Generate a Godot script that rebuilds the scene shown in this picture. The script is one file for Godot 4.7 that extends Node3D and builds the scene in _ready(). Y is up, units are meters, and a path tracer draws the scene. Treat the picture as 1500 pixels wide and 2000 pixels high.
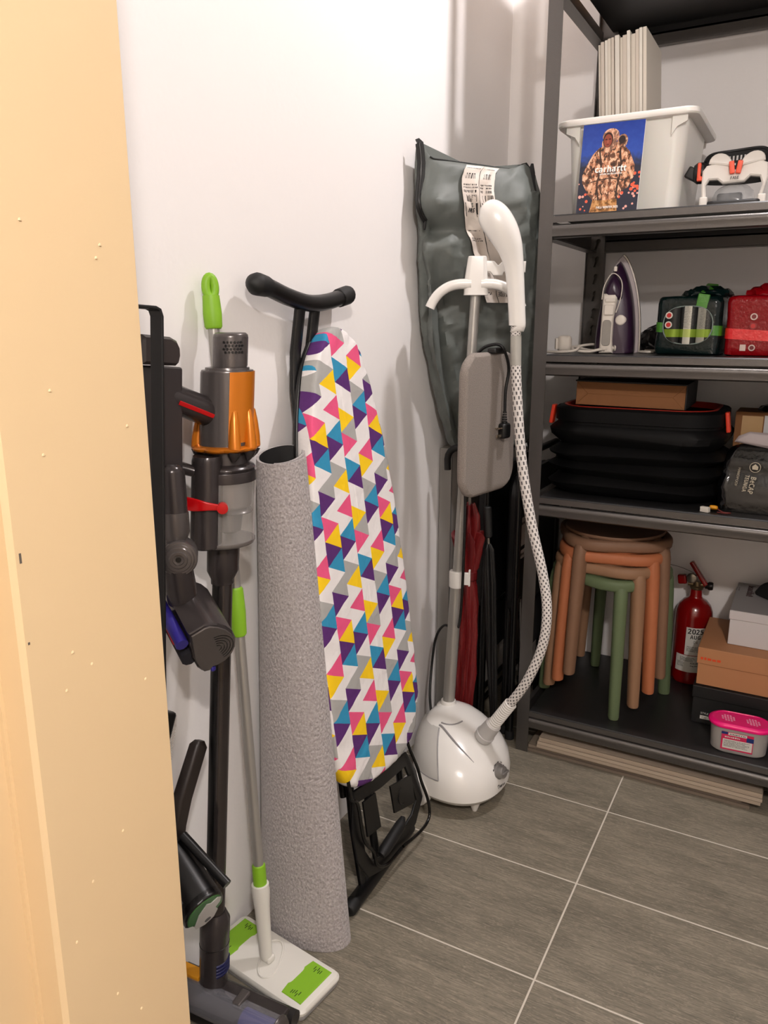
extends Node3D
# A storage closet seen from its doorway. Units are metres, y is up; the left wall is x = -0.93, the back wall z = -2.51.

class MB:
	var v := PackedVector3Array()
	var uv := PackedVector2Array()
	var xf := Transform3D.IDENTITY
	func at(o: Vector3, b := Basis.IDENTITY) -> MB:
		xf = Transform3D(b, o)
		return self
	func tri(a: Vector3, b: Vector3, c: Vector3, ua := Vector2.ZERO, ub := Vector2.ZERO, uc := Vector2.ZERO) -> void:
		v.append(xf * a); v.append(xf * b); v.append(xf * c)
		uv.append(ua); uv.append(ub); uv.append(uc)
	func quad(a: Vector3, b: Vector3, c: Vector3, d: Vector3, ua := Vector2(0, 1), ub := Vector2(1, 1), uc := Vector2(1, 0), ud := Vector2(0, 0)) -> void:
		tri(a, b, c, ua, ub, uc)
		tri(a, c, d, ua, uc, ud)
	func orient(s: int) -> void:
		var n := v.size()
		var c := Vector3.ZERO
		for i in range(s, n):
			c += v[i]
		c /= float(maxi(1, n - s))
		var vol := 0.0
		for i in range(s, n, 3):
			vol += (v[i] - c).dot((v[i + 1] - c).cross(v[i + 2] - c))
		if vol > 0.0:
			for i in range(s, n, 3):
				var p := v[i + 1]
				v[i + 1] = v[i + 2]
				v[i + 2] = p
				var q := uv[i + 1]
				uv[i + 1] = uv[i + 2]
				uv[i + 2] = q
	func loft(rings: Array, cap0 := true, cap1 := true, closed := true) -> MB:
		var s := v.size()
		var m := rings.size()
		var n: int = rings[0].size()
		var e := n if closed else n - 1
		for i in m - 1:
			var ra: PackedVector3Array = rings[i]
			var rb: PackedVector3Array = rings[i + 1]
			var v0 := float(i) / (m - 1)
			var v1 := float(i + 1) / (m - 1)
			for j in e:
				var k := (j + 1) % n
				var u0 := float(j) / e
				var u1 := float(j + 1) / e
				quad(ra[j], ra[k], rb[k], rb[j], Vector2(u0, v0), Vector2(u1, v0), Vector2(u1, v1), Vector2(u0, v1))
		for w in 2:
			if (w == 0 and cap0) or (w == 1 and cap1):
				var r: PackedVector3Array = rings[0] if w == 0 else rings[m - 1]
				var c := Vector3.ZERO
				for p in r:
					c += p
				c /= n
				for j in n:
					if w == 0:
						tri(c, r[(j + 1) % n], r[j])
					else:
						tri(c, r[j], r[(j + 1) % n])
		orient(s)
		return self
	func tube(path: Array, rad, seg := 10, cap := true, loop := false) -> MB:
		var prof := PackedVector2Array()
		for j in seg:
			prof.append(Vector2(cos(TAU * j / seg), sin(TAU * j / seg)))
		return sweep(path, prof, rad, Vector3.ZERO, cap, loop)
	func sweep(path: Array, prof: PackedVector2Array, scale, up := Vector3.ZERO, cap := true, loop := false) -> MB:
		var rings := []
		var n := path.size()
		var prev := Vector3.ZERO
		for i in n:
			var p: Vector3 = path[i]
			var a: Vector3 = path[(i - 1 + n) % n] if (i > 0 or loop) else p
			var b: Vector3 = path[(i + 1) % n] if (i < n - 1 or loop) else p
			var d := (b - a).normalized()
			var u := up
			if up == Vector3.ZERO:
				if i == 0:
					u = Vector3.UP if absf(d.y) < 0.9 else Vector3.RIGHT
				else:
					u = prev
			var side := d.cross(u).normalized()
			var upv := side.cross(d).normalized()
			prev = upv
			var k: float = scale[i] if scale is Array else scale
			var ring := PackedVector3Array()
			for q in prof:
				ring.append(p + side * q.x * k + upv * q.y * k)
			rings.append(ring)
		if loop:
			rings.append(rings[0])
		return loft(rings, cap and not loop, cap and not loop)
	func lathe(prof: Array, seg := 24, sx := 1.0, sz := 1.0) -> MB:
		var rings := []
		for p in prof:
			var ring := PackedVector3Array()
			for j in seg:
				var a := TAU * j / seg
				ring.append(Vector3(p[0] * cos(a) * sx, p[1], p[0] * sin(a) * sz))
			rings.append(ring)
		return loft(rings, prof[0][0] > 1e-5, prof[prof.size() - 1][0] > 1e-5)
	func box(c: Vector3, s: Vector3, bev := 0.0) -> MB:
		if bev <= 0.0:
			var r := PackedVector3Array([c + Vector3(-s.x, -s.y, -s.z) / 2, c + Vector3(s.x, -s.y, -s.z) / 2, c + Vector3(s.x, -s.y, s.z) / 2, c + Vector3(-s.x, -s.y, s.z) / 2])
			var q := PackedVector3Array()
			for p in r:
				q.append(p + Vector3(0, s.y, 0))
			return loft([r, q])
		return rbox(c, s, bev, bev, 2)
	func rbox(c: Vector3, s: Vector3, r: float, bev: float, k := 4) -> MB:
		var rings := []
		var hy := s.y / 2
		for lv in [[bev, 0.0], [bev * 0.3, bev * 0.3], [0.0, bev], [0.0, s.y - bev], [bev * 0.3, s.y - bev * 0.3], [bev, s.y]]:
			var ring := PackedVector3Array()
			for p in MB.rrect(s.x - 2 * lv[0], s.z - 2 * lv[0], maxf(r - lv[0], 0.0005), k):
				ring.append(c + Vector3(p.x, lv[1] - hy, p.y))
			rings.append(ring)
		return loft(rings)
	func prism(poly: PackedVector2Array, h: float, bev := 0.0) -> MB:
		var s := v.size()
		var n := poly.size()
		var inner := MB.inset(poly, bev) if bev > 0.0 else poly
		var lv := [[inner, 0.0], [poly, bev], [poly, h - bev], [inner, h]] if bev > 0.0 else [[poly, 0.0], [poly, h]]
		for i in lv.size() - 1:
			var pa: PackedVector2Array = lv[i][0]
			var pb: PackedVector2Array = lv[i + 1][0]
			for j in n:
				var k := (j + 1) % n
				quad(Vector3(pa[j].x, pa[j].y, lv[i][1]), Vector3(pa[k].x, pa[k].y, lv[i][1]), Vector3(pb[k].x, pb[k].y, lv[i + 1][1]), Vector3(pb[j].x, pb[j].y, lv[i + 1][1]))
		var ix := Geometry2D.triangulate_polygon(inner)
		var ccw := not Geometry2D.is_polygon_clockwise(poly)
		for i in range(0, ix.size(), 3):
			var a := inner[ix[i]]
			var b := inner[ix[i + 1]]
			var c := inner[ix[i + 2]]
			if ((b - a).cross(c - a) > 0.0) != ccw:
				var q := b
				b = c
				c = q
			tri(Vector3(a.x, a.y, h), Vector3(b.x, b.y, h), Vector3(c.x, c.y, h), a, b, c)
			tri(Vector3(a.x, a.y, 0), Vector3(c.x, c.y, 0), Vector3(b.x, b.y, 0), a, c, b)
		orient(s)
		return self
	static func inset(poly: PackedVector2Array, d: float) -> PackedVector2Array:
		var out := PackedVector2Array()
		var n := poly.size()
		var sg := -1.0 if Geometry2D.is_polygon_clockwise(poly) else 1.0
		for i in n:
			var e0 := (poly[i] - poly[(i - 1 + n) % n]).normalized()
			var e1 := (poly[(i + 1) % n] - poly[i]).normalized()
			var n0 := Vector2(-e0.y, e0.x)
			var n1 := Vector2(-e1.y, e1.x)
			var m := (n0 + n1)
			if m.length() < 0.01:
				m = n0
			m = m.normalized()
			out.append(poly[i] + m * sg * d / maxf(0.4, m.dot(n0)))
		return out
	static func rrect(w: float, h: float, r: float, k := 4) -> PackedVector2Array:
		var out := PackedVector2Array()
		r = minf(r, minf(w, h) / 2 - 1e-5)
		for q in 4:
			var cx := (w / 2 - r) * (1 if q == 0 or q == 3 else -1)
			var cy := (h / 2 - r) * (1 if q < 2 else -1)
			for j in k + 1:
				var a := PI / 2 * (q + float(j) / k)
				out.append(Vector2(cx + r * cos(a), cy + r * sin(a)))
		return out

var mats := {}
var texs := {}
var inks := {}

func mat(key: String, c: Color, rough := 0.6, metal := 0.0, opt := {}) -> StandardMaterial3D:
	if mats.has(key):
		return mats[key]
	var m := StandardMaterial3D.new()
	m.albedo_color = c
	m.roughness = rough
	m.metallic = metal
	for k in opt:
		if k != "flat" and k != "local":
			m.set(k, opt[k])
	if opt.has("normal_texture"):
		m.normal_enabled = true
	if opt.has("uv1_scale"):
		m.uv1_triplanar = not opt.has("flat")
		m.uv1_world_triplanar = m.uv1_triplanar and not opt.has("local")
	mats[key] = m
	return m

func noise_image(freq: float, sd: int, oct := 3, w := 256, h := 256, stretch := 1.0) -> Image:
	var n := FastNoiseLite.new()
	n.seed = sd
	n.noise_type = FastNoiseLite.TYPE_SIMPLEX_SMOOTH
	n.frequency = freq
	n.fractal_octaves = oct
	if stretch == 1.0:
		return n.get_seamless_image(w, h)
	var im := n.get_seamless_image(w, int(h / stretch))
	im.resize(w, h, Image.INTERPOLATE_CUBIC)
	return im

func bump(key: String, freq: float, strength: float, sd := 1, oct := 3, stretch := 1.0) -> ImageTexture:
	if not texs.has(key):
		var im := noise_image(freq, sd, oct, 256, 256, stretch)
		im.convert(Image.FORMAT_RF)
		im.bump_map_to_normal_map(strength)
		texs[key] = ImageTexture.create_from_image(im)
	return texs[key]

func ramp_tex(key: String, c0: Color, c1: Color, freq: float, sd := 1, oct := 3, contrast := 1.0) -> ImageTexture:
	if not texs.has(key):
		var im := noise_image(freq, sd, oct)
		var out := Image.create(256, 256, false, Image.FORMAT_RGB8)
		for y in 256:
			for x in 256:
				var g := clampf((im.get_pixel(x, y).r - 0.5) * contrast + 0.5, 0, 1)
				out.set_pixel(x, y, c0.lerp(c1, g))
		texs[key] = ImageTexture.create_from_image(out)
	return texs[key]

func mesh_of(mb: MB, crease := 0.62) -> ArrayMesh:
	var n := mb.v.size()
	var fn := PackedVector3Array()
	var ids := PackedInt32Array()
	ids.resize(n)
	var lookup := {}
	var faces := []
	for i in range(0, n, 3):
		fn.append((mb.v[i + 2] - mb.v[i]).cross(mb.v[i + 1] - mb.v[i]))
		for k in 3:
			var q := Vector3i((mb.v[i + k] * 40000.0).round())
			var id: int = lookup.get(q, -1)
			if id < 0:
				id = faces.size()
				lookup[q] = id
				faces.append([])
			ids[i + k] = id
			faces[id].append(i / 3)
	var nor := PackedVector3Array()
	nor.resize(n)
	var unit := PackedVector3Array()
	for f in fn:
		unit.append(f.normalized())
	for i in n:
		var me := unit[i / 3]
		var s := Vector3.ZERO
		for f in faces[ids[i]]:
			if unit[f].dot(me) > crease:
				s += fn[f]
		nor[i] = s.normalized() if s.length_squared() > 1e-24 else Vector3.UP
	var arr := []
	arr.resize(Mesh.ARRAY_MAX)
	arr[Mesh.ARRAY_VERTEX] = mb.v
	arr[Mesh.ARRAY_NORMAL] = nor
	arr[Mesh.ARRAY_TEX_UV] = mb.uv
	var st := SurfaceTool.new()
	st.create_from_arrays(arr)
	st.generate_tangents()
	return st.commit()

func top_of(o: Node) -> Node3D:
	while o.get_parent() != self:
		o = o.get_parent()
	return o as Node3D

# commits a shape given in world coordinates as one named mesh under its thing (or under the root)
func put(mb: MB, called: String, m: Material, parent: Node = self, crease := 0.62) -> MeshInstance3D:
	var o := MeshInstance3D.new()
	o.name = called
	if parent != self:
		var inv := top_of(parent).transform.affine_inverse()
		if inv != Transform3D.IDENTITY:
			mb.v = inv * mb.v
	o.mesh = mesh_of(mb, crease)
	o.material_override = m
	o.cast_shadow = GeometryInstance3D.SHADOW_CASTING_SETTING_ON
	parent.add_child(o, true)
	return o

func numbered(called: String) -> String:
	if not has_node(NodePath(called)):
		return called
	var k := 1
	while has_node(NodePath("%s_%03d" % [called, k])):
		k += 1
	return "%s_%03d" % [called, k]

func thing(called: String, label: String, category: String, at := Vector3.ZERO, group := "") -> Node3D:
	var o := Node3D.new()
	o.name = numbered(called)
	add_child(o)
	o.position = at
	tag(o, label, category, group)
	return o

func tag(o: Node, label: String, category: String, group := "") -> void:
	o.set_meta("label", label)
	o.set_meta("category", category)
	if group:
		o.set_meta("group", group)

func struct(o: Node, label := "", category := "") -> void:
	o.set_meta("kind", "structure")
	if label:
		o.set_meta("label", label)
		o.set_meta("category", category)

# flat lettering: the local frame's x runs along the line, y up the letters, z out of the surface
func letters(s: String, height: float, frame: Transform3D, m: Material, parent: Node, width := 0.0, bend := 0.0, bold := false, mid := true) -> void:
	var t := TextMesh.new()
	var f := SystemFont.new()
	f.font_names = PackedStringArray(["Droid Sans"])
	if bold:
		f.font_weight = 700
	t.font = f
	t.text = s
	t.font_size = 32
	t.pixel_size = 0.01
	t.depth = 0.004
	t.curve_step = 1.0
	var arr := t.get_mesh_arrays()
	if arr.is_empty() or arr[Mesh.ARRAY_VERTEX].size() == 0:
		return
	var vv: PackedVector3Array = arr[Mesh.ARRAY_VERTEX]
	var ix: PackedInt32Array = arr[Mesh.ARRAY_INDEX]
	var lo := vv[0]
	var hi := vv[0]
	for p in vv:
		lo = lo.min(p)
		hi = hi.max(p)
	var k := height / maxf(hi.y - lo.y, 0.001)
	var kx := k if width <= 0.0 else width / maxf(hi.x - lo.x, 0.001)
	var mb := MB.new()
	var pts := PackedVector3Array()
	for p in vv:
		var x := (p.x - (lo.x + hi.x) / 2) * kx if mid else (p.x - lo.x) * kx
		var y := (p.y - lo.y) * k
		var z := (0.0004 if p.z > 0 else 0.0) + 0.0001
		if bend > 0.0:
			pts.append(frame * Vector3(sin(x / bend) * (bend + z), y, cos(x / bend) * (bend + z) - bend))
		else:
			pts.append(frame * Vector3(x, y, z))
	if ix.size() > 0:
		for i in range(0, ix.size(), 3):
			mb.tri(pts[ix[i]], pts[ix[i + 1]], pts[ix[i + 2]])
	else:
		for i in range(0, pts.size(), 3):
			mb.tri(pts[i], pts[i + 1], pts[i + 2])
	put(mb, "lettering", m, parent, 0.9)

func fr(o: Vector3, x: Vector3, y: Vector3) -> Transform3D:
	var xx := x.normalized()
	var zz := xx.cross(y).normalized()
	return Transform3D(Basis(xx, zz.cross(xx), zz), o)

func ring2(p2: PackedVector2Array, o: Vector3, u: Vector3, w: Vector3) -> PackedVector3Array:
	var out := PackedVector3Array()
	for p in p2:
		out.append(o + u * p.x + w * p.y)
	return out

func ell(rx: float, ry: float, n := 24, e := 2.0) -> PackedVector2Array:
	var out := PackedVector2Array()
	for i in n:
		var a := TAU * i / n
		var c := cos(a)
		var s := sin(a)
		out.append(Vector2(signf(c) * pow(absf(c), 2.0 / e) * rx, signf(s) * pow(absf(s), 2.0 / e) * ry))
	return out

func spline(pts: Array, per := 8) -> Array:
	var c := Curve3D.new()
	var n := pts.size()
	for i in n:
		var a: Vector3 = pts[maxi(i - 1, 0)]
		var b: Vector3 = pts[mini(i + 1, n - 1)]
		var t := (b - a) / 6.0
		c.add_point(pts[i], -t, t)
	var out := []
	for i in n - 1:
		for j in per:
			out.append(c.sample(i, float(j) / per))
	out.append(pts[n - 1])
	return out

func arc2(c: Vector2, r: float, a0: float, a1: float, n: int) -> PackedVector2Array:
	var out := PackedVector2Array()
	for i in n + 1:
		var a := deg_to_rad(lerpf(a0, a1, float(i) / n))
		out.append(c + Vector2(cos(a), sin(a)) * r)
	return out

func _ready() -> void:
	# ---- camera, surroundings, lights ----
	var cam := Camera3D.new()
	cam.name = "camera"
	cam.fov = 67.029
	cam.near = 0.02
	cam.far = 30.0
	add_child(cam)
	cam.transform = Transform3D(Basis(Vector3.UP, deg_to_rad(28.767)) * Basis(Vector3.RIGHT, deg_to_rad(-13.625)), Vector3(0, 1.225, 0))
	cam.current = true
	var env := Environment.new()
	env.background_mode = Environment.BG_COLOR
	env.background_color = Color(0, 0, 0)
	env.tonemap_mode = Environment.TONE_MAPPER_LINEAR
	env.tonemap_exposure = 1.0
	env.sdfgi_enabled = true
	env.ssao_enabled = true
	env.ssil_enabled = true
	var we := WorldEnvironment.new()
	we.environment = env
	add_child(we)
	downlight(Vector3(-0.05, CEIL, -1.90), 2.12, Color(1.0, 0.975, 0.975), "round recessed ceiling downlight in front of the dark steel shelving")
	downlight(Vector3(0.55, 2.30, 0.55), 2.6, Color(1.0, 0.965, 0.945), "round opal globe ceiling lamp out in the corridor", true)
	setting()
	rack()
	shelf_top_boxes()
	storage_bin()
	binding()
	iron_shelf()
	tub_shelf()
	stools()
	extinguisher()
	shoe_boxes()
	panels_below()
	corner_stack()
	travel_bag()
	steamer()
	ironing_board()
	rug()
	mop()
	vacuum()

const CEIL := 2.70

func downlight(p: Vector3, energy: float, c: Color, label: String, globe := false) -> void:
	var t := thing("ceiling_light", label, "lamp", p, "")
	put(MB.new().at(p).lathe([[0.075, -0.0005], [0.075, -0.006], [0.066, -0.009], [0.060, -0.004], [0.060, -0.0005]], 32), "trim_ring", mat("lamp_trim", Color(0.9, 0.9, 0.88), 0.4), t)
	var m := mat("lamp_face_%d" % mats.size(), Color(0.9, 0.9, 0.9), 0.5, 0.0, {"emission_enabled": true, "emission": c, "emission_energy_multiplier": 3.0})
	if globe:
		put(MB.new().at(p).lathe([[0.055, -0.006], [0.070, -0.02], [0.074, -0.04], [0.066, -0.060], [0.044, -0.074], [0.0, -0.080]], 28), "opal_shade", m, t)
	else:
		put(MB.new().at(p).lathe([[0.0, -0.003], [0.0595, -0.003], [0.0595, -0.0005], [0.0, -0.0005]], 32), "diffuser", m, t)
	var l: Light3D
	if globe:
		l = OmniLight3D.new()
		l.set("omni_range", 8.0)
		l.set("omni_attenuation", 2.0)
	else:
		l = SpotLight3D.new()
		l.set("spot_range", 8.0)
		l.set("spot_attenuation", 2.0)
		l.set("spot_angle", 86.0)
		l.set("spot_angle_attenuation", 0.3)
		l.rotation_degrees = Vector3(-90, 0, 0)
	l.name = "lamp_light"
	l.light_color = c
	l.light_energy = energy
	l.light_size = 0.055
	l.shadow_enabled = true
	t.add_child(l)
	l.position = Vector3(0, -0.115 if globe else -0.02, 0)

func slab(called: String, a: Vector3, b: Vector3, m: Material) -> MeshInstance3D:
	var o := put(MB.new().box((a + b) / 2, (b - a).abs()), called, m)
	struct(o)
	return o

func setting() -> void:
	var wall := mat("wall_paint", Color(0.953, 0.94, 0.932), 0.62, 0.0, {"normal_texture": bump("peel", 0.05, 1.2, 3, 3), "normal_scale": 0.22, "uv1_scale": Vector3(4, 4, 4)})
	var ceil := mat("ceiling_paint", Color(0.95, 0.945, 0.935), 0.8)
	slab("wall_left", Vector3(-1.03, -0.02, -2.61), Vector3(-0.93, CEIL + 0.1, -0.39), wall)
	slab("wall_back", Vector3(-0.93, -0.02, -2.61), Vector3(1.2, CEIL + 0.1, -2.51), wall)
	slab("wall_right", Vector3(1.1, -0.02, -2.51), Vector3(1.2, CEIL + 0.1, -0.39), wall)
	slab("ceiling", Vector3(-1.03, CEIL, -2.61), Vector3(1.2, CEIL + 0.1, -0.27), ceil)
	slab("ceiling_corridor", Vector3(-2.1, 2.30, -0.27), Vector3(2.1, 2.40, 1.9), ceil)
	# doorway wall, corridor
	var cor := mat("corridor_paint", Color(0.90, 0.87, 0.83), 0.7)
	slab("wall_doorway_left", Vector3(-0.93, -0.02, -0.49), Vector3(-0.60, CEIL, -0.39), wall)
	slab("wall_doorway_right", Vector3(0.42, -0.02, -0.51), Vector3(1.1, CEIL, -0.37), wall)
	slab("wall_corridor_left", Vector3(-2.0, -0.02, -0.37), Vector3(-0.62, CEIL, -0.27), cor)
	slab("wall_corridor_right", Vector3(0.46, -0.02, -0.37), Vector3(2.0, CEIL, -0.27), cor)
	slab("wall_corridor_end", Vector3(-2.1, -0.02, -0.37), Vector3(-2.0, CEIL, 1.8), cor)
	slab("wall_corridor_far", Vector3(2.0, -0.02, -0.37), Vector3(2.1, CEIL, 1.8), cor)
	slab("wall_corridor_back", Vector3(-2.0, -0.02, 1.8), Vector3(2.0, CEIL, 1.9), cor)
	# cream door lining with a rebate; chips and pimples in its paint
	var cream := mat("cream_gloss", Color(0.845, 0.745, 0.59), 0.42, 0.0, {"normal_texture": bump("brushed_paint", 0.02, 1.0, 7, 3), "normal_scale": 0.12, "uv1_scale": Vector3(3, 1, 3)})
	var poly := PackedVector2Array([Vector2(-0.60, -0.509), Vector2(-0.524, -0.509), Vector2(-0.520, -0.505), Vector2(-0.520, -0.361), Vector2(-0.524, -0.357), Vector2(-0.551, -0.357), Vector2(-0.551, -0.354), Vector2(-0.556, -0.354), Vector2(-0.556, -0.268), Vector2(-0.62, -0.268)])
	var mb := MB.new()
	mb.xf = Transform3D(Basis(Vector3(1, 0, 0), Vector3(0, 0, 1), Vector3(0, 1, 0)), Vector3.ZERO)
	mb.prism(poly, CEIL, 0.0)
	var fm := put(mb, "door_1", cream, self, 0.9)
	struct(fm, "cream painted door lining with a rebate along its edge", "door frame")
	var chip := mat("paint_chip", Color(0.36, 0.33, 0.30), 0.8)
	for c in [[1.05, -0.372, 0.0018, 0.008], [0.98, -0.371, 0.0016, 0.002], [0.60, -0.3735, 0.0015, 0.004]]:
		put(MB.new().box(Vector3(-0.5199, c[0], c[1] + 0.007), Vector3(0.0006, c[3], c[2])), "paint_chip", chip, fm)
	var rng := RandomNumberGenerator.new()
	rng.seed = 5
	for i in 16:
		put(MB.new().at(Vector3(-0.520, rng.randf_range(0.45, 1.3), rng.randf_range(-0.49, -0.375))).lathe([[0.0, 0.0013], [0.0012, 0.0006], [0.0016, -0.001]], 8, 0.6, 1.0), "paint_pimple", cream, fm)
	mb = MB.new()
	mb.xf = Transform3D(Basis(Vector3(-1, 0, 0), Vector3(0, 0, 1), Vector3(0, 1, 0)), Vector3(-0.10, 0, 0))
	mb.prism(poly, CEIL, 0.0)
	struct(put(mb, "door_2", cream, self, 0.9), "cream painted door lining on the hinge side of the doorway", "door frame")
	# floor: grout bed, then a tile each
	var bed := mat("grout", Color(0.78, 0.75, 0.70), 0.9)
	var fl := put(MB.new().box(Vector3(0, -0.0309, -0.4), Vector3(4.2, 0.06, 4.42)), "floor", bed)
	struct(fl, "grey stone-look floor tiles with pale grout lines", "floor")
	var tile_mats := []
	for k in 4:
		tile_mats.append(tile_mat(k))
	var i := 0
	for row in range(-4, 11):
		var z0 := -1.522 + 0.301 * row
		for col in range(-3, 4):
			var x0 := -0.3405 + 0.6 * col
			var inside := z0 < -0.45
			var xa := maxf(x0 + 0.0015, -0.93 if inside else -2.0)
			var xb := minf(x0 + 0.5985, 1.1 if inside else 2.0)
			var za := maxf(z0 + 0.0015, -2.51)
			var zb := minf(z0 + 0.2995, 1.8)
			if xb - xa < 0.02 or zb - za < 0.02:
				continue
			var tb := MB.new()
			var b := 0.0012
			var ring := func(d: float, y: float) -> PackedVector3Array:
				return PackedVector3Array([Vector3(xa + d, y, za + d), Vector3(xb - d, y, za + d), Vector3(xb - d, y, zb - d), Vector3(xa + d, y, zb - d)])
			tb.loft([ring.call(0.0, -0.008), ring.call(0.0, -b), ring.call(b, 0.0)], false, false)
			var su := (xb - xa) / 0.6
			var sv := (zb - za) / 0.3
			var t4: PackedVector3Array = ring.call(b, 0.0)
			tb.quad(t4[0], t4[1], t4[2], t4[3], Vector2(0, 0), Vector2(su, 0), Vector2(su, sv), Vector2(0, sv))
			put(tb, "tile", tile_mats[(i * 7 + row * 3 + 40) % 4], fl, 0.9)
			i += 1

func tile_mat(k: int) -> StandardMaterial3D:
	var n1 := FastNoiseLite.new()
	n1.seed = 11 + k * 5
	n1.frequency = 1.0
	n1.fractal_octaves = 4
	var n2 := FastNoiseLite.new()
	n2.seed = 77 + k
	n2.frequency = 1.0
	n2.fractal_octaves = 3
	var im := Image.create(512, 256, false, Image.FORMAT_RGB8)
	var ca := Color(0.36, 0.34, 0.295)
	var cb := Color(0.575, 0.54, 0.475)
	for y in 256:
		for x in 512:
			var wob := n2.get_noise_2d(x * 0.008, y * 0.02) * 4.0
			var g := 0.48 + 0.30 * n2.get_noise_2d(x * 0.004, y * 0.014) + 0.42 * n1.get_noise_2d(x * 0.010, (y + wob) * 0.30) + 0.30 * n1.get_noise_2d(x * 0.03 + 400.0, (y + wob) * 0.95)
			var f := n1.get_noise_2d(x * 0.020 + 90.0, (y + wob) * 0.55)
			if f > 0.30:
				g += (f - 0.30) * 3.6
			if f < -0.34:
				g += (f + 0.34) * 2.0
			im.set_pixel(x, y, ca.lerp(cb, clampf(g, 0, 1)))
	im.generate_mipmaps()
	return mat("tile_%d" % k, Color.WHITE, 0.5, 0.0, {"albedo_texture": ImageTexture.create_from_image(im), "normal_texture": bump("tile_grain", 0.04, 1.0, 21, 3, 0.25), "normal_scale": 0.12})

# ---------------------------------------------------------------- steel shelving
const XL := -0.652
const XR := 0.56
const ZF := -2.0
const ZB := -2.504

func steel() -> StandardMaterial3D:
	return mat("hammered_steel", Color(0.385, 0.372, 0.362), 0.33, 0.7, {"normal_texture": bump("hammer", 0.09, 3.0, 5, 2), "normal_scale": 0.5, "uv1_scale": Vector3(24, 24, 24)})

func deck_steel() -> StandardMaterial3D:
	return mat("deck_steel", Color(0.145, 0.143, 0.145), 0.34, 0.25, {"normal_texture": bump("hammer", 0.09, 3.0, 5, 2), "normal_scale": 0.15, "uv1_scale": Vector3(20, 20, 20)})

func along_x(poly: PackedVector2Array, x0: float, x1: float) -> MB:
	var mb := MB.new()
	mb.xf = Transform3D(Basis(Vector3(0, 0, 1), Vector3(0, 1, 0), Vector3(1, 0, 0)), Vector3(x0, 0, 0))
	return mb.prism(poly, x1 - x0)

func along_z(poly: PackedVector2Array, z0: float, z1: float) -> MB:
	var mb := MB.new()
	mb.xf = Transform3D(Basis(Vector3(1, 0, 0), Vector3(0, 1, 0), Vector3(0, 0, 1)), Vector3(0, 0, z0))
	return mb.prism(poly, z1 - z0)

func along_y(poly: PackedVector2Array, y0: float, y1: float) -> MB:   # polygon in (x, z)
	var mb := MB.new()
	mb.xf = Transform3D(Basis(Vector3(1, 0, 0), Vector3(0, 0, 1), Vector3(0, 1, 0)), Vector3(0, y0, 0))
	return mb.prism(poly, y1 - y0)

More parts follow.
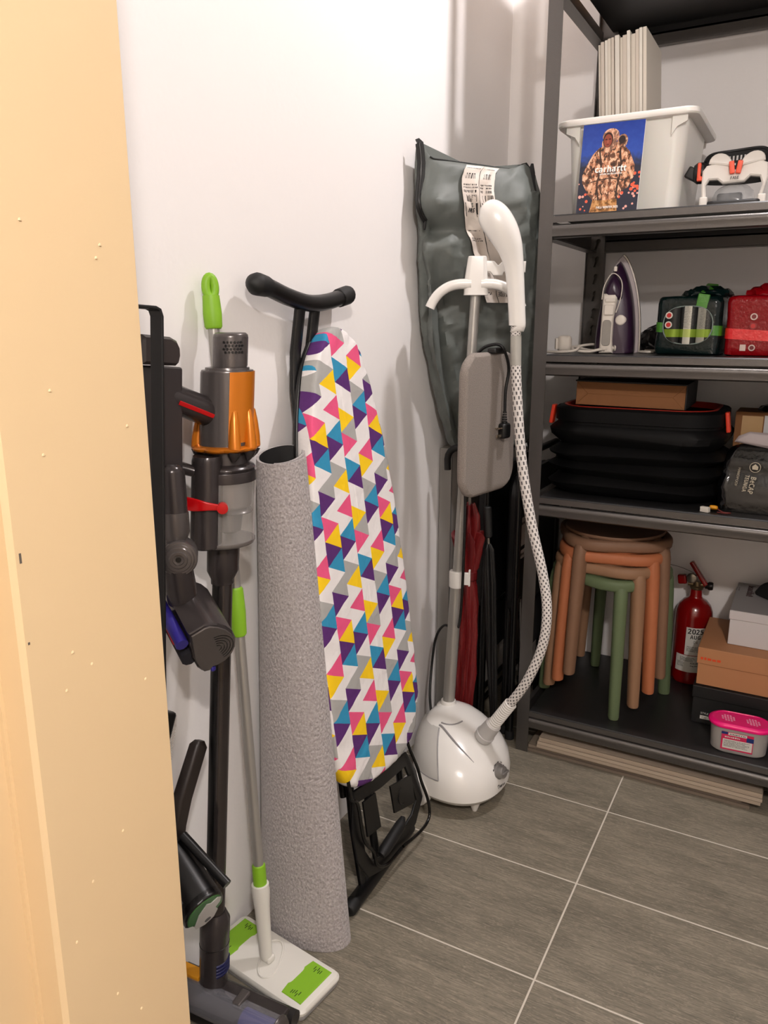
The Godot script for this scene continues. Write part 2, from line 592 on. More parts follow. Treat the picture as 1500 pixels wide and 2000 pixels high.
func rack() -> void:
	var t := thing("steel_shelving_unit", "dark grey hammered steel shelving unit with five shelves along the back wall", "shelf", Vector3(XL, 0, ZF))
	var st := steel()
	var th := 0.0022
	for sx in [0, 1]:
		var x0: float = XL if sx == 0 else XR
		var d: float = 1.0 if sx == 0 else -1.0
		var p := PackedVector2Array([Vector2(x0, ZF), Vector2(x0 + d * 0.036, ZF), Vector2(x0 + d * 0.036, ZF - th), Vector2(x0 + d * th, ZF - th), Vector2(x0 + d * th, ZF - 0.040), Vector2(x0, ZF - 0.040)])
		put(along_y(p, 0.0, 2.42), "post", st, t, 0.9)
		if sx == 1:
			p = PackedVector2Array([Vector2(x0, ZB), Vector2(x0 - 0.045, ZB), Vector2(x0 - 0.045, ZB + th), Vector2(x0 - th, ZB + th), Vector2(x0 - th, ZB + 0.040), Vector2(x0, ZB + 0.040)])
			put(along_y(p, 0.0, 2.42), "post", st, t, 0.9)
	# rear left post with its keyhole slots cut out
	var c := CSGCombiner3D.new()
	c.name = "post"
	t.add_child(c, true)
	var fa := CSGBox3D.new()
	fa.size = Vector3(0.052, 2.42, th)
	fa.position = Vector3(XL + 0.026, 1.21, ZB + 0.022) - t.position
	var fb := CSGBox3D.new()
	fb.size = Vector3(th, 2.42, 0.04)
	fb.position = Vector3(XL + th / 2, 1.21, ZB + 0.02) - t.position
	var fc := CSGBox3D.new()          # unseen back sheet and inner side, added to keep the slots dark
	fc.size = Vector3(0.052, 2.42, th)
	fc.position = Vector3(XL + 0.026, 1.21, ZB + th / 2) - t.position
	var fd := CSGBox3D.new()
	fd.size = Vector3(th, 2.42, 0.023)
	fd.position = Vector3(XL + 0.052 - th / 2, 1.21, ZB + 0.0115) - t.position
	for q in [fa, fb, fc, fd]:
		q.material = st
		c.add_child(q)
	for k in 26:
		var y := 0.20 + k * 0.0508
		if y < 0.78 or y > 1.95:
			continue
		var hole := CSGCylinder3D.new()
		hole.radius = 0.0075
		hole.height = 0.03
		hole.sides = 14
		hole.rotation_degrees = Vector3(90, 0, 0)
		hole.position = Vector3(XL + 0.032, y, ZB + 0.022) - t.position
		var slot := CSGBox3D.new()
		slot.size = Vector3(0.007, 0.022, 0.03)
		slot.rotation_degrees = Vector3(0, 0, -18)
		slot.position = Vector3(XL + 0.0285, y - 0.013, ZB + 0.022) - t.position
		for q in [hole, slot]:
			q.operation = CSGShape3D.OPERATION_SUBTRACTION
			q.material = st
			c.add_child(q)
	for y0 in [0.134, 0.772, 1.150, 1.491, 2.040]:
		# deck: sheet with a folded lip front and back
		var p := PackedVector2Array([Vector2(ZF + 0.0005, y0 - 0.018), Vector2(ZF + 0.0005, y0 - 0.003), Vector2(ZF - 0.002, y0), Vector2(ZB + 0.006, y0), Vector2(ZB + 0.006, y0 - 0.018), Vector2(ZB + 0.009, y0 - 0.018), Vector2(ZB + 0.009, y0 - 0.003), Vector2(ZF - 0.003, y0 - 0.003), Vector2(ZF - 0.003, y0 - 0.018)])
		var dk := put(along_x(p, XL + 0.0365, XR - 0.0365), "shelf_deck", deck_steel(), t, 0.85)
		var lip := PackedVector2Array([Vector2(ZF + 0.0012, y0 - 0.0185), Vector2(ZF + 0.0012, y0 - 0.0035), Vector2(ZF + 0.0006, y0 - 0.0035), Vector2(ZF + 0.0006, y0 - 0.0185)])
		put(along_x(lip, XL + 0.0365, XR - 0.0365), "shelf_lip", st, dk, 0.85)
		# beams: rolled bead above a flat web with a turned-in foot
		for w in [0, 1]:
			var zo: float = ZF if w == 0 else ZB
			var d: float = 1.0 if w == 0 else -1.0
			var q := PackedVector2Array()
			q.append(Vector2(zo - d * 0.006, y0 - (0.022 if w == 0 else 0.0035)))
			for a in [90, 65, 40, 15, -10]:
				q.append(Vector2(zo - d * 0.006 + d * 0.0115 * cos(deg_to_rad(a)), y0 - 0.034 + 0.0115 * sin(deg_to_rad(a))))
			q.append(Vector2(zo + d * 0.0035, y0 - 0.042))
			q.append(Vector2(zo + d * 0.0030, y0 - 0.051))
			q.append(Vector2(zo - d * 0.001, y0 - 0.0545))
			q.append(Vector2(zo - d * 0.020, y0 - 0.0545))
			q.append(Vector2(zo - d * 0.020, y0 - 0.052))
			q.append(Vector2(zo - d * 0.006, y0 - 0.050))
			put(along_x(q, XL + 0.0365, XR - 0.0365), "beam", st, t, 0.75)
			if w == 1:
				pass
		for sx in [0, 1]:
			var x0: float = XL + 0.003 if sx == 0 else XR - 0.003
			var d: float = 1.0 if sx == 0 else -1.0
			var q := PackedVector2Array([Vector2(x0, y0 - 0.006), Vector2(x0 + d * 0.012, y0 - 0.006), Vector2(x0 + d * 0.012, y0 - 0.045), Vector2(x0 + d * 0.030, y0 - 0.052), Vector2(x0 + d * 0.030, y0 - 0.0545), Vector2(x0, y0 - 0.0545)])
			put(along_z(q, ZB + 0.041, ZF - 0.041), "side_beam", st, t, 0.85)

func shelf_top_boxes() -> void:
	# stand on the uppermost shelf, above the frame; their edge draws the shade on the left wall
	for a in [[-0.47, 0.30, 0.30, 0.30, "closed brown carton on the uppermost steel shelf beside the corner"], [-0.12, 0.34, 0.34, 0.24, "wide closed brown carton on the uppermost steel shelf"]]:
		var c := Vector3(a[0], 2.0405, -2.20)
		var t := thing("carton", a[4], "box", c)
		put(MB.new().box(c + Vector3(0, a[3] / 2, 0), Vector3(a[1], a[3], a[2]), 0.003), "body", mat("carton_brown", Color(0.62, 0.47, 0.32), 0.85), t)
		put(MB.new().box(c + Vector3(0, a[3] + 0.0003, 0), Vector3(a[1] * 0.98, 0.0006, 0.048)), "packing_tape", mat("tape", Color(0.72, 0.58, 0.40), 0.3), t)

func storage_bin() -> void:
	var y := 1.4915
	var t := thing("storage_bin", "milky white plastic storage bin on the steel shelf holding a row of white books", "bin", Vector3(-0.46, y, -2.22))
	var wm := mat("milky_plastic", Color(0.94, 0.925, 0.90), 0.38, 0.0, {"subsurf_scatter_enabled": true, "subsurf_scatter_strength": 0.08})
	var c := Vector3(-0.465, y, -2.215)
	var rings := []
	for lv in [[0.252, 0.280, 0.0], [0.262, 0.290, 0.004], [0.284, 0.318, 0.205], [0.284, 0.318, 0.206], [0.330, 0.358, 0.207], [0.334, 0.362, 0.2105], [0.334, 0.362, 0.2185], [0.330, 0.358, 0.2215], [0.286, 0.320, 0.2215], [0.279, 0.313, 0.215], [0.258, 0.284, 0.008]]:
		rings.append(ring2(MB.rrect(lv[0], lv[1], 0.032, 5), c + Vector3(0, lv[2], 0), Vector3.RIGHT, Vector3.BACK))
	put(MB.new().loft(rings), "bin_body", wm, t, 0.8)
	# webs under the rim near the corners
	for sx in [-1, 1]:
		for sz in [-1, 1]:
			var mb := MB.new()
			mb.xf = Transform3D(Basis(Vector3(sx, 0, 0), Vector3.UP, Vector3(0, 0, 1)), c + Vector3(sx * 0.108, 0.165, sz * 0.164))
			mb.prism(PackedVector2Array([Vector2(0, 0.042), Vector2(0.034, 0.042), Vector2(0.034, 0.028), Vector2(0.012, 0.018), Vector2(0.0, 0.0)]), 0.004)
			put(mb, "rim_web", wm, t, 0.9)
	var b0 := Vector3(-0.527, y + 0.009, -2.095)
	var rng := RandomNumberGenerator.new()
	rng.seed = 12
	var x := 0.0
	var paper := [mat("book_cover_a", Color(0.87, 0.84, 0.79), 0.6), mat("book_cover_b", Color(0.83, 0.79, 0.74), 0.6), mat("book_cover_c", Color(0.90, 0.88, 0.84), 0.55)]
	var inside := mat("book_pages", Color(0.88, 0.85, 0.79), 0.9)
	for i in 13:
		var w := [0.0065, 0.008, 0.007, 0.0075, 0.0065, 0.0105, 0.0065, 0.010, 0.0075, 0.0105, 0.008, 0.0075, 0.0085][i] as float
		var hgt := [0.392, 0.394, 0.397, 0.399, 0.400, 0.404, 0.399, 0.402, 0.409, 0.402, 0.409, 0.411, 0.411][i] as float
		var zz := [-0.012, 0.0, -0.002, 0.0, 0.001, -0.001, -0.006, -0.002, 0.003, -0.004, 0.0, 0.002, 0.003][i] as float
		var base := b0 + Vector3(x, 0, zz)
		var t2 := thing("white_book", "thin white paperbound book standing upright in the milky storage bin", "book", base, "white books in the storage bin")
		t2.rotation.z = 0.075
		var fx := t2.transform
		var mb := MB.new()
		mb.xf = fx
		mb.box(Vector3(w / 2, hgt / 2, -0.1), Vector3(w, hgt, 0.2), 0.0008)
		put(mb, "cover", paper[i % 3], t2)
		mb = MB.new()
		mb.xf = fx
		mb.box(Vector3(w / 2, hgt / 2, -0.101), Vector3(w - 0.0022, hgt + 0.0006, 0.196))
		put(mb, "pages", inside, t2)
		x += w + rng.randf_range(0.0006, 0.0022)
	# magazine leaning on the bin
	var m := thing("magazine", "glossy magazine with a hooded camouflage figure leaning against the milky storage bin", "magazine", Vector3(-0.489, 1.4915, -2.008))
	m.rotation = Vector3(-0.105, 0.0, -0.012)
	var mf := m.transform
	var mb := MB.new()
	mb.xf = mf
	mb.box(Vector3(0, 0.102, -0.0045), Vector3(0.145, 0.204, 0.007), 0.0006)
	put(mb, "pages", mat("page_edge", Color(0.92, 0.91, 0.89), 0.7), m)
	mb = MB.new()
	mb.xf = mf
	mb.quad(Vector3(-0.0728, -0.0, -0.0004), Vector3(0.0728, -0.0, -0.0004), Vector3(0.0728, 0.2045, -0.0004), Vector3(-0.0728, 0.2045, -0.0004))
	mb.quad(Vector3(0.0728, 0.0, -0.0009), Vector3(-0.0728, 0.0, -0.0009), Vector3(-0.0728, 0.2045, -0.0009), Vector3(0.0728, 0.2045, -0.0009), Vector2.ZERO, Vector2.ZERO, Vector2.ZERO, Vector2.ZERO)
	put(mb, "front_cover", mat("cover_print", Color.WHITE, 0.28, 0.0, {"albedo_texture": cover_image()}), m)
	var wi := mat("white_ink", Color(0.96, 0.95, 0.93), 0.4)
	letters("carhartt", 0.0155, mf * Transform3D(Basis.IDENTITY, Vector3(0.002, 0.0915, 0.0)), wi, m, 0.074, 0.0, true)
	letters("WORK IN PROGRESS", 0.0036, mf * Transform3D(Basis.IDENTITY, Vector3(0.003, 0.0855, 0.0)), wi, m, 0.053, 0.0, true)
	letters("FALL/ WINTER 2025", 0.0052, mf * Transform3D(Basis.IDENTITY, Vector3(0.002, 0.008, 0.0)), wi, m, 0.052, 0.0, true)

func blob(p: Vector2, c: Vector2, r: Vector2) -> bool:
	var d := (p - c) / r
	return d.length_squared() < 1.0

func cover_image() -> ImageTexture:
	# generic hooded figure in leaf camouflage before a dusk sky with small lamps
	var w := 290
	var h := 408
	var im := Image.create(w, h, false, Image.FORMAT_RGB8)
	var n := FastNoiseLite.new()
	n.seed = 4
	n.frequency = 0.022
	n.fractal_octaves = 4
	var n2 := FastNoiseLite.new()
	n2.seed = 9
	n2.frequency = 0.03
	var rng := RandomNumberGenerator.new()
	rng.seed = 8
	var dots := []
	for i in 46:
		dots.append([Vector2(rng.randf() , rng.randf_range(0.66, 0.98)), rng.randf_range(0.008, 0.02), rng.randf()])
	for i in 8:
		dots.append([Vector2(rng.randf_range(0.85, 1.0), rng.randf_range(0.5, 0.8)), rng.randf_range(0.012, 0.022), 0.1])
	var jacket := PackedVector2Array([Vector2(0.30, 0.27), Vector2(0.42, 0.25), Vector2(0.58, 0.22), Vector2(0.68, 0.25), Vector2(0.80, 0.34), Vector2(0.90, 0.50), Vector2(0.90, 0.62), Vector2(0.82, 0.74), Vector2(0.70, 0.78), Vector2(0.68, 0.85), Vector2(0.50, 0.87), Vector2(0.26, 0.86), Vector2(0.18, 0.80), Vector2(0.06, 0.66), Vector2(0.05, 0.56), Vector2(0.14, 0.42), Vector2(0.20, 0.34)])
	var legs := PackedVector2Array([Vector2(0.26, 0.86), Vector2(0.66, 0.86), Vector2(0.68, 1.0), Vector2(0.22, 1.0)])
	for yy in h:
		for xx in w:
			var p := Vector2((xx + 0.5) / w, (yy + 0.5) / h)
			var col := Color(0.10, 0.22, 0.56).lerp(Color(0.20, 0.33, 0.68), clampf(p.y * 2.2 + n2.get_noise_2d(xx, yy) * 0.3, 0, 1))
			if p.y > 0.34:
				col = col.lerp(Color(0.15, 0.16, 0.22), clampf((p.y - 0.34) * 6.0 + n2.get_noise_2d(xx, yy) * 0.4, 0, 1))
			for d in dots:
				var q: Vector2 = (p - d[0]) * Vector2(0.71, 1.0)
				if q.length() < d[1]:
					col = Color(0.93, 0.66, 0.60) if d[2] > 0.3 else Color(0.90, 0.38, 0.26)
			var g := n.get_noise_2d(xx * 0.9, yy * 0.7)
			var g2 := n.get_noise_2d(xx * 2.0 + 300.0, yy * 1.3)
			var camo := Color(0.66, 0.43, 0.31)
			if g > 0.12:
				camo = Color(0.82, 0.60, 0.46)
			elif g < -0.16:
				camo = Color(0.40, 0.26, 0.19)
			if g2 > 0.24:
				camo = Color(0.90, 0.73, 0.60)
			elif g2 < -0.28:
				camo = Color(0.25, 0.17, 0.13)
			if Geometry2D.is_point_in_polygon(p, legs):
				col = camo.lerp(Color(0.70, 0.48, 0.16), 0.45)
			if Geometry2D.is_point_in_polygon(p, jacket):
				col = camo
				if absf(p.x - (0.33 + 0.02 * sin(p.y * 16.0))) < 0.012 or absf(p.x - (0.66 + 0.02 * sin(p.y * 13.0 + 1.0))) < 0.014:
					col = Color(0.22, 0.15, 0.12)
				if absf(p.y - 0.62 - 0.12 * absf(p.x - 0.5)) < 0.006 and p.x > 0.2 and p.x < 0.8:
					col = Color(0.28, 0.19, 0.14)
			if blob(p, Vector2(0.665, 0.215), Vector2(0.085, 0.075)):
				col = camo.lerp(Color(0.2, 0.14, 0.10), 0.2)
			if blob(p, Vector2(0.655, 0.20), Vector2(0.055, 0.045)):
				col = Color(0.17, 0.12, 0.11)
			if blob(p, Vector2(0.47, 0.15), Vector2(0.135, 0.085)) or blob(p, Vector2(0.45, 0.23), Vector2(0.12, 0.085)):
				col = camo.lerp(Color(0.85, 0.68, 0.58), 0.35)
			if blob(p, Vector2(0.425, 0.19), Vector2(0.082, 0.085)):
				col = Color(0.20, 0.12, 0.10)
			if blob(p, Vector2(0.425, 0.20), Vector2(0.066, 0.072)):
				col = Color(0.55, 0.27, 0.20)
				if blob(p, Vector2(0.395, 0.185), Vector2(0.018, 0.007)) or blob(p, Vector2(0.455, 0.183), Vector2(0.018, 0.007)):
					col = Color(0.15, 0.08, 0.07)
				if blob(p, Vector2(0.425, 0.243), Vector2(0.022, 0.006)):
					col = Color(0.36, 0.15, 0.13)
				if blob(p, Vector2(0.425, 0.21), Vector2(0.010, 0.018)):
					col = Color(0.66, 0.36, 0.28)
			im.set_pixel(xx, yy, col)
	im.generate_mipmaps()
	return ImageTexture.create_from_image(im)

func binding() -> void:
	var o := Vector3(-0.214, 1.4915, -2.075)
	var t := thing("snowboard_binding", "white and black snowboard binding with orange levers at the end of the shelf", "binding", o)
	t.rotation.y = 0.06
	var x := t.transform
	var wh := mat("binding_white", Color(0.90, 0.88, 0.85), 0.35)
	var bk := mat("binding_black", Color(0.055, 0.055, 0.06), 0.45)
	var org := mat("binding_orange", Color(0.95, 0.36, 0.24), 0.45)
	var mb := MB.new()
	mb.xf = x
	mb.rbox(Vector3(0.004, 0.007, -0.10), Vector3(0.125, 0.014, 0.24), 0.02, 0.004)
	put(mb, "base_plate", bk, t)
	for s in [-1, 1]:
		mb = MB.new()
		mb.xf = x
		mb.rbox(Vector3(s * 0.062, 0.012, 0.0), Vector3(0.018, 0.024, 0.03), 0.004, 0.002)
		put(mb, "foot_block", wh, t)
	# front bow: one white arch with a wide cross piece
	var outer := PackedVector2Array([Vector2(-0.067, 0.018), Vector2(-0.070, 0.050), Vector2(-0.070, 0.082), Vector2(-0.062, 0.094), Vector2(-0.028, 0.101), Vector2(-0.014, 0.100), Vector2(-0.010, 0.082), Vector2(0.012, 0.082), Vector2(0.018, 0.102), Vector2(0.055, 0.098), Vector2(0.068, 0.092), Vector2(0.071, 0.060), Vector2(0.062, 0.022), Vector2(0.055, 0.020), Vector2(0.060, 0.046), Vector2(0.054, 0.063), Vector2(0.034, 0.066), Vector2(0.022, 0.054), Vector2(-0.024, 0.052), Vector2(-0.036, 0.062), Vector2(-0.054, 0.062), Vector2(-0.061, 0.050), Vector2(-0.057, 0.018)])
	mb = MB.new()
	mb.xf = x * Transform3D(Basis(Vector3.RIGHT, -0.12), Vector3(0, 0, -0.008))
	mb.prism(outer, 0.016, 0.003)
	put(mb, "front_bow", wh, t, 0.75)
	for s in [-1, 1]:
		mb = MB.new()
		mb.xf = x * Transform3D(Basis(Vector3.RIGHT, -0.55), Vector3(s * 0.034 + 0.002, 0.092, -0.006))
		var lobe := PackedVector2Array()
		for a in range(0, 181, 18):
			lobe.append(Vector2(cos(deg_to_rad(a)) * 0.026, sin(deg_to_rad(a)) * 0.032 + (0.006 * s * cos(deg_to_rad(a)))))
		mb.prism(lobe, 0.008, 0.0025)
		put(mb, "toe_pad", wh, t, 0.75)
		mb = MB.new()
		mb.xf = x * Transform3D(Basis(Vector3.BACK, -s * 0.14), Vector3(s * 0.0065 + 0.001, 0.076, 0.004))
		mb.box(Vector3(0, 0.010, 0), Vector3(0.011, 0.028, 0.010), 0.002)
		put(mb, "clasp", org, t)
	letters("FASE", 0.0065, x * Transform3D(Basis(Vector3.RIGHT, -0.12), Vector3(0.001, 0.060, 0.008)), bk, t, 0.017, 0.0, true)
	mb = MB.new()
	mb.xf = x
	mb.rbox(Vector3(-0.078, 0.085, -0.012), Vector3(0.008, 0.036, 0.02), 0.003, 0.002)
	mb.rbox(Vector3(-0.076, 0.068, -0.010), Vector3(0.012, 0.010, 0.016), 0.003, 0.002)
	put(mb, "lever", org, t)
	for s in [-1, 1]:
		mb = MB.new()
		mb.xf = x * Transform3D(Basis(Vector3.BACK, PI / 2), Vector3(s * 0.079, 0.084, -0.03))
		mb.lathe([[0.0, -0.012], [0.022, -0.012], [0.024, -0.008], [0.024, 0.004], [0.018, 0.012], [0.0, 0.013]], 20)
		put(mb, "ratchet", bk, t)
		mb = MB.new()
		mb.xf = x * Transform3D(Basis(Vector3.BACK, s * 0.5), Vector3(s * 0.094, 0.083, -0.03))
		mb.rbox(Vector3(0, 0, 0), Vector3(0.030, 0.026, 0.022), 0.006, 0.003)
		put(mb, "buckle", bk, t)
	# high back: a curved black shell with two rows of openings
	mb = MB.new()
	var nu := 44
	var nv := 14
	var pos := func(i: int, j: int, k: float) -> Vector3:
		var a := lerpf(-1.25, 1.25, float(i) / nu)
		var f := float(j) / nv
		var top := 0.138 + 0.012 * sin(float(i) / nu * 3.0) * float(i) / nu
		var ht := lerpf(0.062, top - 0.022 * pow(absf(a) / 1.25, 5.0), f)
		var r := 0.068 + 0.006 * f
		return Vector3(sin(a) * (r + k), ht, -0.062 - cos(a) * (r * 0.7 + k) + 0.02 * (1.0 - f))
	for i in nu:
		for j in nv:
			var hole := false
			if (j == 10 or j == 11) and i % 2 == 1 and i > 4 and i < 40:
				hole = true
			if j == 8 and i % 2 == 0 and i > 5 and i < 39:
				hole = true
			if hole:
				continue
			for k in [0.0, 0.003]:
				mb.quad(x * pos.call(i, j, k), x * pos.call(i + 1, j, k), x * pos.call(i + 1, j + 1, k), x * pos.call(i, j + 1, k))
	var rim := []
	for i in nu + 1:
		rim.append(x * (pos.call(i, nv, 0.0015) as Vector3))
	mb.tube(rim, 0.004, 6)
	put(mb, "high_back", bk, t)
	mb = MB.new()
	mb.xf = x
	mb.tube(spline([Vector3(0.078, 0.075, -0.05), Vector3(0.100, 0.040, -0.08), Vector3(0.112, 0.014, -0.10)]), 0.008, 8)
	put(mb, "heel_arm", wh, t)
	# clear pouch of screws lying inside the bow
	var pp := x * Vector3(0, 0.0145, -0.045)
	var b := thing("clear_pouch", "clear plastic pouch of dark fittings lying inside the white binding", "pouch", pp)
	var nn := FastNoiseLite.new()
	nn.seed = 3
	nn.frequency = 40.0
	var rings := []
	for i in 9:
		var f := float(i) / 8
		var rr := sqrt(maxf(0.0, 1.0 - pow(f, 2.2))) * 0.95 + 0.05
		var ring := PackedVector3Array()
		for q in ell(0.048 * rr, 0.030 * rr, 26):
			var p := pp + Vector3(q.x, f * 0.044, q.y)
			ring.append(p + Vector3(nn.get_noise_3dv(p), nn.get_noise_3dv(p * 1.3), nn.get_noise_3dv(p * 0.7)) * 0.006 * minf(1.0, f * 3.0))
		rings.append(ring)
	put(MB.new().loft(rings), "film", mat("clear_film", Color(0.92, 0.94, 0.96, 0.22), 0.12, 0.0, {"transparency": BaseMaterial3D.TRANSPARENCY_ALPHA}), b, 0.9)
	put(MB.new().rbox(pp + Vector3(-0.008, 0.012, 0), Vector3(0.055, 0.020, 0.030), 0.006, 0.004), "fittings", mat("dark_parts", Color(0.10, 0.09, 0.09), 0.4), b)

# ---------------------------------------------------------------- things on the middle shelves
func teardrop(w: float, h: float, n := 30) -> PackedVector2Array:
	var out := PackedVector2Array([Vector2(-w / 2 + 0.004, 0), Vector2(w / 2 - 0.004, 0)])
	for i in n + 1:
		var f := float(i) / n
		out.append(Vector2(w / 2 * pow(maxf(0.0, 1.0 - pow(f, 2.3)), 0.75) if f < 1.0 else 0.0, 0.004 + (h - 0.004) * f))
	for i in range(n - 1, -1, -1):
		var f := float(i) / n
		out.append(Vector2(-w / 2 * pow(1.0 - pow(f, 2.3), 0.75), 0.004 + (h - 0.004) * f))
	return out

func iron_shelf() -> void:
	var y := 1.1505
	var o := Vector3(-0.486, y, -2.160)
	var t := thing("steam_iron", "dark purple and white steam iron standing on its heel on the shelf", "iron", o)
	t.rotation = Vector3(-0.02, 0.13, 0.0)
	t.scale = Vector3.ONE * 1.04
	var x := t.transform
	var mb := MB.new()
	mb.xf = x * Transform3D(Basis.IDENTITY, Vector3(0.012, 0, -0.035))
	mb.prism(teardrop(0.112, 0.248), 0.006, 0.0015)
	put(mb, "soleplate", mat("sole_steel", Color(0.62, 0.60, 0.58), 0.3, 0.7), t, 0.75)
	mb = MB.new()
	mb.xf = x * Transform3D(Basis.IDENTITY, Vector3(0.010, 0, -0.0285))
	mb.prism(teardrop(0.108, 0.243), 0.016, 0.002)
	put(mb, "skirt", mat("iron_grey", Color(0.66, 0.62, 0.63), 0.35), t, 0.75)
	var pur := mat("iron_purple", Color(0.18, 0.095, 0.19), 0.3)
	var rings := []
	for lv in [[1.0, 0.0], [0.985, 0.012], [0.93, 0.030], [0.80, 0.044], [0.55, 0.052]]:
		var p := teardrop(0.100 * lv[0], 0.228 * (0.5 + 0.5 * lv[0]))
		rings.append(ring2(p, x * Vector3(0.006, 0.0, -0.012 + lv[1]), x.basis.x, x.basis.y))
	put(MB.new().loft(rings), "water_tank", pur, t, 0.7)
	var wh := mat("iron_white", Color(0.86, 0.83, 0.79), 0.35)
	mb = MB.new()
	mb.xf = x * Transform3D(Basis.IDENTITY, Vector3(-0.010, 0, 0.026))
	mb.prism(PackedVector2Array([Vector2(-0.017, 0), Vector2(0.017, 0), Vector2(0.014, 0.03), Vector2(0.0135, 0.085), Vector2(0.020, 0.128), Vector2(0.018, 0.146), Vector2(-0.015, 0.146), Vector2(-0.016, 0.085)]), 0.030, 0.005)
	put(mb, "handle", wh, t, 0.7)
	mb = MB.new()
	mb.xf = x * Transform3D(Basis.IDENTITY, Vector3(-0.011, 0.018, 0.0545))
	mb.prism(MB.rrect(0.021, 0.064, 0.008, 4), 0.004, 0.0015)
	for i in mb.v.size():
		mb.v[i] += x.basis.y * 0.032
	put(mb, "grip", mat("grip_grey", Color(0.60, 0.58, 0.55), 0.7, 0.0, {"normal_texture": bump("grip_dots", 0.2, 3.0, 31, 1), "normal_scale": 0.6, "uv1_scale": Vector3(14, 14, 14)}), t, 0.75)
	mb = MB.new()
	mb.xf = x * Transform3D(Basis.IDENTITY, Vector3(-0.008, 0.106, 0.054))
	mb.prism(MB.rrect(0.024, 0.026, 0.004, 3), 0.007, 0.002)
	mb.xf = x * Transform3D(Basis(Vector3.RIGHT, -0.3), Vector3(-0.006, 0.128, 0.052))
	mb.prism(MB.rrect(0.026, 0.010, 0.003, 3), 0.007, 0.002)
	put(mb, "button", wh, t, 0.75)
	# front dome of the handle
	rings = []
	for lv in [[1.0, 0.0], [0.97, 0.010], [0.80, 0.019], [0.45, 0.0245]]:
		var p := PackedVector2Array()
		for q in teardrop(0.046, 0.062):
			p.append(Vector2(q.x, q.y - 0.02) * lv[0])
		rings.append(ring2(p, x * Vector3(-0.002, 0.150, 0.030 + lv[1]), x.basis.x, x.basis.y))
	put(MB.new().loft(rings), "front_cover", pur, t, 0.7)
	mb = MB.new()
	mb.xf = x
	mb.tube(spline([Vector3(-0.028, 0.132, 0.048), Vector3(-0.024, 0.165, 0.047), Vector3(-0.008, 0.194, 0.043), Vector3(0.010, 0.186, 0.044), Vector3(0.019, 0.165, 0.047), Vector3(0.016, 0.130, 0.046), Vector3(0.008, 0.100, 0.046)]), 0.0013, 6)
	put(mb, "trim_line", wh, t)
	mb = MB.new()
	mb.xf = x * Transform3D(Basis(Vector3.RIGHT, PI / 2), Vector3(0.020, 0.082, 0.034))
	mb.lathe([[0.0, 0.008], [0.009, 0.008], [0.012, 0.007], [0.0145, 0.003], [0.0145, -0.004], [0.0, -0.004]], 24)
	put(mb, "steam_dial", wh, t)
	mb = MB.new()
	mb.xf = x
	mb.rbox(Vector3(-0.001, 0.206, 0.030), Vector3(0.008, 0.012, 0.014), 0.002, 0.001)
	put(mb, "spray_nozzle", wh, t)
	var cord := mat("white_cord", Color(0.80, 0.77, 0.73), 0.5)
	mb = MB.new()
	var cy := y + 0.0042
	mb.tube(spline([Vector3(-0.470, cy + 0.010, -2.118), Vector3(-0.500, cy + 0.007, -2.098), Vector3(-0.53, cy + 0.001, -2.085), Vector3(-0.566, cy + 0.005, -2.080), Vector3(-0.572, cy + 0.012, -2.10), Vector3(-0.545, cy + 0.003, -2.150), Vector3(-0.52, cy, -2.19)]), 0.0038, 8)
	mb.tube(spline([Vector3(-0.512, cy + 0.012, -2.21), Vector3(-0.54, cy + 0.018, -2.16), Vector3(-0.575, cy + 0.012, -2.125), Vector3(-0.588, cy + 0.012, -2.110)]), 0.0036, 8)
	mb.tube(spline([Vector3(-0.415, cy, -2.18), Vector3(-0.390, cy, -2.165), Vector3(-0.377, cy, -2.20), Vector3(-0.388, cy, -2.26), Vector3(-0.42, cy, -2.27)]), 0.0036, 8)
	mb.tube(spline([Vector3(-0.640, cy - 0.0003, -2.075), Vector3(-0.60, cy, -2.055), Vector3(-0.56, cy + 0.004, -2.06), Vector3(-0.553, cy + 0.015, -2.085)]), 0.0036, 8)
	put(mb, "power_cord", cord, t)
	mb = MB.new()
	for k in 6:
		var f := k / 5.0
		mb.at(Vector3(-0.470 - 0.030 * f, cy + 0.010 - 0.003 * f, -2.118 + 0.020 * f), Basis(Vector3.UP, 0.55) * Basis(Vector3.BACK, PI / 2))
		mb.lathe([[0.0, -0.002], [0.0075 - 0.0025 * f, -0.002], [0.0075 - 0.0025 * f, 0.002], [0.0, 0.002]], 12)
	put(mb, "strain_relief", cord, t)
	mb = MB.new()
	mb.at(Vector3(-0.603, y + 0.024, -2.115), Basis(Vector3.UP, 0.35))
	mb.rbox(Vector3.ZERO, Vector3(0.038, 0.044, 0.034), 0.013, 0.010)
	mb.rbox(Vector3(-0.021, 0.0, 0.0), Vector3(0.008, 0.030, 0.030), 0.003, 0.002)
	put(mb, "plug", cord, t)
	# grey film bag behind the iron
	var bp := Vector3(-0.385, y, -2.405)
	var bag := thing("crumpled_bag", "low crumpled dark grey plastic bag lying behind the iron", "bag", bp)
	put(crumple(bp, Vector3(0.085, 0.038, 0.06), 17, 0.014), "film", mat("grey_film", Color(0.17, 0.16, 0.165), 0.3), bag, 0.85)
	pack(Vector3(-0.290, y, -2.195), true)
	pack(Vector3(-0.118, y, -2.195), false)

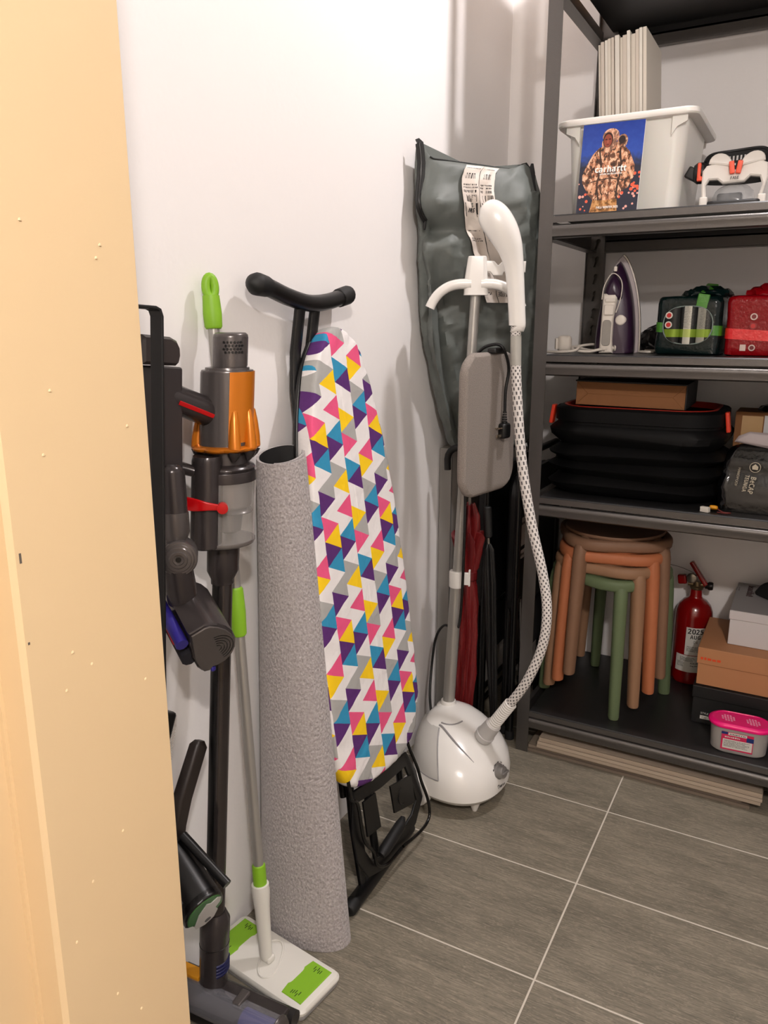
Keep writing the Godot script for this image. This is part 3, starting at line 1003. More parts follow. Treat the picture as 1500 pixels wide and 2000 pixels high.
func crumple(base: Vector3, r: Vector3, sd: int, amp: float, nr := 12, ns := 36, e := 2.6) -> MB:
	var n := FastNoiseLite.new()
	n.seed = sd
	n.frequency = 0.35 / maxf(r.x, r.z)
	n.fractal_octaves = 4
	var rings := []
	for i in nr + 1:
		var f := float(i) / nr
		var k := pow(maxf(0.0, 1.0 - pow(f, 2.4)), 0.45)
		if i == 0:
			k = 0.93
		var ring := PackedVector3Array()
		for q in ell(r.x * k, r.z * k, ns, e):
			var p := base + Vector3(q.x, f * r.y * 2.0, q.y)
			var d := Vector3(n.get_noise_3dv(p * 10.0), n.get_noise_3dv(p * 10.0 + Vector3.ONE * 50.0), n.get_noise_3dv(p * 10.0 + Vector3.ONE * 90.0)) * amp
			if i == 0:
				d.y = 0.0
			p += d
			p.y = maxf(p.y, base.y + 0.0004)
			ring.append(p)
		rings.append(ring)
	return MB.new().loft(rings)

func pack(o: Vector3, green: bool) -> void:
	var t := thing("shrink_wrapped_pack", "dark green shrink-wrapped pack with an oval window showing cans" if green else "red shrink-wrapped pack with a bright red band beside the green pack", "pack", o)
	var dark := Color(0.03, 0.095, 0.092) if green else Color(0.52, 0.02, 0.06)
	var film := mat("film_green" if green else "film_red", dark, 0.2, 0.0, {"metallic_specular": 0.3, "normal_texture": bump("shrink", 0.03, 5.0, 15, 4), "normal_scale": 0.55, "uv1_scale": Vector3(9, 9, 9), "clearcoat_enabled": true, "clearcoat": 0.35, "clearcoat_roughness": 0.15})
	var w := 0.155 if green else 0.172
	var n := FastNoiseLite.new()
	n.seed = 40 if green else 41
	n.frequency = 18.0
	var rings := []
	var h := 0.143
	for lv in [[0.92, 0.0], [0.985, 0.004], [1.0, 0.02], [0.985, 0.05], [0.99, 0.09], [1.0, 0.125], [0.97, 0.138], [0.90, 0.143], [0.5, 0.146]]:
		var ring := PackedVector3Array()
		for q in MB.rrect(w * lv[0], 0.19 * lv[0], 0.02, 8):
			var p: Vector3 = o + Vector3(q.x, lv[1], q.y)
			var a := 0.0022 if lv[1] > 0.001 else 0.0
			ring.append(p + Vector3(n.get_noise_3dv(p), n.get_noise_3dv(p * 1.7) * 0.5, n.get_noise_3dv(p * 1.3)) * a * 1.6)
		rings.append(ring)
	put(MB.new().loft(rings), "film", film, t, 0.5)
	var zf := o.z + 0.0957
	# band across the front and round the sides
	var band := mat("band_lime" if green else "band_red", Color(0.22, 0.50, 0.07) if green else Color(0.86, 0.03, 0.08), 0.2, 0.0, {"clearcoat_enabled": true, "clearcoat": 0.7, "normal_texture": bump("shrink", 0.03, 5.0, 15, 4), "normal_scale": 0.4, "uv1_scale": Vector3(9, 9, 9)})
	var mb := MB.new()
	var rr := []
	for lv in [0.052, 0.060, 0.070, 0.076] if green else [0.036, 0.044, 0.054, 0.061]:
		var ring := PackedVector3Array()
		for q in MB.rrect(w * 0.99 + 0.0035, 0.19 * 0.99 + 0.0035, 0.021, 8):
			ring.append(o + Vector3(q.x, lv - q.x * 0.06, q.y))
		rr.append(ring)
	mb.loft(rr, false, false)
	put(mb, "band", band, t, 0.5)
	if green:
		put(crumple(o + Vector3(0.030, 0.141, -0.005), Vector3(0.060, 0.013, 0.080), 43, 0.012, 8, 30), "top_folds", film, t, 0.6)
		mb = MB.new()
		mb.at(o + Vector3(0.028, 0.119, 0.0), Basis(Vector3.BACK, -0.15))
		mb.rbox(Vector3(0, 0.012, 0.0925), Vector3(0.028, 0.034, 0.006), 0.003, 0.002)
		mb.at(o + Vector3(0.034, 0.158, 0.020), Basis(Vector3.BACK, -0.1) * Basis(Vector3.RIGHT, 0.25))
		mb.rbox(Vector3(0, 0.0045, 0.0), Vector3(0.028, 0.005, 0.10), 0.003, 0.002)
		put(mb, "lime_stripe", band, t)
		# oval window: the bulging can fronts behind the opening
		var g := MB.new()
		var nx := 30
		var ny := 16
		var oc := o + Vector3(0.0, 0.073, 0.0)
		var surf := func(i: int, j: int) -> Vector3:
			var u := float(i) / nx * 2 - 1
			var hh := pow(1.0 - pow(absf(u), 2.6), 0.42) * 0.046
			var px := u * 0.058
			var cell := fposmod(px + 0.0195, 0.039) - 0.0195
			var bulge := sqrt(maxf(0.0, 0.0205 * 0.0205 - cell * cell)) - 0.0205
			return Vector3(oc.x + px, oc.y + lerpf(-hh, hh, float(j) / ny), zf + 0.0062 + bulge * 0.45)
		for i in nx:
			for j in ny:
				var a: Vector3 = surf.call(i, j)
				var b: Vector3 = surf.call(i + 1, j)
				var c: Vector3 = surf.call(i + 1, j + 1)
				var d: Vector3 = surf.call(i, j + 1)
				var f := func(p: Vector3) -> Vector2: return Vector2((p.x - oc.x) / 0.12 + 0.5, 0.5 - (p.y - oc.y) / 0.1)
				g.quad(a, b, c, d, f.call(a), f.call(b), f.call(c), f.call(d))
		put(g, "cans", mat("can_print", Color.WHITE, 0.3, 0.35, {"albedo_texture": can_image()}), t, 0.4)
		var loop := []
		for k in 48:
			var a := TAU * k / 48
			var e := 2.0 / 2.6
			loop.append(Vector3(oc.x + signf(cos(a)) * pow(absf(cos(a)), e) * 0.058, oc.y + signf(sin(a)) * pow(absf(sin(a)), 0.84) * 0.046, zf + 0.0035))
		put(MB.new().tube(loop, 0.0017, 6, false, true), "window_edge", mat("film_edge", Color(0.45, 0.50, 0.48), 0.2), t)
		for k in 2:
			seal(t, Vector3(oc.x - 0.045, oc.y + 0.024 - k * 0.023, zf + 0.0066), 0.0085, Color(0.80, 0.78, 0.74), Color(0.72, 0.10, 0.10))
	else:
		seal(t, Vector3(o.x - 0.024, o.y + 0.093, zf + 0.0006), 0.008, Color(0.80, 0.72, 0.68), Color(0.45, 0.10, 0.10))
		seal(t, Vector3(o.x - 0.024, o.y + 0.071, zf + 0.0006), 0.008, Color(0.55, 0.05, 0.08), Color(0.75, 0.12, 0.12))
		seal(t, Vector3(o.x - 0.022, o.y + 0.020, zf + 0.0006), 0.0075, Color(0.80, 0.72, 0.68), Color(0.40, 0.03, 0.05))
		put(MB.new().box(Vector3(o.x - 0.042, o.y + 0.020, zf + 0.0004), Vector3(0.013, 0.015, 0.0008)), "printed_mark", mat("mark_pale", Color(0.80, 0.72, 0.68), 0.4), t)
		put(crumple(o + Vector3(0.015, 0.141, -0.005), Vector3(0.066, 0.015, 0.080), 47, 0.012, 8, 30), "top_folds", film, t, 0.6)

func seal(t: Node, p: Vector3, r: float, c0: Color, c1: Color) -> void:
	var mb := MB.new().at(p, Basis(Vector3.RIGHT, PI / 2))
	mb.lathe([[0.0, 0.0006], [r, 0.0006], [r, 0.0], [0.0, 0.0]], 20)
	var a := put(mb, "printed_seal", mat("seal_%s" % c0.to_html(), c0, 0.4), t)
	mb = MB.new().at(p + Vector3(0, 0, 0.0004), Basis(Vector3.RIGHT, PI / 2))
	mb.lathe([[0.0, 0.0006], [r * 0.66, 0.0006], [r * 0.66, 0.0], [0.0, 0.0]], 20)
	put(mb, "seal_centre", mat("seal_%s" % c1.to_html(), c1, 0.4), a)

func can_image() -> ImageTexture:
	var im := Image.create(240, 200, false, Image.FORMAT_RGB8)
	var rng := RandomNumberGenerator.new()
	rng.seed = 2
	for y in 200:
		for x in 240:
			var px := (x / 240.0 - 0.5) * 0.12
			var can := int(floor((px + 0.0195) / 0.039))
			var cell := fposmod(px + 0.0195, 0.039) / 0.039
			var col := Color(0.05, 0.06, 0.055)
			var lime := y > 118 and y < 158
			if lime:
				col = Color(0.44, 0.55, 0.10)
			if can == 0 and cell > 0.25 and cell < 0.70:
				col = Color(0.72, 0.72, 0.68) if not lime else Color(0.66, 0.72, 0.40)
			elif can == 1 and cell > 0.05 and cell < 0.55:
				col = Color(0.60, 0.60, 0.56) if not lime else Color(0.55, 0.66, 0.25)
			if can >= 0 and y < 116 and (y % 6) < 3 and rng.randf() < 0.55 and cell > 0.2 and cell < 0.85:
				col = Color(0.35, 0.35, 0.33)
			im.set_pixel(x, y, col)
	im.generate_mipmaps()
	return ImageTexture.create_from_image(im)

func tub_shelf() -> void:
	var y := 0.7725
	var c := Vector3(-0.405, y, -2.225)
	var t := thing("collapsible_tub", "black collapsible rubber tub with folded bellows sides and orange latches", "tub", c)
	var bk := mat("tub_black", Color(0.03, 0.03, 0.032), 0.6, 0.0, {"metallic_specular": 0.28})
	var rings := []
	# bellows: [half width, half depth, height]
	for lv in [[0.190, 0.135, 0.0], [0.205, 0.150, 0.004], [0.222, 0.166, 0.020], [0.230, 0.172, 0.032], [0.204, 0.148, 0.050], [0.228, 0.170, 0.068], [0.231, 0.172, 0.074], [0.204, 0.148, 0.092], [0.229, 0.170, 0.110], [0.231, 0.172, 0.116], [0.204, 0.148, 0.136], [0.228, 0.170, 0.158], [0.232, 0.172, 0.172], [0.222, 0.166, 0.186], [0.214, 0.160, 0.192], [0.214, 0.160, 0.232], [0.208, 0.154, 0.238], [0.198, 0.146, 0.238], [0.194, 0.142, 0.230], [0.196, 0.144, 0.190], [0.190, 0.138, 0.020]]:
		var ring := PackedVector3Array()
		for q in MB.rrect(lv[0] * 2, lv[1] * 2, 0.095, 9):
			var wav := 0.004 * sin(q.x * 13.0 + lv[2] * 60.0) if lv[2] > 0.015 and lv[2] < 0.185 else 0.0
			ring.append(c + Vector3(q.x, lv[2] + wav, q.y))
		rings.append(ring)
	put(MB.new().loft(rings), "bellows_body", bk, t, 0.75)
	rings = []
	for lv in [[0.199, 0.147, 0.2375], [0.1995, 0.1475, 0.2400], [0.194, 0.142, 0.2400], [0.190, 0.138, 0.232], [0.190, 0.138, 0.224]]:
		rings.append(ring2(MB.rrect(lv[0] * 2, lv[1] * 2, 0.09, 9), c + Vector3(0, lv[2], 0), Vector3.RIGHT, Vector3.BACK))
	put(MB.new().loft(rings, false, false), "rim_lining", mat("tub_lining", Color(0.62, 0.13, 0.06), 0.5), t, 0.75)
	rings = []
	for lv in [[0.2145, 0.1605, 0.198], [0.219, 0.165, 0.200], [0.219, 0.165, 0.232], [0.2145, 0.1605, 0.236]]:
		rings.append(ring2(MB.rrect(lv[0] * 2, lv[1] * 2, 0.098, 9), c + Vector3(0, lv[2], 0), Vector3.RIGHT, Vector3.BACK))
	put(MB.new().loft(rings, false, false), "rim_band", bk, t, 0.75)
	for s in [-1, 1]:
		var p: Vector3 = c + Vector3(s * 0.226, 0.210, 0.085 if s < 0 else 0.070)
		var mb := MB.new().at(p, Basis(Vector3.BACK, 0.14 * s))
		mb.rbox(Vector3.ZERO, Vector3(0.010, 0.052, 0.026), 0.003, 0.002)
		put(mb, "latch", mat("latch_orange", Color(0.83, 0.20, 0.08), 0.45), t)
	# open carton tray lying across the tub
	var b := Vector3(-0.420, 1.0145, -2.20)
	var k := thing("cardboard_tray", "flat brown cardboard carton with folded corners lying across the black tub", "box", b)
	k.rotation = Vector3(0.0, 0.02, -0.012)
	var x := k.transform
	var card := mat("kraft", Color(0.50, 0.33, 0.19), 0.85, 0.0, {"normal_texture": bump("kraft_fibre", 0.06, 1.0, 61, 3), "normal_scale": 0.15, "uv1_scale": Vector3(5, 5, 5)})
	var edge := mat("dark_lid", Color(0.06, 0.055, 0.055), 0.6)
	var mb := MB.new()
	mb.xf = x
	mb.box(Vector3(0, 0.031, -0.002), Vector3(0.278, 0.062, 0.22), 0.002)
	put(mb, "body", card, k)
	mb = MB.new()
	mb.xf = x
	mb.box(Vector3(0, 0.0632, -0.002), Vector3(0.284, 0.004, 0.226), 0.001)
	mb.box(Vector3(0.1405, 0.032, -0.002), Vector3(0.003, 0.062, 0.226), 0.0008)
	put(mb, "outer_sleeve", edge, k)
	mb = MB.new()
	mb.xf = x
	for s in [-1, 1]:
		mb.tube([Vector3(s * 0.1385, 0.0, 0.1083), Vector3(s * 0.108, 0.030, 0.1083)], 0.0006, 4)
		mb.tube([Vector3(s * 0.1385, 0.0615, 0.1083), Vector3(s * 0.108, 0.030, 0.1083)], 0.0006, 4)
	mb.tube([Vector3(-0.108, 0.030, 0.1083), Vector3(0.108, 0.030, 0.1083)], 0.0004, 4)
	put(mb, "fold_crease", card, k)
	# carton with a white label behind the black package
	b = Vector3(-0.05, y, -2.30)
	k = thing("labelled_carton", "brown carton with a white address label standing behind the black package", "box", b)
	put(MB.new().box(b + Vector3(0, 0.115, 0), Vector3(0.24, 0.23, 0.12), 0.002), "body", card, k)
	put(MB.new().box(b + Vector3(0.03, 0.18, 0.0605), Vector3(0.16, 0.085, 0.0008)), "address_label", mat("label_paper", Color(0.78, 0.78, 0.78), 0.6), k)
	put(MB.new().box(b + Vector3(-0.078, 0.165, 0.0604), Vector3(0.05, 0.11, 0.0006)), "packing_tape", mat("tape", Color(0.72, 0.58, 0.40), 0.3), k)
	put(crumple(b + Vector3(0.03, 0.2305, 0), Vector3(0.10, 0.012, 0.05), 71, 0.010, 6), "torn_film", mat("black_film", Color(0.02, 0.02, 0.022), 0.3), k, 0.85)
	# black film package with a printed emblem
	b = Vector3(-0.055, y, -2.105)
	k = thing("black_film_package", "glossy black plastic package with a pale printed emblem at the shelf end", "package", b)
	var film := mat("black_gloss_film", Color(0.028, 0.028, 0.032), 0.16, 0.0, {"normal_texture": bump("shrink", 0.03, 5.0, 15, 4), "normal_scale": 0.14, "uv1_scale": Vector3(7, 7, 7)})
	var wn := FastNoiseLite.new()
	wn.seed = 23
	wn.frequency = 16.0
	wn.fractal_octaves = 3
	var pr := []
	for i in 19:
		var g := i / 18.0
		var kx := 1.0 - 0.10 * g * g - 0.5 * pow(g, 14.0)
		var kz := 1.0 - 0.45 * g * g - 0.4 * pow(g, 10.0)
		var ring := PackedVector3Array()
		for q in MB.rrect(0.236 * kx, 0.098 * kz, 0.022 * kz, 14):
			var p := b + Vector3(q.x - 0.005, 0.0005 + g * 0.172, q.y - 0.012 * g)
			var a := 0.011 * minf(1.0, g * 4.0)
			ring.append(p + Vector3(wn.get_noise_3dv(p), wn.get_noise_3dv(p * 1.3) * 0.4, wn.get_noise_3dv(p * 0.8 + Vector3.ONE)) * a)
		pr.append(ring)
	put(MB.new().loft(pr), "film", film, k, 0.4)
	var wp := mat("white_pouch", Color(0.62, 0.58, 0.58), 0.5)
	mb = MB.new().at(b + Vector3(0.004, 0.157, -0.002), Basis(Vector3.BACK, -0.10) * Basis(Vector3.RIGHT, -0.15))
	mb.prism(PackedVector2Array([Vector2(-0.105, 0.0), Vector2(-0.098, 0.016), Vector2(-0.075, 0.030), Vector2(-0.02, 0.034), Vector2(0.05, 0.030), Vector2(0.12, 0.012), Vector2(0.12, -0.010), Vector2(-0.02, -0.004)]), 0.02, 0.006)
	put(mb, "paper_header", wp, k, 0.7)
	var ink := mat("pale_ink", Color(0.70, 0.66, 0.58), 0.5)
	var f2 := Transform3D(Basis(Vector3.BACK, -PI / 2 - 0.12), Vector3(-0.106, 0.868, b.z + 0.0525))
	letters("BeCAP", 0.012, f2 * Transform3D(Basis.IDENTITY, Vector3(0.024, 0.0, 0.0)), ink, k, 0.042, 0.0, true)
	letters("TEUNGA", 0.009, f2 * Transform3D(Basis.IDENTITY, Vector3(0.022, -0.013, 0.0)), ink, k, 0.042, 0.0, true)
	letters("HANDPOOF", 0.0055, f2 * Transform3D(Basis.IDENTITY, Vector3(0.010, -0.032, 0.0)), ink, k, 0.046)
	mb = MB.new().at(Vector3(-0.100, 0.888, b.z + 0.0515))
	var loop := []
	for i in 24:
		loop.append(Vector3(cos(TAU * i / 24) * 0.012, sin(TAU * i / 24) * 0.012, 0))
	mb.tube(loop, 0.0008, 5, false, true)
	mb.prism(PackedVector2Array([Vector2(-0.006, -0.005), Vector2(0.006, -0.006), Vector2(0.007, 0.002), Vector2(0.0, 0.008), Vector2(-0.007, 0.002)]), 0.0006)
	put(mb, "printed_emblem", ink, k)
	# yellow charm on a red string, small white box
	b = Vector3(-0.182, y, -2.035)
	k = thing("yellow_charm", "small yellow charm on a red string in front of the black package", "charm", b)
	mb = MB.new().at(b + Vector3(0, 0.010, 0), Basis(Vector3.RIGHT, -0.5))
	mb.rbox(Vector3.ZERO, Vector3(0.020, 0.009, 0.016), 0.006, 0.003)
	put(mb, "charm_body", mat("charm_yellow", Color(0.82, 0.56, 0.05), 0.5), k)
	put(MB.new().tube(spline([b + Vector3(0.008, 0.010, 0.003), b + Vector3(0.022, 0.003, 0.008), b + Vector3(0.040, 0.0022, 0.006), b + Vector3(0.030, 0.0022, 0.016), b + Vector3(0.010, 0.0022, 0.012)]), 0.0015, 6), "string", mat("red_string", Color(0.36, 0.08, 0.06), 0.7), k)
	b = Vector3(-0.200, y, -2.022)
	k = thing("small_white_box", "tiny white card box lying on the shelf edge by the yellow charm", "box", b)
	k.rotation.y = -0.35
	mb = MB.new()
	mb.xf = k.transform
	mb.box(Vector3(0, 0.0065, 0), Vector3(0.021, 0.013, 0.012), 0.0008)
	put(mb, "carton", mat("white_card", Color(0.80, 0.78, 0.74), 0.6), k)
	mb = MB.new()
	mb.xf = k.transform
	mb.box(Vector3(0.004, 0.00655, 0), Vector3(0.0006, 0.0134, 0.0124))
	put(mb, "fold_line", mat("white_card", Color(0.80, 0.78, 0.74), 0.6), k)

# ---------------------------------------------------------------- bottom shelf
func stools() -> void:
	var h := 0.412
	var cols := [["sage green", Color(0.37, 0.43, 0.30), 22.0], ["tan", Color(0.57, 0.43, 0.32), 39.0], ["orange terracotta", Color(0.69, 0.41, 0.26), 54.0], ["brown", Color(0.50, 0.37, 0.28), 68.0]]
	var where := ["at the bottom of the stool stack", "second from the bottom of the stool stack", "third from the bottom of the stool stack", "on top of the stool stack"]
	var proto: Node3D = null
	for i in 4:
		var p := Vector3(-0.459, 0.1345 + 0.036 * i, -2.238)
		var label: String = "%s plastic stacking stool %s" % [cols[i][0], where[i]]
		var m := mat("stool_%d" % i, cols[i][1], 0.62, 0.0, {"normal_texture": bump("matte_plastic", 0.3, 1.0, 51, 2), "normal_scale": 0.12, "uv1_scale": Vector3(8, 8, 8)})
		var s: Node3D
		if proto == null:
			s = thing("stacking_stool", label, "stool", Vector3.ZERO, "stacked plastic stools")
			proto = s
			put(MB.new().lathe([[0.0, h - 0.012], [0.136, h - 0.012], [0.139, h - 0.009], [0.141, h - 0.004], [0.139, h], [0.134, h + 0.0005], [0.131, h - 0.002], [0.0, h - 0.003]], 40), "seat", m, s)
			var loop := []
			var n := 64
			for k in n:
				var a := TAU * k / n
				var c4 := cos(4.0 * a)
				var r := 0.146 + 0.011 * c4
				loop.append(Vector3(sin(a) * r, h - 0.024, cos(a) * r))
			var prof := PackedVector2Array()
			for q in ell(0.015, 0.0172, 12, 2.6):
				prof.append(q)
			put(MB.new().sweep(loop, prof, 1.0, Vector3.UP, false, true), "seat_frame", m, s)
			for k in 4:
				var a := TAU * k / 4
				var d := Vector3(sin(a), 0, cos(a))
				var path := [d * 0.120 + Vector3(0, h - 0.024, 0), d * 0.142 + Vector3(0, h - 0.0235, 0), d * 0.152 + Vector3(0, h - 0.030, 0), d * 0.156 + Vector3(0, h - 0.045, 0), d * 0.159 + Vector3(0, h - 0.07, 0), d * 0.170 + Vector3(0, h * 0.4, 0), d * 0.179 + Vector3(0, 0.004, 0), d * 0.179 + Vector3(0, 0.0, 0)]
				var lp := PackedVector2Array()
				for q in ell(1.0, 0.86, 14, 2.4):
					lp.append(q)
				put(MB.new().sweep(path, lp, [0.014, 0.0185, 0.0205, 0.0215, 0.0215, 0.0195, 0.0175, 0.0160], Vector3(-d.z, 0, d.x)), "leg", m, s)
		else:
			s = proto.duplicate()
			s.name = numbered("stacking_stool")
			add_child(s)
			tag(s, label, "stool", "stacked plastic stools")
			for q in s.get_children():
				(q as MeshInstance3D).material_override = m
		s.position = p
		s.rotation.y = deg_to_rad(cols[i][2])

func extinguisher() -> void:
	var o := Vector3(-0.243, 0.1345, -2.445)
	var t := thing("fire_extinguisher", "small red fire extinguisher with white paper labels on the bottom shelf", "extinguisher", o)
	var red := mat("enamel_red", Color(0.50, 0.025, 0.03), 0.22, 0.0, {"clearcoat_enabled": true, "clearcoat": 0.6, "clearcoat_roughness": 0.08})
	var r := 0.054
	put(MB.new().at(o).lathe([[0.0, 0.004], [0.040, 0.004], [0.046, 0.0], [0.052, 0.004], [0.0535, 0.016], [r, 0.03], [r, 0.215], [0.0525, 0.232], [0.046, 0.250], [0.034, 0.264], [0.021, 0.271], [0.018, 0.278], [0.017, 0.300], [0.0, 0.300]], 36), "cylinder", red, t)
	var brass := mat("valve_metal", Color(0.45, 0.38, 0.28), 0.35, 0.8)
	var vb := o + Vector3(0, 0.300, 0)
	var mb := MB.new().at(vb)
	mb.lathe([[0.019, 0.0], [0.020, 0.003], [0.020, 0.007], [0.013, 0.010], [0.012, 0.024], [0.0, 0.024]], 20)
	mb.tube([Vector3(-0.026, 0.014, 0.0), Vector3(0.028, 0.014, 0.0)], 0.007, 10)
	put(mb, "valve", brass, t)
	mb = MB.new().at(vb + Vector3(0.030, 0.014, 0), Basis(Vector3.BACK, PI / 2))
	mb.lathe([[0.0, -0.016], [0.011, -0.016], [0.013, -0.012], [0.013, -0.004], [0.010, 0.0], [0.010, 0.006], [0.0, 0.006]], 14)
	put(mb, "outlet_nut", mat("dark_nut", Color(0.12, 0.10, 0.09), 0.4, 0.5), t)
	mb = MB.new().at(vb + Vector3(-0.016, 0.034, 0.006), Basis(Vector3.RIGHT, PI / 2))
	mb.lathe([[0.0, -0.008], [0.013, -0.008], [0.0155, -0.005], [0.0155, 0.006], [0.013, 0.008], [0.0, 0.0085]], 20)
	put(mb, "pressure_gauge", mat("gauge_chrome", Color(0.55, 0.52, 0.48), 0.2, 0.8), t)
	mb = MB.new()
	mb.xf = Transform3D(Basis(Vector3.BACK, -0.95), vb + Vector3(0.010, 0.018, 0.0))
	mb.rbox(Vector3(-0.030, 0.012, 0.0), Vector3(0.085, 0.014, 0.020), 0.004, 0.004)
	put(mb, "squeeze_lever", red, t)
	mb = MB.new()
	mb.xf = Transform3D(Basis(Vector3.BACK, 0.15), vb)
	mb.rbox(Vector3(-0.040, 0.030, -0.004), Vector3(0.026, 0.030, 0.018), 0.005, 0.004)
	put(mb, "carry_handle", red, t)
	put(MB.new().tube(spline([vb + Vector3(-0.01, 0.05, 0.006), vb + Vector3(-0.05, 0.062, 0.004), vb + Vector3(-0.09, 0.066, 0.0)]), 0.0008, 5), "pin_wire", mat("wire_dark", Color(0.1, 0.1, 0.1), 0.5), t)
	# labels wrap the cylinder; their middle faces a little right of +z
	var paper := mat("label_white", Color(0.84, 0.83, 0.80), 0.45)
	var ink := mat("black_ink", Color(0.03, 0.03, 0.03), 0.5)
	for a in [[0.10, 0.190, -0.22, 0.80], [0.044, 0.098, -0.70, 0.9]]:
		mb = MB.new()
		var n := 18
		for k in n:
			var a0 := lerpf(a[2], a[3], float(k) / n)
			var a1 := lerpf(a[2], a[3], float(k + 1) / n)
			for q in [0.0003, 0.0006]:
				var rr: float = r + q
				mb.quad(o + Vector3(sin(a0) * rr, a[0], cos(a0) * rr), o + Vector3(sin(a1) * rr, a[0], cos(a1) * rr), o + Vector3(sin(a1) * rr, a[1], cos(a1) * rr), o + Vector3(sin(a0) * rr, a[1], cos(a0) * rr))
		put(mb, "paper_label", paper, t)
	var b1 := func(ang: float, yy: float) -> Transform3D:
		return Transform3D(Basis(Vector3.UP, ang), o + Basis(Vector3.UP, ang) * Vector3(0, yy, r + 0.0007))
	letters("2025", 0.0165, b1.call(0.29, 0.170), ink, t, 0.046, r, true)
	letters("AUG", 0.0125, b1.call(0.29, 0.154), ink, t, 0.030, r, true)
	letters("O A", 0.010, b1.call(0.32, 0.139), ink, t, 0.012, r)
	print_rows(b1.call(0.29, 0.127), 0.044, 5, 0.0021, ink, t, r, 7)
	print_rows(b1.call(-0.02, 0.090), 0.046, 4, 0.0021, ink, t, r, 8)
	print_rows(b1.call(-0.38, 0.074), 0.022, 5, 0.0020, ink, t, r, 9)
	letters("AUG 20", 0.0045, b1.call(0.34, 0.072), ink, t, 0.022, r, true)
	letters("Aug 202", 0.0045, b1.call(0.34, 0.063), ink, t, 0.022, r, true)

func carton(called: String, label: String, o: Vector3, s: Vector3, lid_h: float, m: Material, lid: Material, over := 0.003) -> Node3D:
	var t := thing(called, label, "box", o)
	put(MB.new().box(o + Vector3(s.x / 2, (s.y - 0.004) / 2, -s.z / 2), Vector3(s.x, s.y - 0.004, s.z), 0.0015), "body", m, t)
	put(MB.new().box(o + Vector3(s.x / 2, s.y - lid_h / 2, -s.z / 2), Vector3(s.x + over * 2, lid_h, s.z + over * 2), 0.002), "lid", lid, t)
	return t

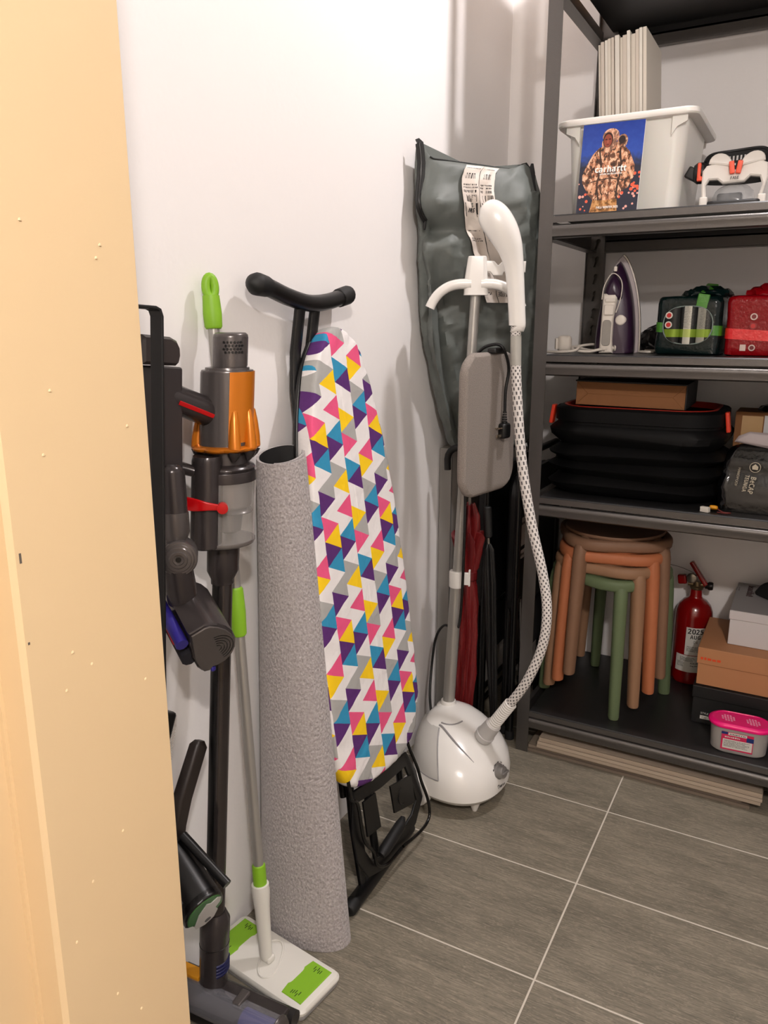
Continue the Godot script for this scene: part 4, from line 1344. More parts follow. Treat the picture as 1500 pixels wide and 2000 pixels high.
func shoe_boxes() -> void:
	var y := 0.1345
	var blk := mat("box_black", Color(0.055, 0.055, 0.06), 0.55)
	var t := carton("shoe_box", "black shoe box at the bottom of the shoe box pile", Vector3(-0.196, y, -2.160), Vector3(0.34, 0.112, 0.25), 0.035, blk, blk)
	put(MB.new().box(Vector3(-0.160, y + 0.020, -2.1594), Vector3(0.026, 0.010, 0.0008)), "size_label", mat("label_white", Color(0.84, 0.83, 0.80), 0.45), t)
	letters("STYLE", 0.005, Transform3D(Basis.IDENTITY, Vector3(-0.162, y + 0.030, -2.1597)), mat("label_white", Color(0.84, 0.83, 0.80), 0.45), t, 0.020)
	letters("E39", 0.005, Transform3D(Basis.IDENTITY, Vector3(-0.162, y + 0.0175, -2.1589)), mat("grey_ink", Color(0.3, 0.3, 0.3), 0.5), t, 0.012)
	var org := mat("box_orange", Color(0.70, 0.49, 0.33), 0.6, 0.0, {"normal_texture": bump("kraft_fibre", 0.06, 1.0, 61, 3), "normal_scale": 0.08, "uv1_scale": Vector3(5, 5, 5)})
	t = carton("shoe_box", "orange brown shoe box in the middle of the shoe box pile", Vector3(-0.193, y + 0.1135, -2.168), Vector3(0.32, 0.110, 0.255), 0.048, org, org)
	print_rows(Transform3D(Basis.IDENTITY, Vector3(-0.160, y + 0.189, -2.1648)), 0.054, 1, 0.008, mat("orange_ink", Color(0.85, 0.28, 0.09), 0.5), t, 0.0, 3)
	var wh := mat("box_white", Color(0.80, 0.78, 0.78), 0.5)
	var gy := mat("box_grey", Color(0.60, 0.585, 0.58), 0.5)
	t = carton("shoe_box", "pale grey and white shoe box on top of the shoe box pile", Vector3(-0.128, y + 0.2245, -2.225), Vector3(0.28, 0.100, 0.262), 0.026, wh, wh)
	var ytop := y + 0.3252
	put(MB.new().box(Vector3(0.012, ytop, -2.356), Vector3(0.284, 0.0008, 0.266)), "lid_print", gy, t)
	var ink := mat("maroon_ink", Color(0.22, 0.07, 0.09), 0.5)
	var f := Transform3D(Basis(Vector3(0, 0, 1), Vector3(1, 0, 0), Vector3(0, 1, 0)), Vector3(-0.101, ytop + 0.0010, -2.415))
	letters("beautiful!", 0.019, f, ink, t, 0.105, 0.0, true)
	print_rows(f * Transform3D(Basis.IDENTITY, Vector3(-0.004, -0.024, 0)), 0.034, 2, 0.004, mat("grey_ink", Color(0.3, 0.3, 0.3), 0.5), t, 0.0, 5)
	# black cloth lying over the white box
	var cb := Vector3(0.012, ytop + 0.0015, -2.392)
	var cl := thing("black_cloth", "crumpled black cloth bag lying on the white shoe box", "cloth", cb)
	var cm := MB.new().at(cb, Basis(Vector3.UP, 0.78))
	var nn := FastNoiseLite.new()
	nn.seed = 6
	nn.frequency = 14.0
	var rings := []
	for i in 9:
		var fy := i / 8.0
		var kk := pow(1.0 - fy * fy, 0.5)
		var ring := PackedVector3Array()
		for q in MB.rrect(0.13 * (0.15 + 0.85 * kk), 0.13 * (0.15 + 0.85 * kk), 0.008, 7):
			var pp := Vector3(q.x, fy * 0.055, q.y)
			ring.append(pp + Vector3(nn.get_noise_3dv(pp), absf(nn.get_noise_3dv(pp * 1.4)) * 0.6, nn.get_noise_3dv(pp * 0.8)) * (0.010 if i > 0 else 0.0))
		rings.append(ring)
	cm.loft(rings)
	put(cm, "folds", mat("black_cloth", Color(0.02, 0.02, 0.023), 0.9), cl, 0.6)
	# moisture absorber tub
	var p := Vector3(-0.066, y, -2.066)
	t = thing("moisture_absorber_tub", "translucent oval tub with a hot pink slotted lid on the bottom shelf", "tub", p)
	t.rotation.y = 0.06
	var x := t.transform
	var rr := []
	for lv in [[0.050, 0.0], [0.054, 0.003], [0.0575, 0.07], [0.0585, 0.0725], [0.0565, 0.0725], [0.0555, 0.07], [0.052, 0.005]]:
		rr.append(ring2(MB.rrect(lv[0] * 2 * 1.24, lv[0] * 1.36, lv[0] * 0.64, 9), x * Vector3(0, lv[1], 0), x.basis.x, x.basis.z))
	put(MB.new().loft(rr), "tub_body", mat("frosted", Color(0.80, 0.78, 0.76, 0.42), 0.4, 0.0, {"transparency": BaseMaterial3D.TRANSPARENCY_ALPHA}), t, 0.7)
	rr = []
	for lv in [[0.0505, 0.006], [0.053, 0.034], [0.048, 0.0345]]:
		rr.append(ring2(MB.rrect(lv[0] * 2 * 1.23, lv[0] * 1.35, lv[0] * 0.63, 9), x * Vector3(0, lv[1], 0), x.basis.x, x.basis.z))
	put(MB.new().loft(rr), "granules", mat("granules", Color(0.72, 0.70, 0.68), 0.9, 0.0, {"normal_texture": bump("grip_dots", 0.2, 3.0, 31, 1), "normal_scale": 0.8, "uv1_scale": Vector3(20, 20, 20)}), t, 0.7)
	var pink := mat("hot_pink", Color(0.96, 0.05, 0.48), 0.35)
	rr = []
	for lv in [[0.060, 0.070], [0.0625, 0.071], [0.064, 0.075], [0.063, 0.079], [0.0575, 0.083], [0.053, 0.0835], [0.051, 0.0815]]:
		rr.append(ring2(MB.rrect(lv[0] * 2 * 1.22, lv[0] * 1.37, lv[0] * 0.65, 9), x * Vector3(0, lv[1], 0), x.basis.x, x.basis.z))
	var lid := put(MB.new().loft(rr), "lid", pink, t, 0.7)
	var slotm := mat("lid_slot", Color(0.93, 0.70, 0.80), 0.8)
	for g in [-1, 1]:
		var ms := MB.new()
		ms.xf = x
		for a in 5:
			for b in 5:
				var q := Vector3(g * 0.030 + (a - 2) * 0.0068 + (b - 2) * 0.001, 0.0817, (b - 2) * 0.0072)
				if absf(a - 2) + absf(b - 2) < 4:
					ms.box(q, Vector3(0.0044, 0.0006, 0.0034))
		put(ms, "vent_slots", slotm, lid)
	var lf := x * Transform3D(Basis.IDENTITY, Vector3(-0.004, 0.012, 0.0388))
	var pm := MB.new()
	pm.xf = lf
	pm.box(Vector3(0, 0.024, 0), Vector3(0.076, 0.050, 0.0008))
	var lab := put(pm, "front_label", mat("label_pink", Color(0.80, 0.10, 0.32), 0.4), t)
	pm = MB.new()
	pm.xf = lf
	pm.box(Vector3(0.001, 0.016, 0.0006), Vector3(0.070, 0.026, 0.0006))
	put(pm, "text_panel", mat("label_white", Color(0.84, 0.83, 0.80), 0.45), lab)
	pm = MB.new()
	pm.xf = lf
	pm.box(Vector3(-0.031, 0.0455, 0.0006), Vector3(0.015, 0.0065, 0.0006))
	pm.box(Vector3(0.030, 0.036, 0.0006), Vector3(0.017, 0.012, 0.0006))
	put(pm, "blue_badge", mat("label_blue", Color(0.05, 0.16, 0.42), 0.4), lab)
	pm = MB.new()
	pm.xf = lf
	pm.box(Vector3(0.0, 0.0445, 0.0007), Vector3(0.044, 0.007, 0.0006))
	put(pm, "title_strip", mat("label_white", Color(0.84, 0.83, 0.80), 0.45), lab)
	var di := mat("grey_ink", Color(0.3, 0.3, 0.3), 0.5)
	print_rows(lf * Transform3D(Basis.IDENTITY, Vector3(0, 0.0432, 0.0011)), 0.038, 1, 0.003, di, t, 0.0, 11)
	print_rows(lf * Transform3D(Basis.IDENTITY, Vector3(-0.010, 0.0335, 0.0005)), 0.040, 1, 0.0042, mat("label_white", Color(0.84, 0.83, 0.80), 0.45), t, 0.0, 12)
	print_rows(lf * Transform3D(Basis.IDENTITY, Vector3(0.0, 0.0245, 0.0010)), 0.062, 6, 0.0019, di, t, 0.0, 13)

func panels_below() -> void:
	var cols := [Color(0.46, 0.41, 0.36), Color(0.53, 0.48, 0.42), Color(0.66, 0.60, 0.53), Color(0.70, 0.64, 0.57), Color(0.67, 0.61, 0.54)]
	var y := 0.0005
	var spec := [[-0.625, -0.02, 0.010, -2.008], [-0.618, -0.04, 0.010, -2.014], [-0.590, 0.004, 0.0115, -2.003], [-0.588, 0.007, 0.0115, -2.001], [-0.584, 0.005, 0.0115, -2.005]]
	var where := ["lowest of the stack", "second from the floor", "third from the floor", "second from the top", "topmost of the stack"]
	for i in 5:
		var a: Array = spec[i]
		var o := Vector3(a[0], y, a[3])
		var t := thing("laminate_panel", "beige laminate panel lying on the floor under the shelving, %s" % where[i], "panel", o, "laminate panels under the shelving")
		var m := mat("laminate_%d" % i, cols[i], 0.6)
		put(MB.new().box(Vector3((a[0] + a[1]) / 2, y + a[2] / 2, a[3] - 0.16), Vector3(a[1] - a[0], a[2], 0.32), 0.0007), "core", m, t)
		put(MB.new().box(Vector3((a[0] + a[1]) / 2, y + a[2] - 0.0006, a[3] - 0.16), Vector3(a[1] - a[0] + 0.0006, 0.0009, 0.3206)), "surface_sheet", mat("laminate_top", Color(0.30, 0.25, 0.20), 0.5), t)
		y += a[2] + 0.0003


# rows of print too small to read: short strokes, not words
func print_rows(frame: Transform3D, w: float, n: int, hh: float, m: Material, parent: Node, bend := 0.0, sd := 1) -> void:
	var rng := RandomNumberGenerator.new()
	rng.seed = sd
	var mb := MB.new()
	for k in n:
		var x := -w / 2
		var stop := w / 2 - (rng.randf() * 0.2 * w if n > 1 else 0.0)
		while x < stop:
			var l := minf(rng.randf_range(0.5, 1.2) * hh, stop - x)
			var y0 := -k * hh * 1.7
			var y1 := y0 + hh * rng.randf_range(0.7, 1.0)
			var c := []
			for q in [[x, y0], [x + l, y0], [x + l, y1], [x, y1]]:
				if bend > 0.0:
					c.append(frame * Vector3(sin(q[0] / bend) * (bend + 0.0003), q[1], cos(q[0] / bend) * (bend + 0.0003) - bend))
				else:
					c.append(frame * Vector3(q[0], q[1], 0.0004))
			mb.quad(c[0], c[1], c[2], c[3])
			x += l + hh * (0.35 if rng.randf() < 0.8 else 1.0)
	put(mb, "fine_print", m, parent, 0.9)

# ---------------------------------------------------------------- corner between the left wall and the shelving
func corner_stack() -> void:
	# folded table on edge along the wall
	var o := Vector3(-0.905, 0.0, -2.255)
	var t := thing("folded_table", "folded light grey table standing on edge against the left wall behind the umbrellas", "table", o)
	var gy := mat("table_grey", Color(0.66, 0.64, 0.61), 0.5)
	put(MB.new().box(o + Vector3(-0.001, 0.44, 0), Vector3(0.036, 0.88, 0.46), 0.003), "table_top", gy, t)
	put(MB.new().box(o + Vector3(-0.0, 0.44, 0.233), Vector3(0.038, 0.88, 0.008), 0.002), "edge_rail", mat("alu", Color(0.60, 0.59, 0.57), 0.4, 0.6), t)
	for y in [0.30, 0.455, 0.60, 0.72]:
		var mb := MB.new().at(o + Vector3(0.0175, y, 0.145), Basis(Vector3.BACK, -PI / 2))
		mb.lathe([[0.0, 0.003], [0.004, 0.002], [0.005, 0.0], [0.0, 0.0]], 12)
		put(mb, "rivet", mat("alu", Color(0.60, 0.59, 0.57), 0.4, 0.6), t)
	# two folded chairs, backs to the wall
	var bk := mat("chair_black", Color(0.022, 0.022, 0.025), 0.3)
	var vin := mat("chair_vinyl", Color(0.018, 0.018, 0.022), 0.42)
	for i in 2:
		var x: float = [-0.700, -0.795][i]
		var c := Vector3(x, 0.0, -2.24)
		t = thing("folding_chair", ["black folding chair with a white paper sticker folded beside the shelving post", "black folding chair folded behind the stickered one"][i], "chair", c, "folded black chairs in the corner")
		for w in 2:
			var zz: float = [0.19, 0.165][w]
			var hh: float = [0.868, 0.800][w]
			var xo: float = [0.010, -0.018][w]
			var path := [c + Vector3(xo, 0.0115, zz)]
			for a in range(0, 91, 15):
				path.append(c + Vector3(xo, hh - 0.05 + 0.05 * sin(deg_to_rad(a)), zz - 0.05 + 0.05 * cos(deg_to_rad(a))))
			for a in range(90, 181, 15):
				path.append(c + Vector3(xo, hh - 0.05 + 0.05 * sin(deg_to_rad(a)), -zz + 0.05 + 0.05 * cos(deg_to_rad(a))))
			path.append(c + Vector3(xo, 0.0115, -zz))
			put(MB.new().tube(path, 0.0105, 10), "frame_tube", bk, t)
			put(MB.new().tube([c + Vector3(xo, 0.10, zz), c + Vector3(xo, 0.10, -zz)], 0.008, 8), "stretcher", bk, t)
			for s in [-1, 1]:
				put(MB.new().at(c + Vector3(xo, 0.0, s * zz)).lathe([[0.0, 0.0], [0.014, 0.0], [0.014, 0.02], [0.011, 0.026], [0.0, 0.026]], 12), "foot_cap", mat("foot_rubber", Color(0.02, 0.02, 0.02), 0.8), t)
		var mb := MB.new().at(c + Vector3(0.008, 0.60, 0), Basis(Vector3(0, 0, 1), Vector3(0, 1, 0), Vector3(-1, 0, 0)))
		mb.prism(MB.rrect(0.40, 0.42, 0.06, 6), 0.024, 0.006)
		put(mb, "seat", vin, t, 0.75)
		mb = MB.new().at(c + Vector3(0.004, 0.30, 0), Basis(Vector3(0, 0, 1), Vector3(0, 1, 0), Vector3(-1, 0, 0)))
		mb.prism(MB.rrect(0.31, 0.15, 0.04, 6), 0.018, 0.005)
		put(mb, "backrest", vin, t, 0.75)
		if i == 0:
			put(MB.new().box(c + Vector3(0.0085, 0.640, 0.155), Vector3(0.0008, 0.085, 0.080)), "paper_sticker", mat("sticker", Color(0.62, 0.58, 0.55), 0.6), t)
			put(MB.new().box(c + Vector3(0.0085, 0.572, 0.140), Vector3(0.0008, 0.026, 0.075)), "small_sticker", mat("sticker", Color(0.62, 0.58, 0.55), 0.6), t)
			print_rows(Transform3D(Basis(Vector3(0, 0, -1), Vector3(0, 1, 0), Vector3(1, 0, 0)), c + Vector3(0.0089, 0.662, 0.155)), 0.060, 1, 0.010, mat("black_ink", Color(0.03, 0.03, 0.03), 0.5), t, 0.0, 21)
			print_rows(Transform3D(Basis(Vector3(0, 0, -1), Vector3(0, 1, 0), Vector3(1, 0, 0)), c + Vector3(0.0089, 0.568, 0.140)), 0.050, 1, 0.008, mat("black_ink", Color(0.03, 0.03, 0.03), 0.5), t, 0.0, 22)
			put(MB.new().tube([c + Vector3(0.016, 0.44, 0.16), c + Vector3(0.016, 0.21, 0.13)], 0.0035, 8), "strut", mat("strut_steel", Color(0.55, 0.55, 0.55), 0.3, 0.8), t)
			mb = MB.new().at(c + Vector3(0.012, 0.44, 0.165), Basis(Vector3.BACK, -PI / 2))
			mb.lathe([[0.0, 0.006], [0.010, 0.005], [0.013, 0.0], [0.0, 0.0]], 14)
			put(mb, "hinge_bolt", mat("dark_nut", Color(0.12, 0.10, 0.09), 0.4, 0.5), t)
	red_umbrella()
	black_umbrella()

func pleated(axis0: Vector3, axis1: Vector3, spec: Array, lobes: int, depth: float, twist: float, n := 48) -> MB:
	var d := (axis1 - axis0)
	var up := d.normalized()
	var u := up.cross(Vector3.BACK).normalized()
	var w := up.cross(u).normalized()
	var rings := []
	for s in spec:
		var ring := PackedVector3Array()
		for j in n:
			var a := TAU * j / n
			var sw: float = a + twist * s[0]
			var k: float = 1.0 + depth * (absf(sin(sw * lobes * 0.5)) - 0.6) * (s[2] if s.size() > 2 else 1.0)
			var rr: float = s[1] * k
			var lift: float = (s[3] if s.size() > 3 else 0.0) * sin(sw * lobes)
			ring.append(axis0 + d * s[0] + u * cos(a) * rr + w * sin(a) * rr + up * lift)
		rings.append(ring)
	return MB.new().loft(rings)

func red_umbrella() -> void:
	var a0 := Vector3(-0.792, 0.0, -1.925)
	var a1 := Vector3(-0.800, 0.80, -1.955)
	var t := thing("red_umbrella", "furled dark red umbrella with a black crook handle leaning behind the steamer pole", "umbrella", a0)
	var red := mat("umbrella_red", Color(0.40, 0.030, 0.038), 0.45, 0.0, {"rim_enabled": true, "rim": 0.3, "normal_texture": bump("cloth_creases", 0.02, 2.0, 81, 4), "normal_scale": 0.3, "uv1_scale": Vector3(7, 2, 7)})
	put(pleated(a0, a1, [[0.035, 0.008], [0.08, 0.016], [0.16, 0.024], [0.30, 0.030], [0.45, 0.031], [0.56, 0.029], [0.63, 0.026, 0.5], [0.655, 0.023, 0.2], [0.68, 0.023, 0.2], [0.70, 0.028, 0.8], [0.76, 0.033, 1.4, 0.004], [0.815, 0.037, 1.9, 0.012], [0.818, 0.033, 1.9, 0.012], [0.80, 0.022, 1.0]], 8, 0.5, 2.6, 64), "canopy", red, t, 0.45)
	put(pleated(a0, a1, [[0.79, 0.020], [0.84, 0.024, 1.6], [0.885, 0.021, 1.8], [0.925, 0.013, 1.0, 0.004], [0.92, 0.006]], 8, 0.55, 1.0, 48), "inner_folds", red, t, 0.45)
	put(pleated(a0, a1, [[0.652, 0.0245, 0.2], [0.656, 0.0265, 0.2], [0.682, 0.0265, 0.2], [0.686, 0.0245, 0.2]], 8, 0.5, 2.6, 48), "tie_strap", mat("umbrella_strap", Color(0.36, 0.026, 0.034), 0.5), t, 0.45)
	var steel_ := mat("rib_steel", Color(0.55, 0.53, 0.50), 0.3, 0.8)
	put(MB.new().tube([a0, a0.lerp(a1, 0.05)], [0.003, 0.005], 8), "ferrule", steel_, t)
	put(MB.new().tube([a0.lerp(a1, 0.60), a1 + Vector3(0.0, 0.01, 0.0)], 0.0045, 8), "shaft", steel_, t)
	for k in 6:
		var an := TAU * k / 6 + 0.4
		var p := a0.lerp(a1, 0.90) + Vector3(cos(an) * 0.010, 0, sin(an) * 0.010)
		put(MB.new().tube([p, p + Vector3(cos(an) * 0.003, 0.022, sin(an) * 0.003)], 0.0016, 6), "rib_tip", steel_, t)
	var path := [a1 + Vector3(0, -0.005, 0), a1 + Vector3(-0.001, 0.05, 0)]
	for an in range(0, 181, 20):
		path.append(a1 + Vector3(-0.036 + 0.035 * cos(deg_to_rad(an)), 0.060 + 0.035 * sin(deg_to_rad(an)), 0.0))
	path.append(a1 + Vector3(-0.070, 0.030, 0.0))
	put(MB.new().tube(path, 0.0095, 12), "crook_handle", mat("handle_black", Color(0.02, 0.02, 0.02), 0.55), t)

func black_umbrella() -> void:
	var a0 := Vector3(-0.705, 0.0, -1.965)
	var a1 := Vector3(-0.748, 0.735, -1.955)
	var t := thing("black_umbrella", "thin furled black umbrella with a straight grip beside the red umbrella", "umbrella", a0)
	var bk := mat("umbrella_black", Color(0.02, 0.02, 0.023), 0.45)
	put(pleated(a0, a1, [[0.03, 0.004], [0.10, 0.009], [0.40, 0.014], [0.70, 0.016], [0.84, 0.013], [0.86, 0.006]], 7, 0.5, 1.5, 36), "canopy", bk, t, 0.5)
	put(MB.new().tube([a0.lerp(a1, 0.85), a0.lerp(a1, 0.90)], 0.004, 8), "shaft", mat("rib_steel", Color(0.55, 0.53, 0.50), 0.3, 0.8), t)
	put(MB.new().tube([a0.lerp(a1, 0.885), a0.lerp(a1, 0.89), a1, a1 + Vector3(0, 0.003, 0)], [0.009, 0.0115, 0.0115, 0.008], 12), "grip", mat("handle_black", Color(0.02, 0.02, 0.02), 0.55), t)
	put(MB.new().tube([a0, a0.lerp(a1, 0.04)], [0.002, 0.004], 8), "ferrule", mat("rib_steel", Color(0.55, 0.53, 0.50), 0.3, 0.8), t)

var bag_base := PackedVector2Array()
var bag_noise := FastNoiseLite.new()

func bag_point(j: float, y: float, off := 0.0) -> Vector3:
	var n := bag_base.size()
	var i0 := int(floor(j)) % n
	var fr_ := j - floorf(j)
	var q := bag_base[i0].lerp(bag_base[(i0 + 1) % n], fr_)
	var qa := bag_base[(i0 + n - 1) % n]
	var qb := bag_base[(i0 + 2) % n]
	var nrm := Vector2(qb.y - qa.y, -(qb.x - qa.x)).normalized()
	var c := Vector2(-0.800, -2.00)
	if nrm.dot(q - c) < 0:
		nrm = -nrm
	var f := clampf((y - 0.885) / 0.75, 0, 1)
	# the bag narrows towards its slack lower end
	var k := lerpf(0.80, 1.0, smoothstep(0.0, 0.40, f))
	var p2 := c + Vector2(-0.010, -0.165 * pow(1.0 - f, 1.2)) * Vector2(1.0 - f, 1.0) + (q - c) * k
	var wall_side := clampf((q.x + 0.93) / 0.05, 0.0, 1.0)
	var amp := bag_noise.get_noise_3d(q.x * 8.0 + y * 1.5, y * 3.0, q.y * 8.0) * 0.030 + (0.35 - absf(bag_noise.get_noise_3d(q.x * 15.0 + y * 6.0, y * 5.0 + 40.0, q.y * 15.0))) * 0.022 + bag_noise.get_noise_3d(q.x * 46.0 + y * 20.0, y * 26.0, q.y * 46.0) * 0.004
	# folds of the slack cloth: [place along the front, height, half widths, depth]
	for d in [[10.5, 1.455, 4.2, 0.020, -0.030], [9.5, 1.512, 3.4, 0.030, 0.016], [8.5, 1.400, 3.5, 0.034, 0.014], [11.0, 1.16, 1.0, 0.13, -0.022], [9.0, 1.17, 1.2, 0.15, 0.016], [12.8, 1.30, 2.2, 0.05, -0.014], [14.5, 1.09, 1.3, 0.09, -0.016], [10.5, 0.985, 0.9, 0.10, -0.018], [6.5, 1.33, 1.1, 0.16, -0.012]]:
		var dj: float = (j - d[0]) + (y - d[1]) * (14.0 if d[3] < 0.06 else 3.0)
		amp += 1.7 * d[4] * exp(-pow(dj / d[2], 2.0) - pow((y - d[1]) / d[3], 2.0))
	p2 += nrm * (amp * wall_side + off)
	var p := Vector3(p2.x, y, p2.y)
	# close to a ridge between two raised corners
	var g := smoothstep(1.515, 1.640, y)
	var u := clampf((p.x + 0.905) / 0.225, 0, 1)
	var ry := 1.616 - 0.016 * u + 0.034 * exp(-pow((u - 0.03) / 0.05, 2.0)) + 0.020 * exp(-pow((u - 0.88) / 0.06, 2.0)) - 0.07 * smoothstep(0.93, 1.0, u)
	var ridge := Vector3(lerpf(-0.895, -0.680, u), ry, lerpf(-1.800, -2.060, u))
	p = p.lerp(ridge + Vector3(nrm.x, 0, nrm.y) * (0.004 + off), g)
	p.x = maxf(p.x, -0.927)
	if p.z < -1.985:
		p.x = minf(p.x, -0.657 - maxf(0.0, -p.z - 2.07) * 0.4)
	return p

func travel_bag() -> void:
	bag_noise.seed = 14
	bag_noise.frequency = 1.0
	bag_noise.fractal_octaves = 3
	var corner := [Vector2(-0.916, -1.815), Vector2(-0.893, -1.785), Vector2(-0.845, -1.800), Vector2(-0.765, -1.888), Vector2(-0.692, -1.965), Vector2(-0.664, -2.02), Vector2(-0.666, -2.08), Vector2(-0.70, -2.14), Vector2(-0.80, -2.19), Vector2(-0.89, -2.18), Vector2(-0.926, -2.08), Vector2(-0.926, -1.92)]
	var m := corner.size()
	for i in m:
		for k in 6:
			bag_base.append((corner[i] as Vector2).cubic_interpolate(corner[(i + 1) % m], corner[(i - 1 + m) % m], corner[(i + 2) % m], k / 6.0))
	var n := bag_base.size()
	var o := Vector3(-0.80, 0.885, -2.05)
	var t := thing("travel_bag", "tall dark grey-green fabric travel bag with airline tags standing in the corner", "bag", o)
	var rings := []
	for i in 111:
		var y := 0.8855 + 0.7645 * i / 110.0
		var ring := PackedVector3Array()
		for j in n:
			var p := bag_point(j, y)
			if i < 4:
				p = p.lerp(Vector3(-0.83, p.y, -2.05), [0.18, 0.10, 0.05, 0.02][i])
			ring.append(p)
		rings.append(ring)
	var cloth := mat("bag_cloth", Color(0.375, 0.395, 0.38), 0.55, 0.0, {"rim_enabled": true, "rim": 0.25, "normal_texture": bump("bag_weave", 0.35, 1.5, 91, 2), "normal_scale": 0.12, "uv1_scale": Vector3(8, 8, 8)})
	put(MB.new().loft(rings), "bag_body", cloth, t, 0.3)
	# seam piping along the top ridge
	var seam := []
	for i in 25:
		seam.append(bag_point(lerpf(8.0, 27.0, i / 24.0), 1.628, 0.003))
	put(MB.new().tube(seam, 0.0022, 6), "top_seam", mat("bag_seam", Color(0.10, 0.105, 0.10), 0.7), t)
	# zip at the raised left corner
	var bk := mat("zip_black", Color(0.025, 0.024, 0.025), 0.6)
	var zp := []
	for i in 16:
		zp.append(bag_point(4.6 + i * 0.22, 1.640 - 0.165 * i / 15.0, 0.0035))
	var flat := MB.rrect(0.020, 0.005, 0.002, 2)
	var zt := put(MB.new().sweep(zp, flat, 1.0, Vector3(0.55, 0.1, 0.83)), "zip_tape", bk, t, 0.75)
	var zz := []
	for i in 16:
		zz.append((zp[i] as Vector3) + Vector3(0.002, 0.0, 0.003))
	put(MB.new().sweep(zz, MB.rrect(0.005, 0.003, 0.001, 2), 1.0, Vector3(0.55, 0.1, 0.83)), "zip_teeth", mat("zip_teeth", Color(0.07, 0.068, 0.068), 0.35), zt)
	var e: Vector3 = zp[15]
	put(MB.new().tube([e + Vector3(0, -0.002, 0.004), e + Vector3(-0.002, -0.014, 0.005), e + Vector3(-0.003, -0.022, 0.004)], [0.003, 0.0045, 0.003], 8), "zip_pull", bk, zt)
	var fl := MB.new()
	fl.loft([ring2(MB.rrect(0.035, 0.012, 0.004, 3), Vector3(-0.696, 1.560, -2.035), Vector3(0.8, 0, -0.6), Vector3(0.6, 0, 0.8)), ring2(MB.rrect(0.020, 0.009, 0.003, 3), Vector3(-0.690, 1.600, -2.035), Vector3(0.8, 0, -0.6), Vector3(0.6, 0, 0.8)), ring2(MB.rrect(0.006, 0.005, 0.002, 3), Vector3(-0.688, 1.622, -2.035), Vector3(0.8, 0, -0.6), Vector3(0.6, 0, 0.8))])
	put(fl, "corner_flap", bk, t, 0.6)
	# two baggage tags side by side, stuck down the front
	var paper := mat("tag_paper", Color(0.84, 0.80, 0.76), 0.5)
	var ink := mat("tag_ink", Color(0.10, 0.08, 0.08), 0.6)
	for s in 2:
		var tg := thing("baggage_tag", ["white airline baggage tag stuck on the grey-green bag nearer its zip", "white airline baggage tag stuck on the grey-green bag nearer the shelving"][s], "tag", bag_point(17.0, 1.56), "airline baggage tags")
		var mb := MB.new()
		var at := func(u: float, f: float, off: float) -> Vector3:
			var y := lerpf(1.592, 1.280, f)
			var j := 14.3 + s * 2.15 + u * 2.06 + f * 3.2
			return bag_point(j, y, 0.0095 + off)
		for i in 70:
			for k in 6:
				for off in [0.0, 0.0006]:
					mb.quad(at.call(k / 6.0, i / 70.0, off), at.call((k + 1) / 6.0, i / 70.0, off), at.call((k + 1) / 6.0, (i + 1) / 70.0, off), at.call(k / 6.0, (i + 1) / 70.0, off))
		put(mb, "paper_strip", paper, tg, 0.5)
		var pr := MB.new()
		var mark := func(u0: float, u1: float, f0: float, f1: float) -> void:
			for k in 3:
				var fa := lerpf(f0, f1, k / 3.0)
				var fb := lerpf(f0, f1, (k + 1) / 3.0)
				pr.quad(at.call(u0, fa, 0.0010), at.call(u1, fa, 0.0010), at.call(u1, fb, 0.0010), at.call(u0, fb, 0.0010))
		var rng := RandomNumberGenerator.new()
		rng.seed = 30 + s
		for row in [[0.03, 0.036], [0.14, 0.148], [0.155, 0.163], [0.172, 0.186], [0.44, 0.448], [0.50, 0.508], [0.516, 0.524]]:
			var u := 0.14
			while u < 0.84:
				var l := rng.randf_range(0.02, 0.07)
				mark.call(u, u + l, row[0], row[1])
				u += l + 0.03
		for g in [[0.22, 0.30], [0.36, 0.44], [0.50, 0.56], [0.62, 0.72]]:      # big upside-down code
			mark.call(g[0], g[0] + 0.025, 0.075, 0.11)
			mark.call(g[1] - 0.025, g[1], 0.075, 0.11)
			mark.call(g[0], g[1], 0.075, 0.081)
		var u2 := 0.28
		while u2 < 0.86:
			var l2 := rng.randf_range(0.012, 0.05)
			mark.call(u2, u2 + l2, 0.198, 0.238)
			u2 += l2 + rng.randf_range(0.012, 0.03)
		for u in [0.10, 0.82]:
			mark.call(u, u + 0.07, 0.248, 0.345)
		for g in [[0.34, 0.60], [0.66, 0.80]]:
			mark.call(0.44, 0.48, 0.285, 0.318)
		put(pr, "printing", ink, tg, 0.5)
		var bp: Vector3 = at.call(0.5, 0.94, 0.0)
		var ux: Vector3 = (at.call(0.1, 0.94, 0.0) as Vector3) - (at.call(0.9, 0.94, 0.0) as Vector3)
		var uy: Vector3 = (at.call(0.5, 1.0, 0.0) as Vector3) - (at.call(0.5, 0.85, 0.0) as Vector3)
		letters("TOP SIDE", 0.011, fr(at.call(0.5, 0.915, 0.003), ux, uy), ink, tg, 0.036, 0.0, true)
		ux = (at.call(0.1, 0.30, 0.0) as Vector3) - (at.call(0.9, 0.30, 0.0) as Vector3)
		uy = (at.call(0.5, 0.36, 0.0) as Vector3) - (at.call(0.5, 0.26, 0.0) as Vector3)
		letters("SN" if s == 1 else "SW", 0.010, fr(at.call(0.5, 0.285, 0.003), ux, uy), ink, tg, 0.017, 0.0, true)

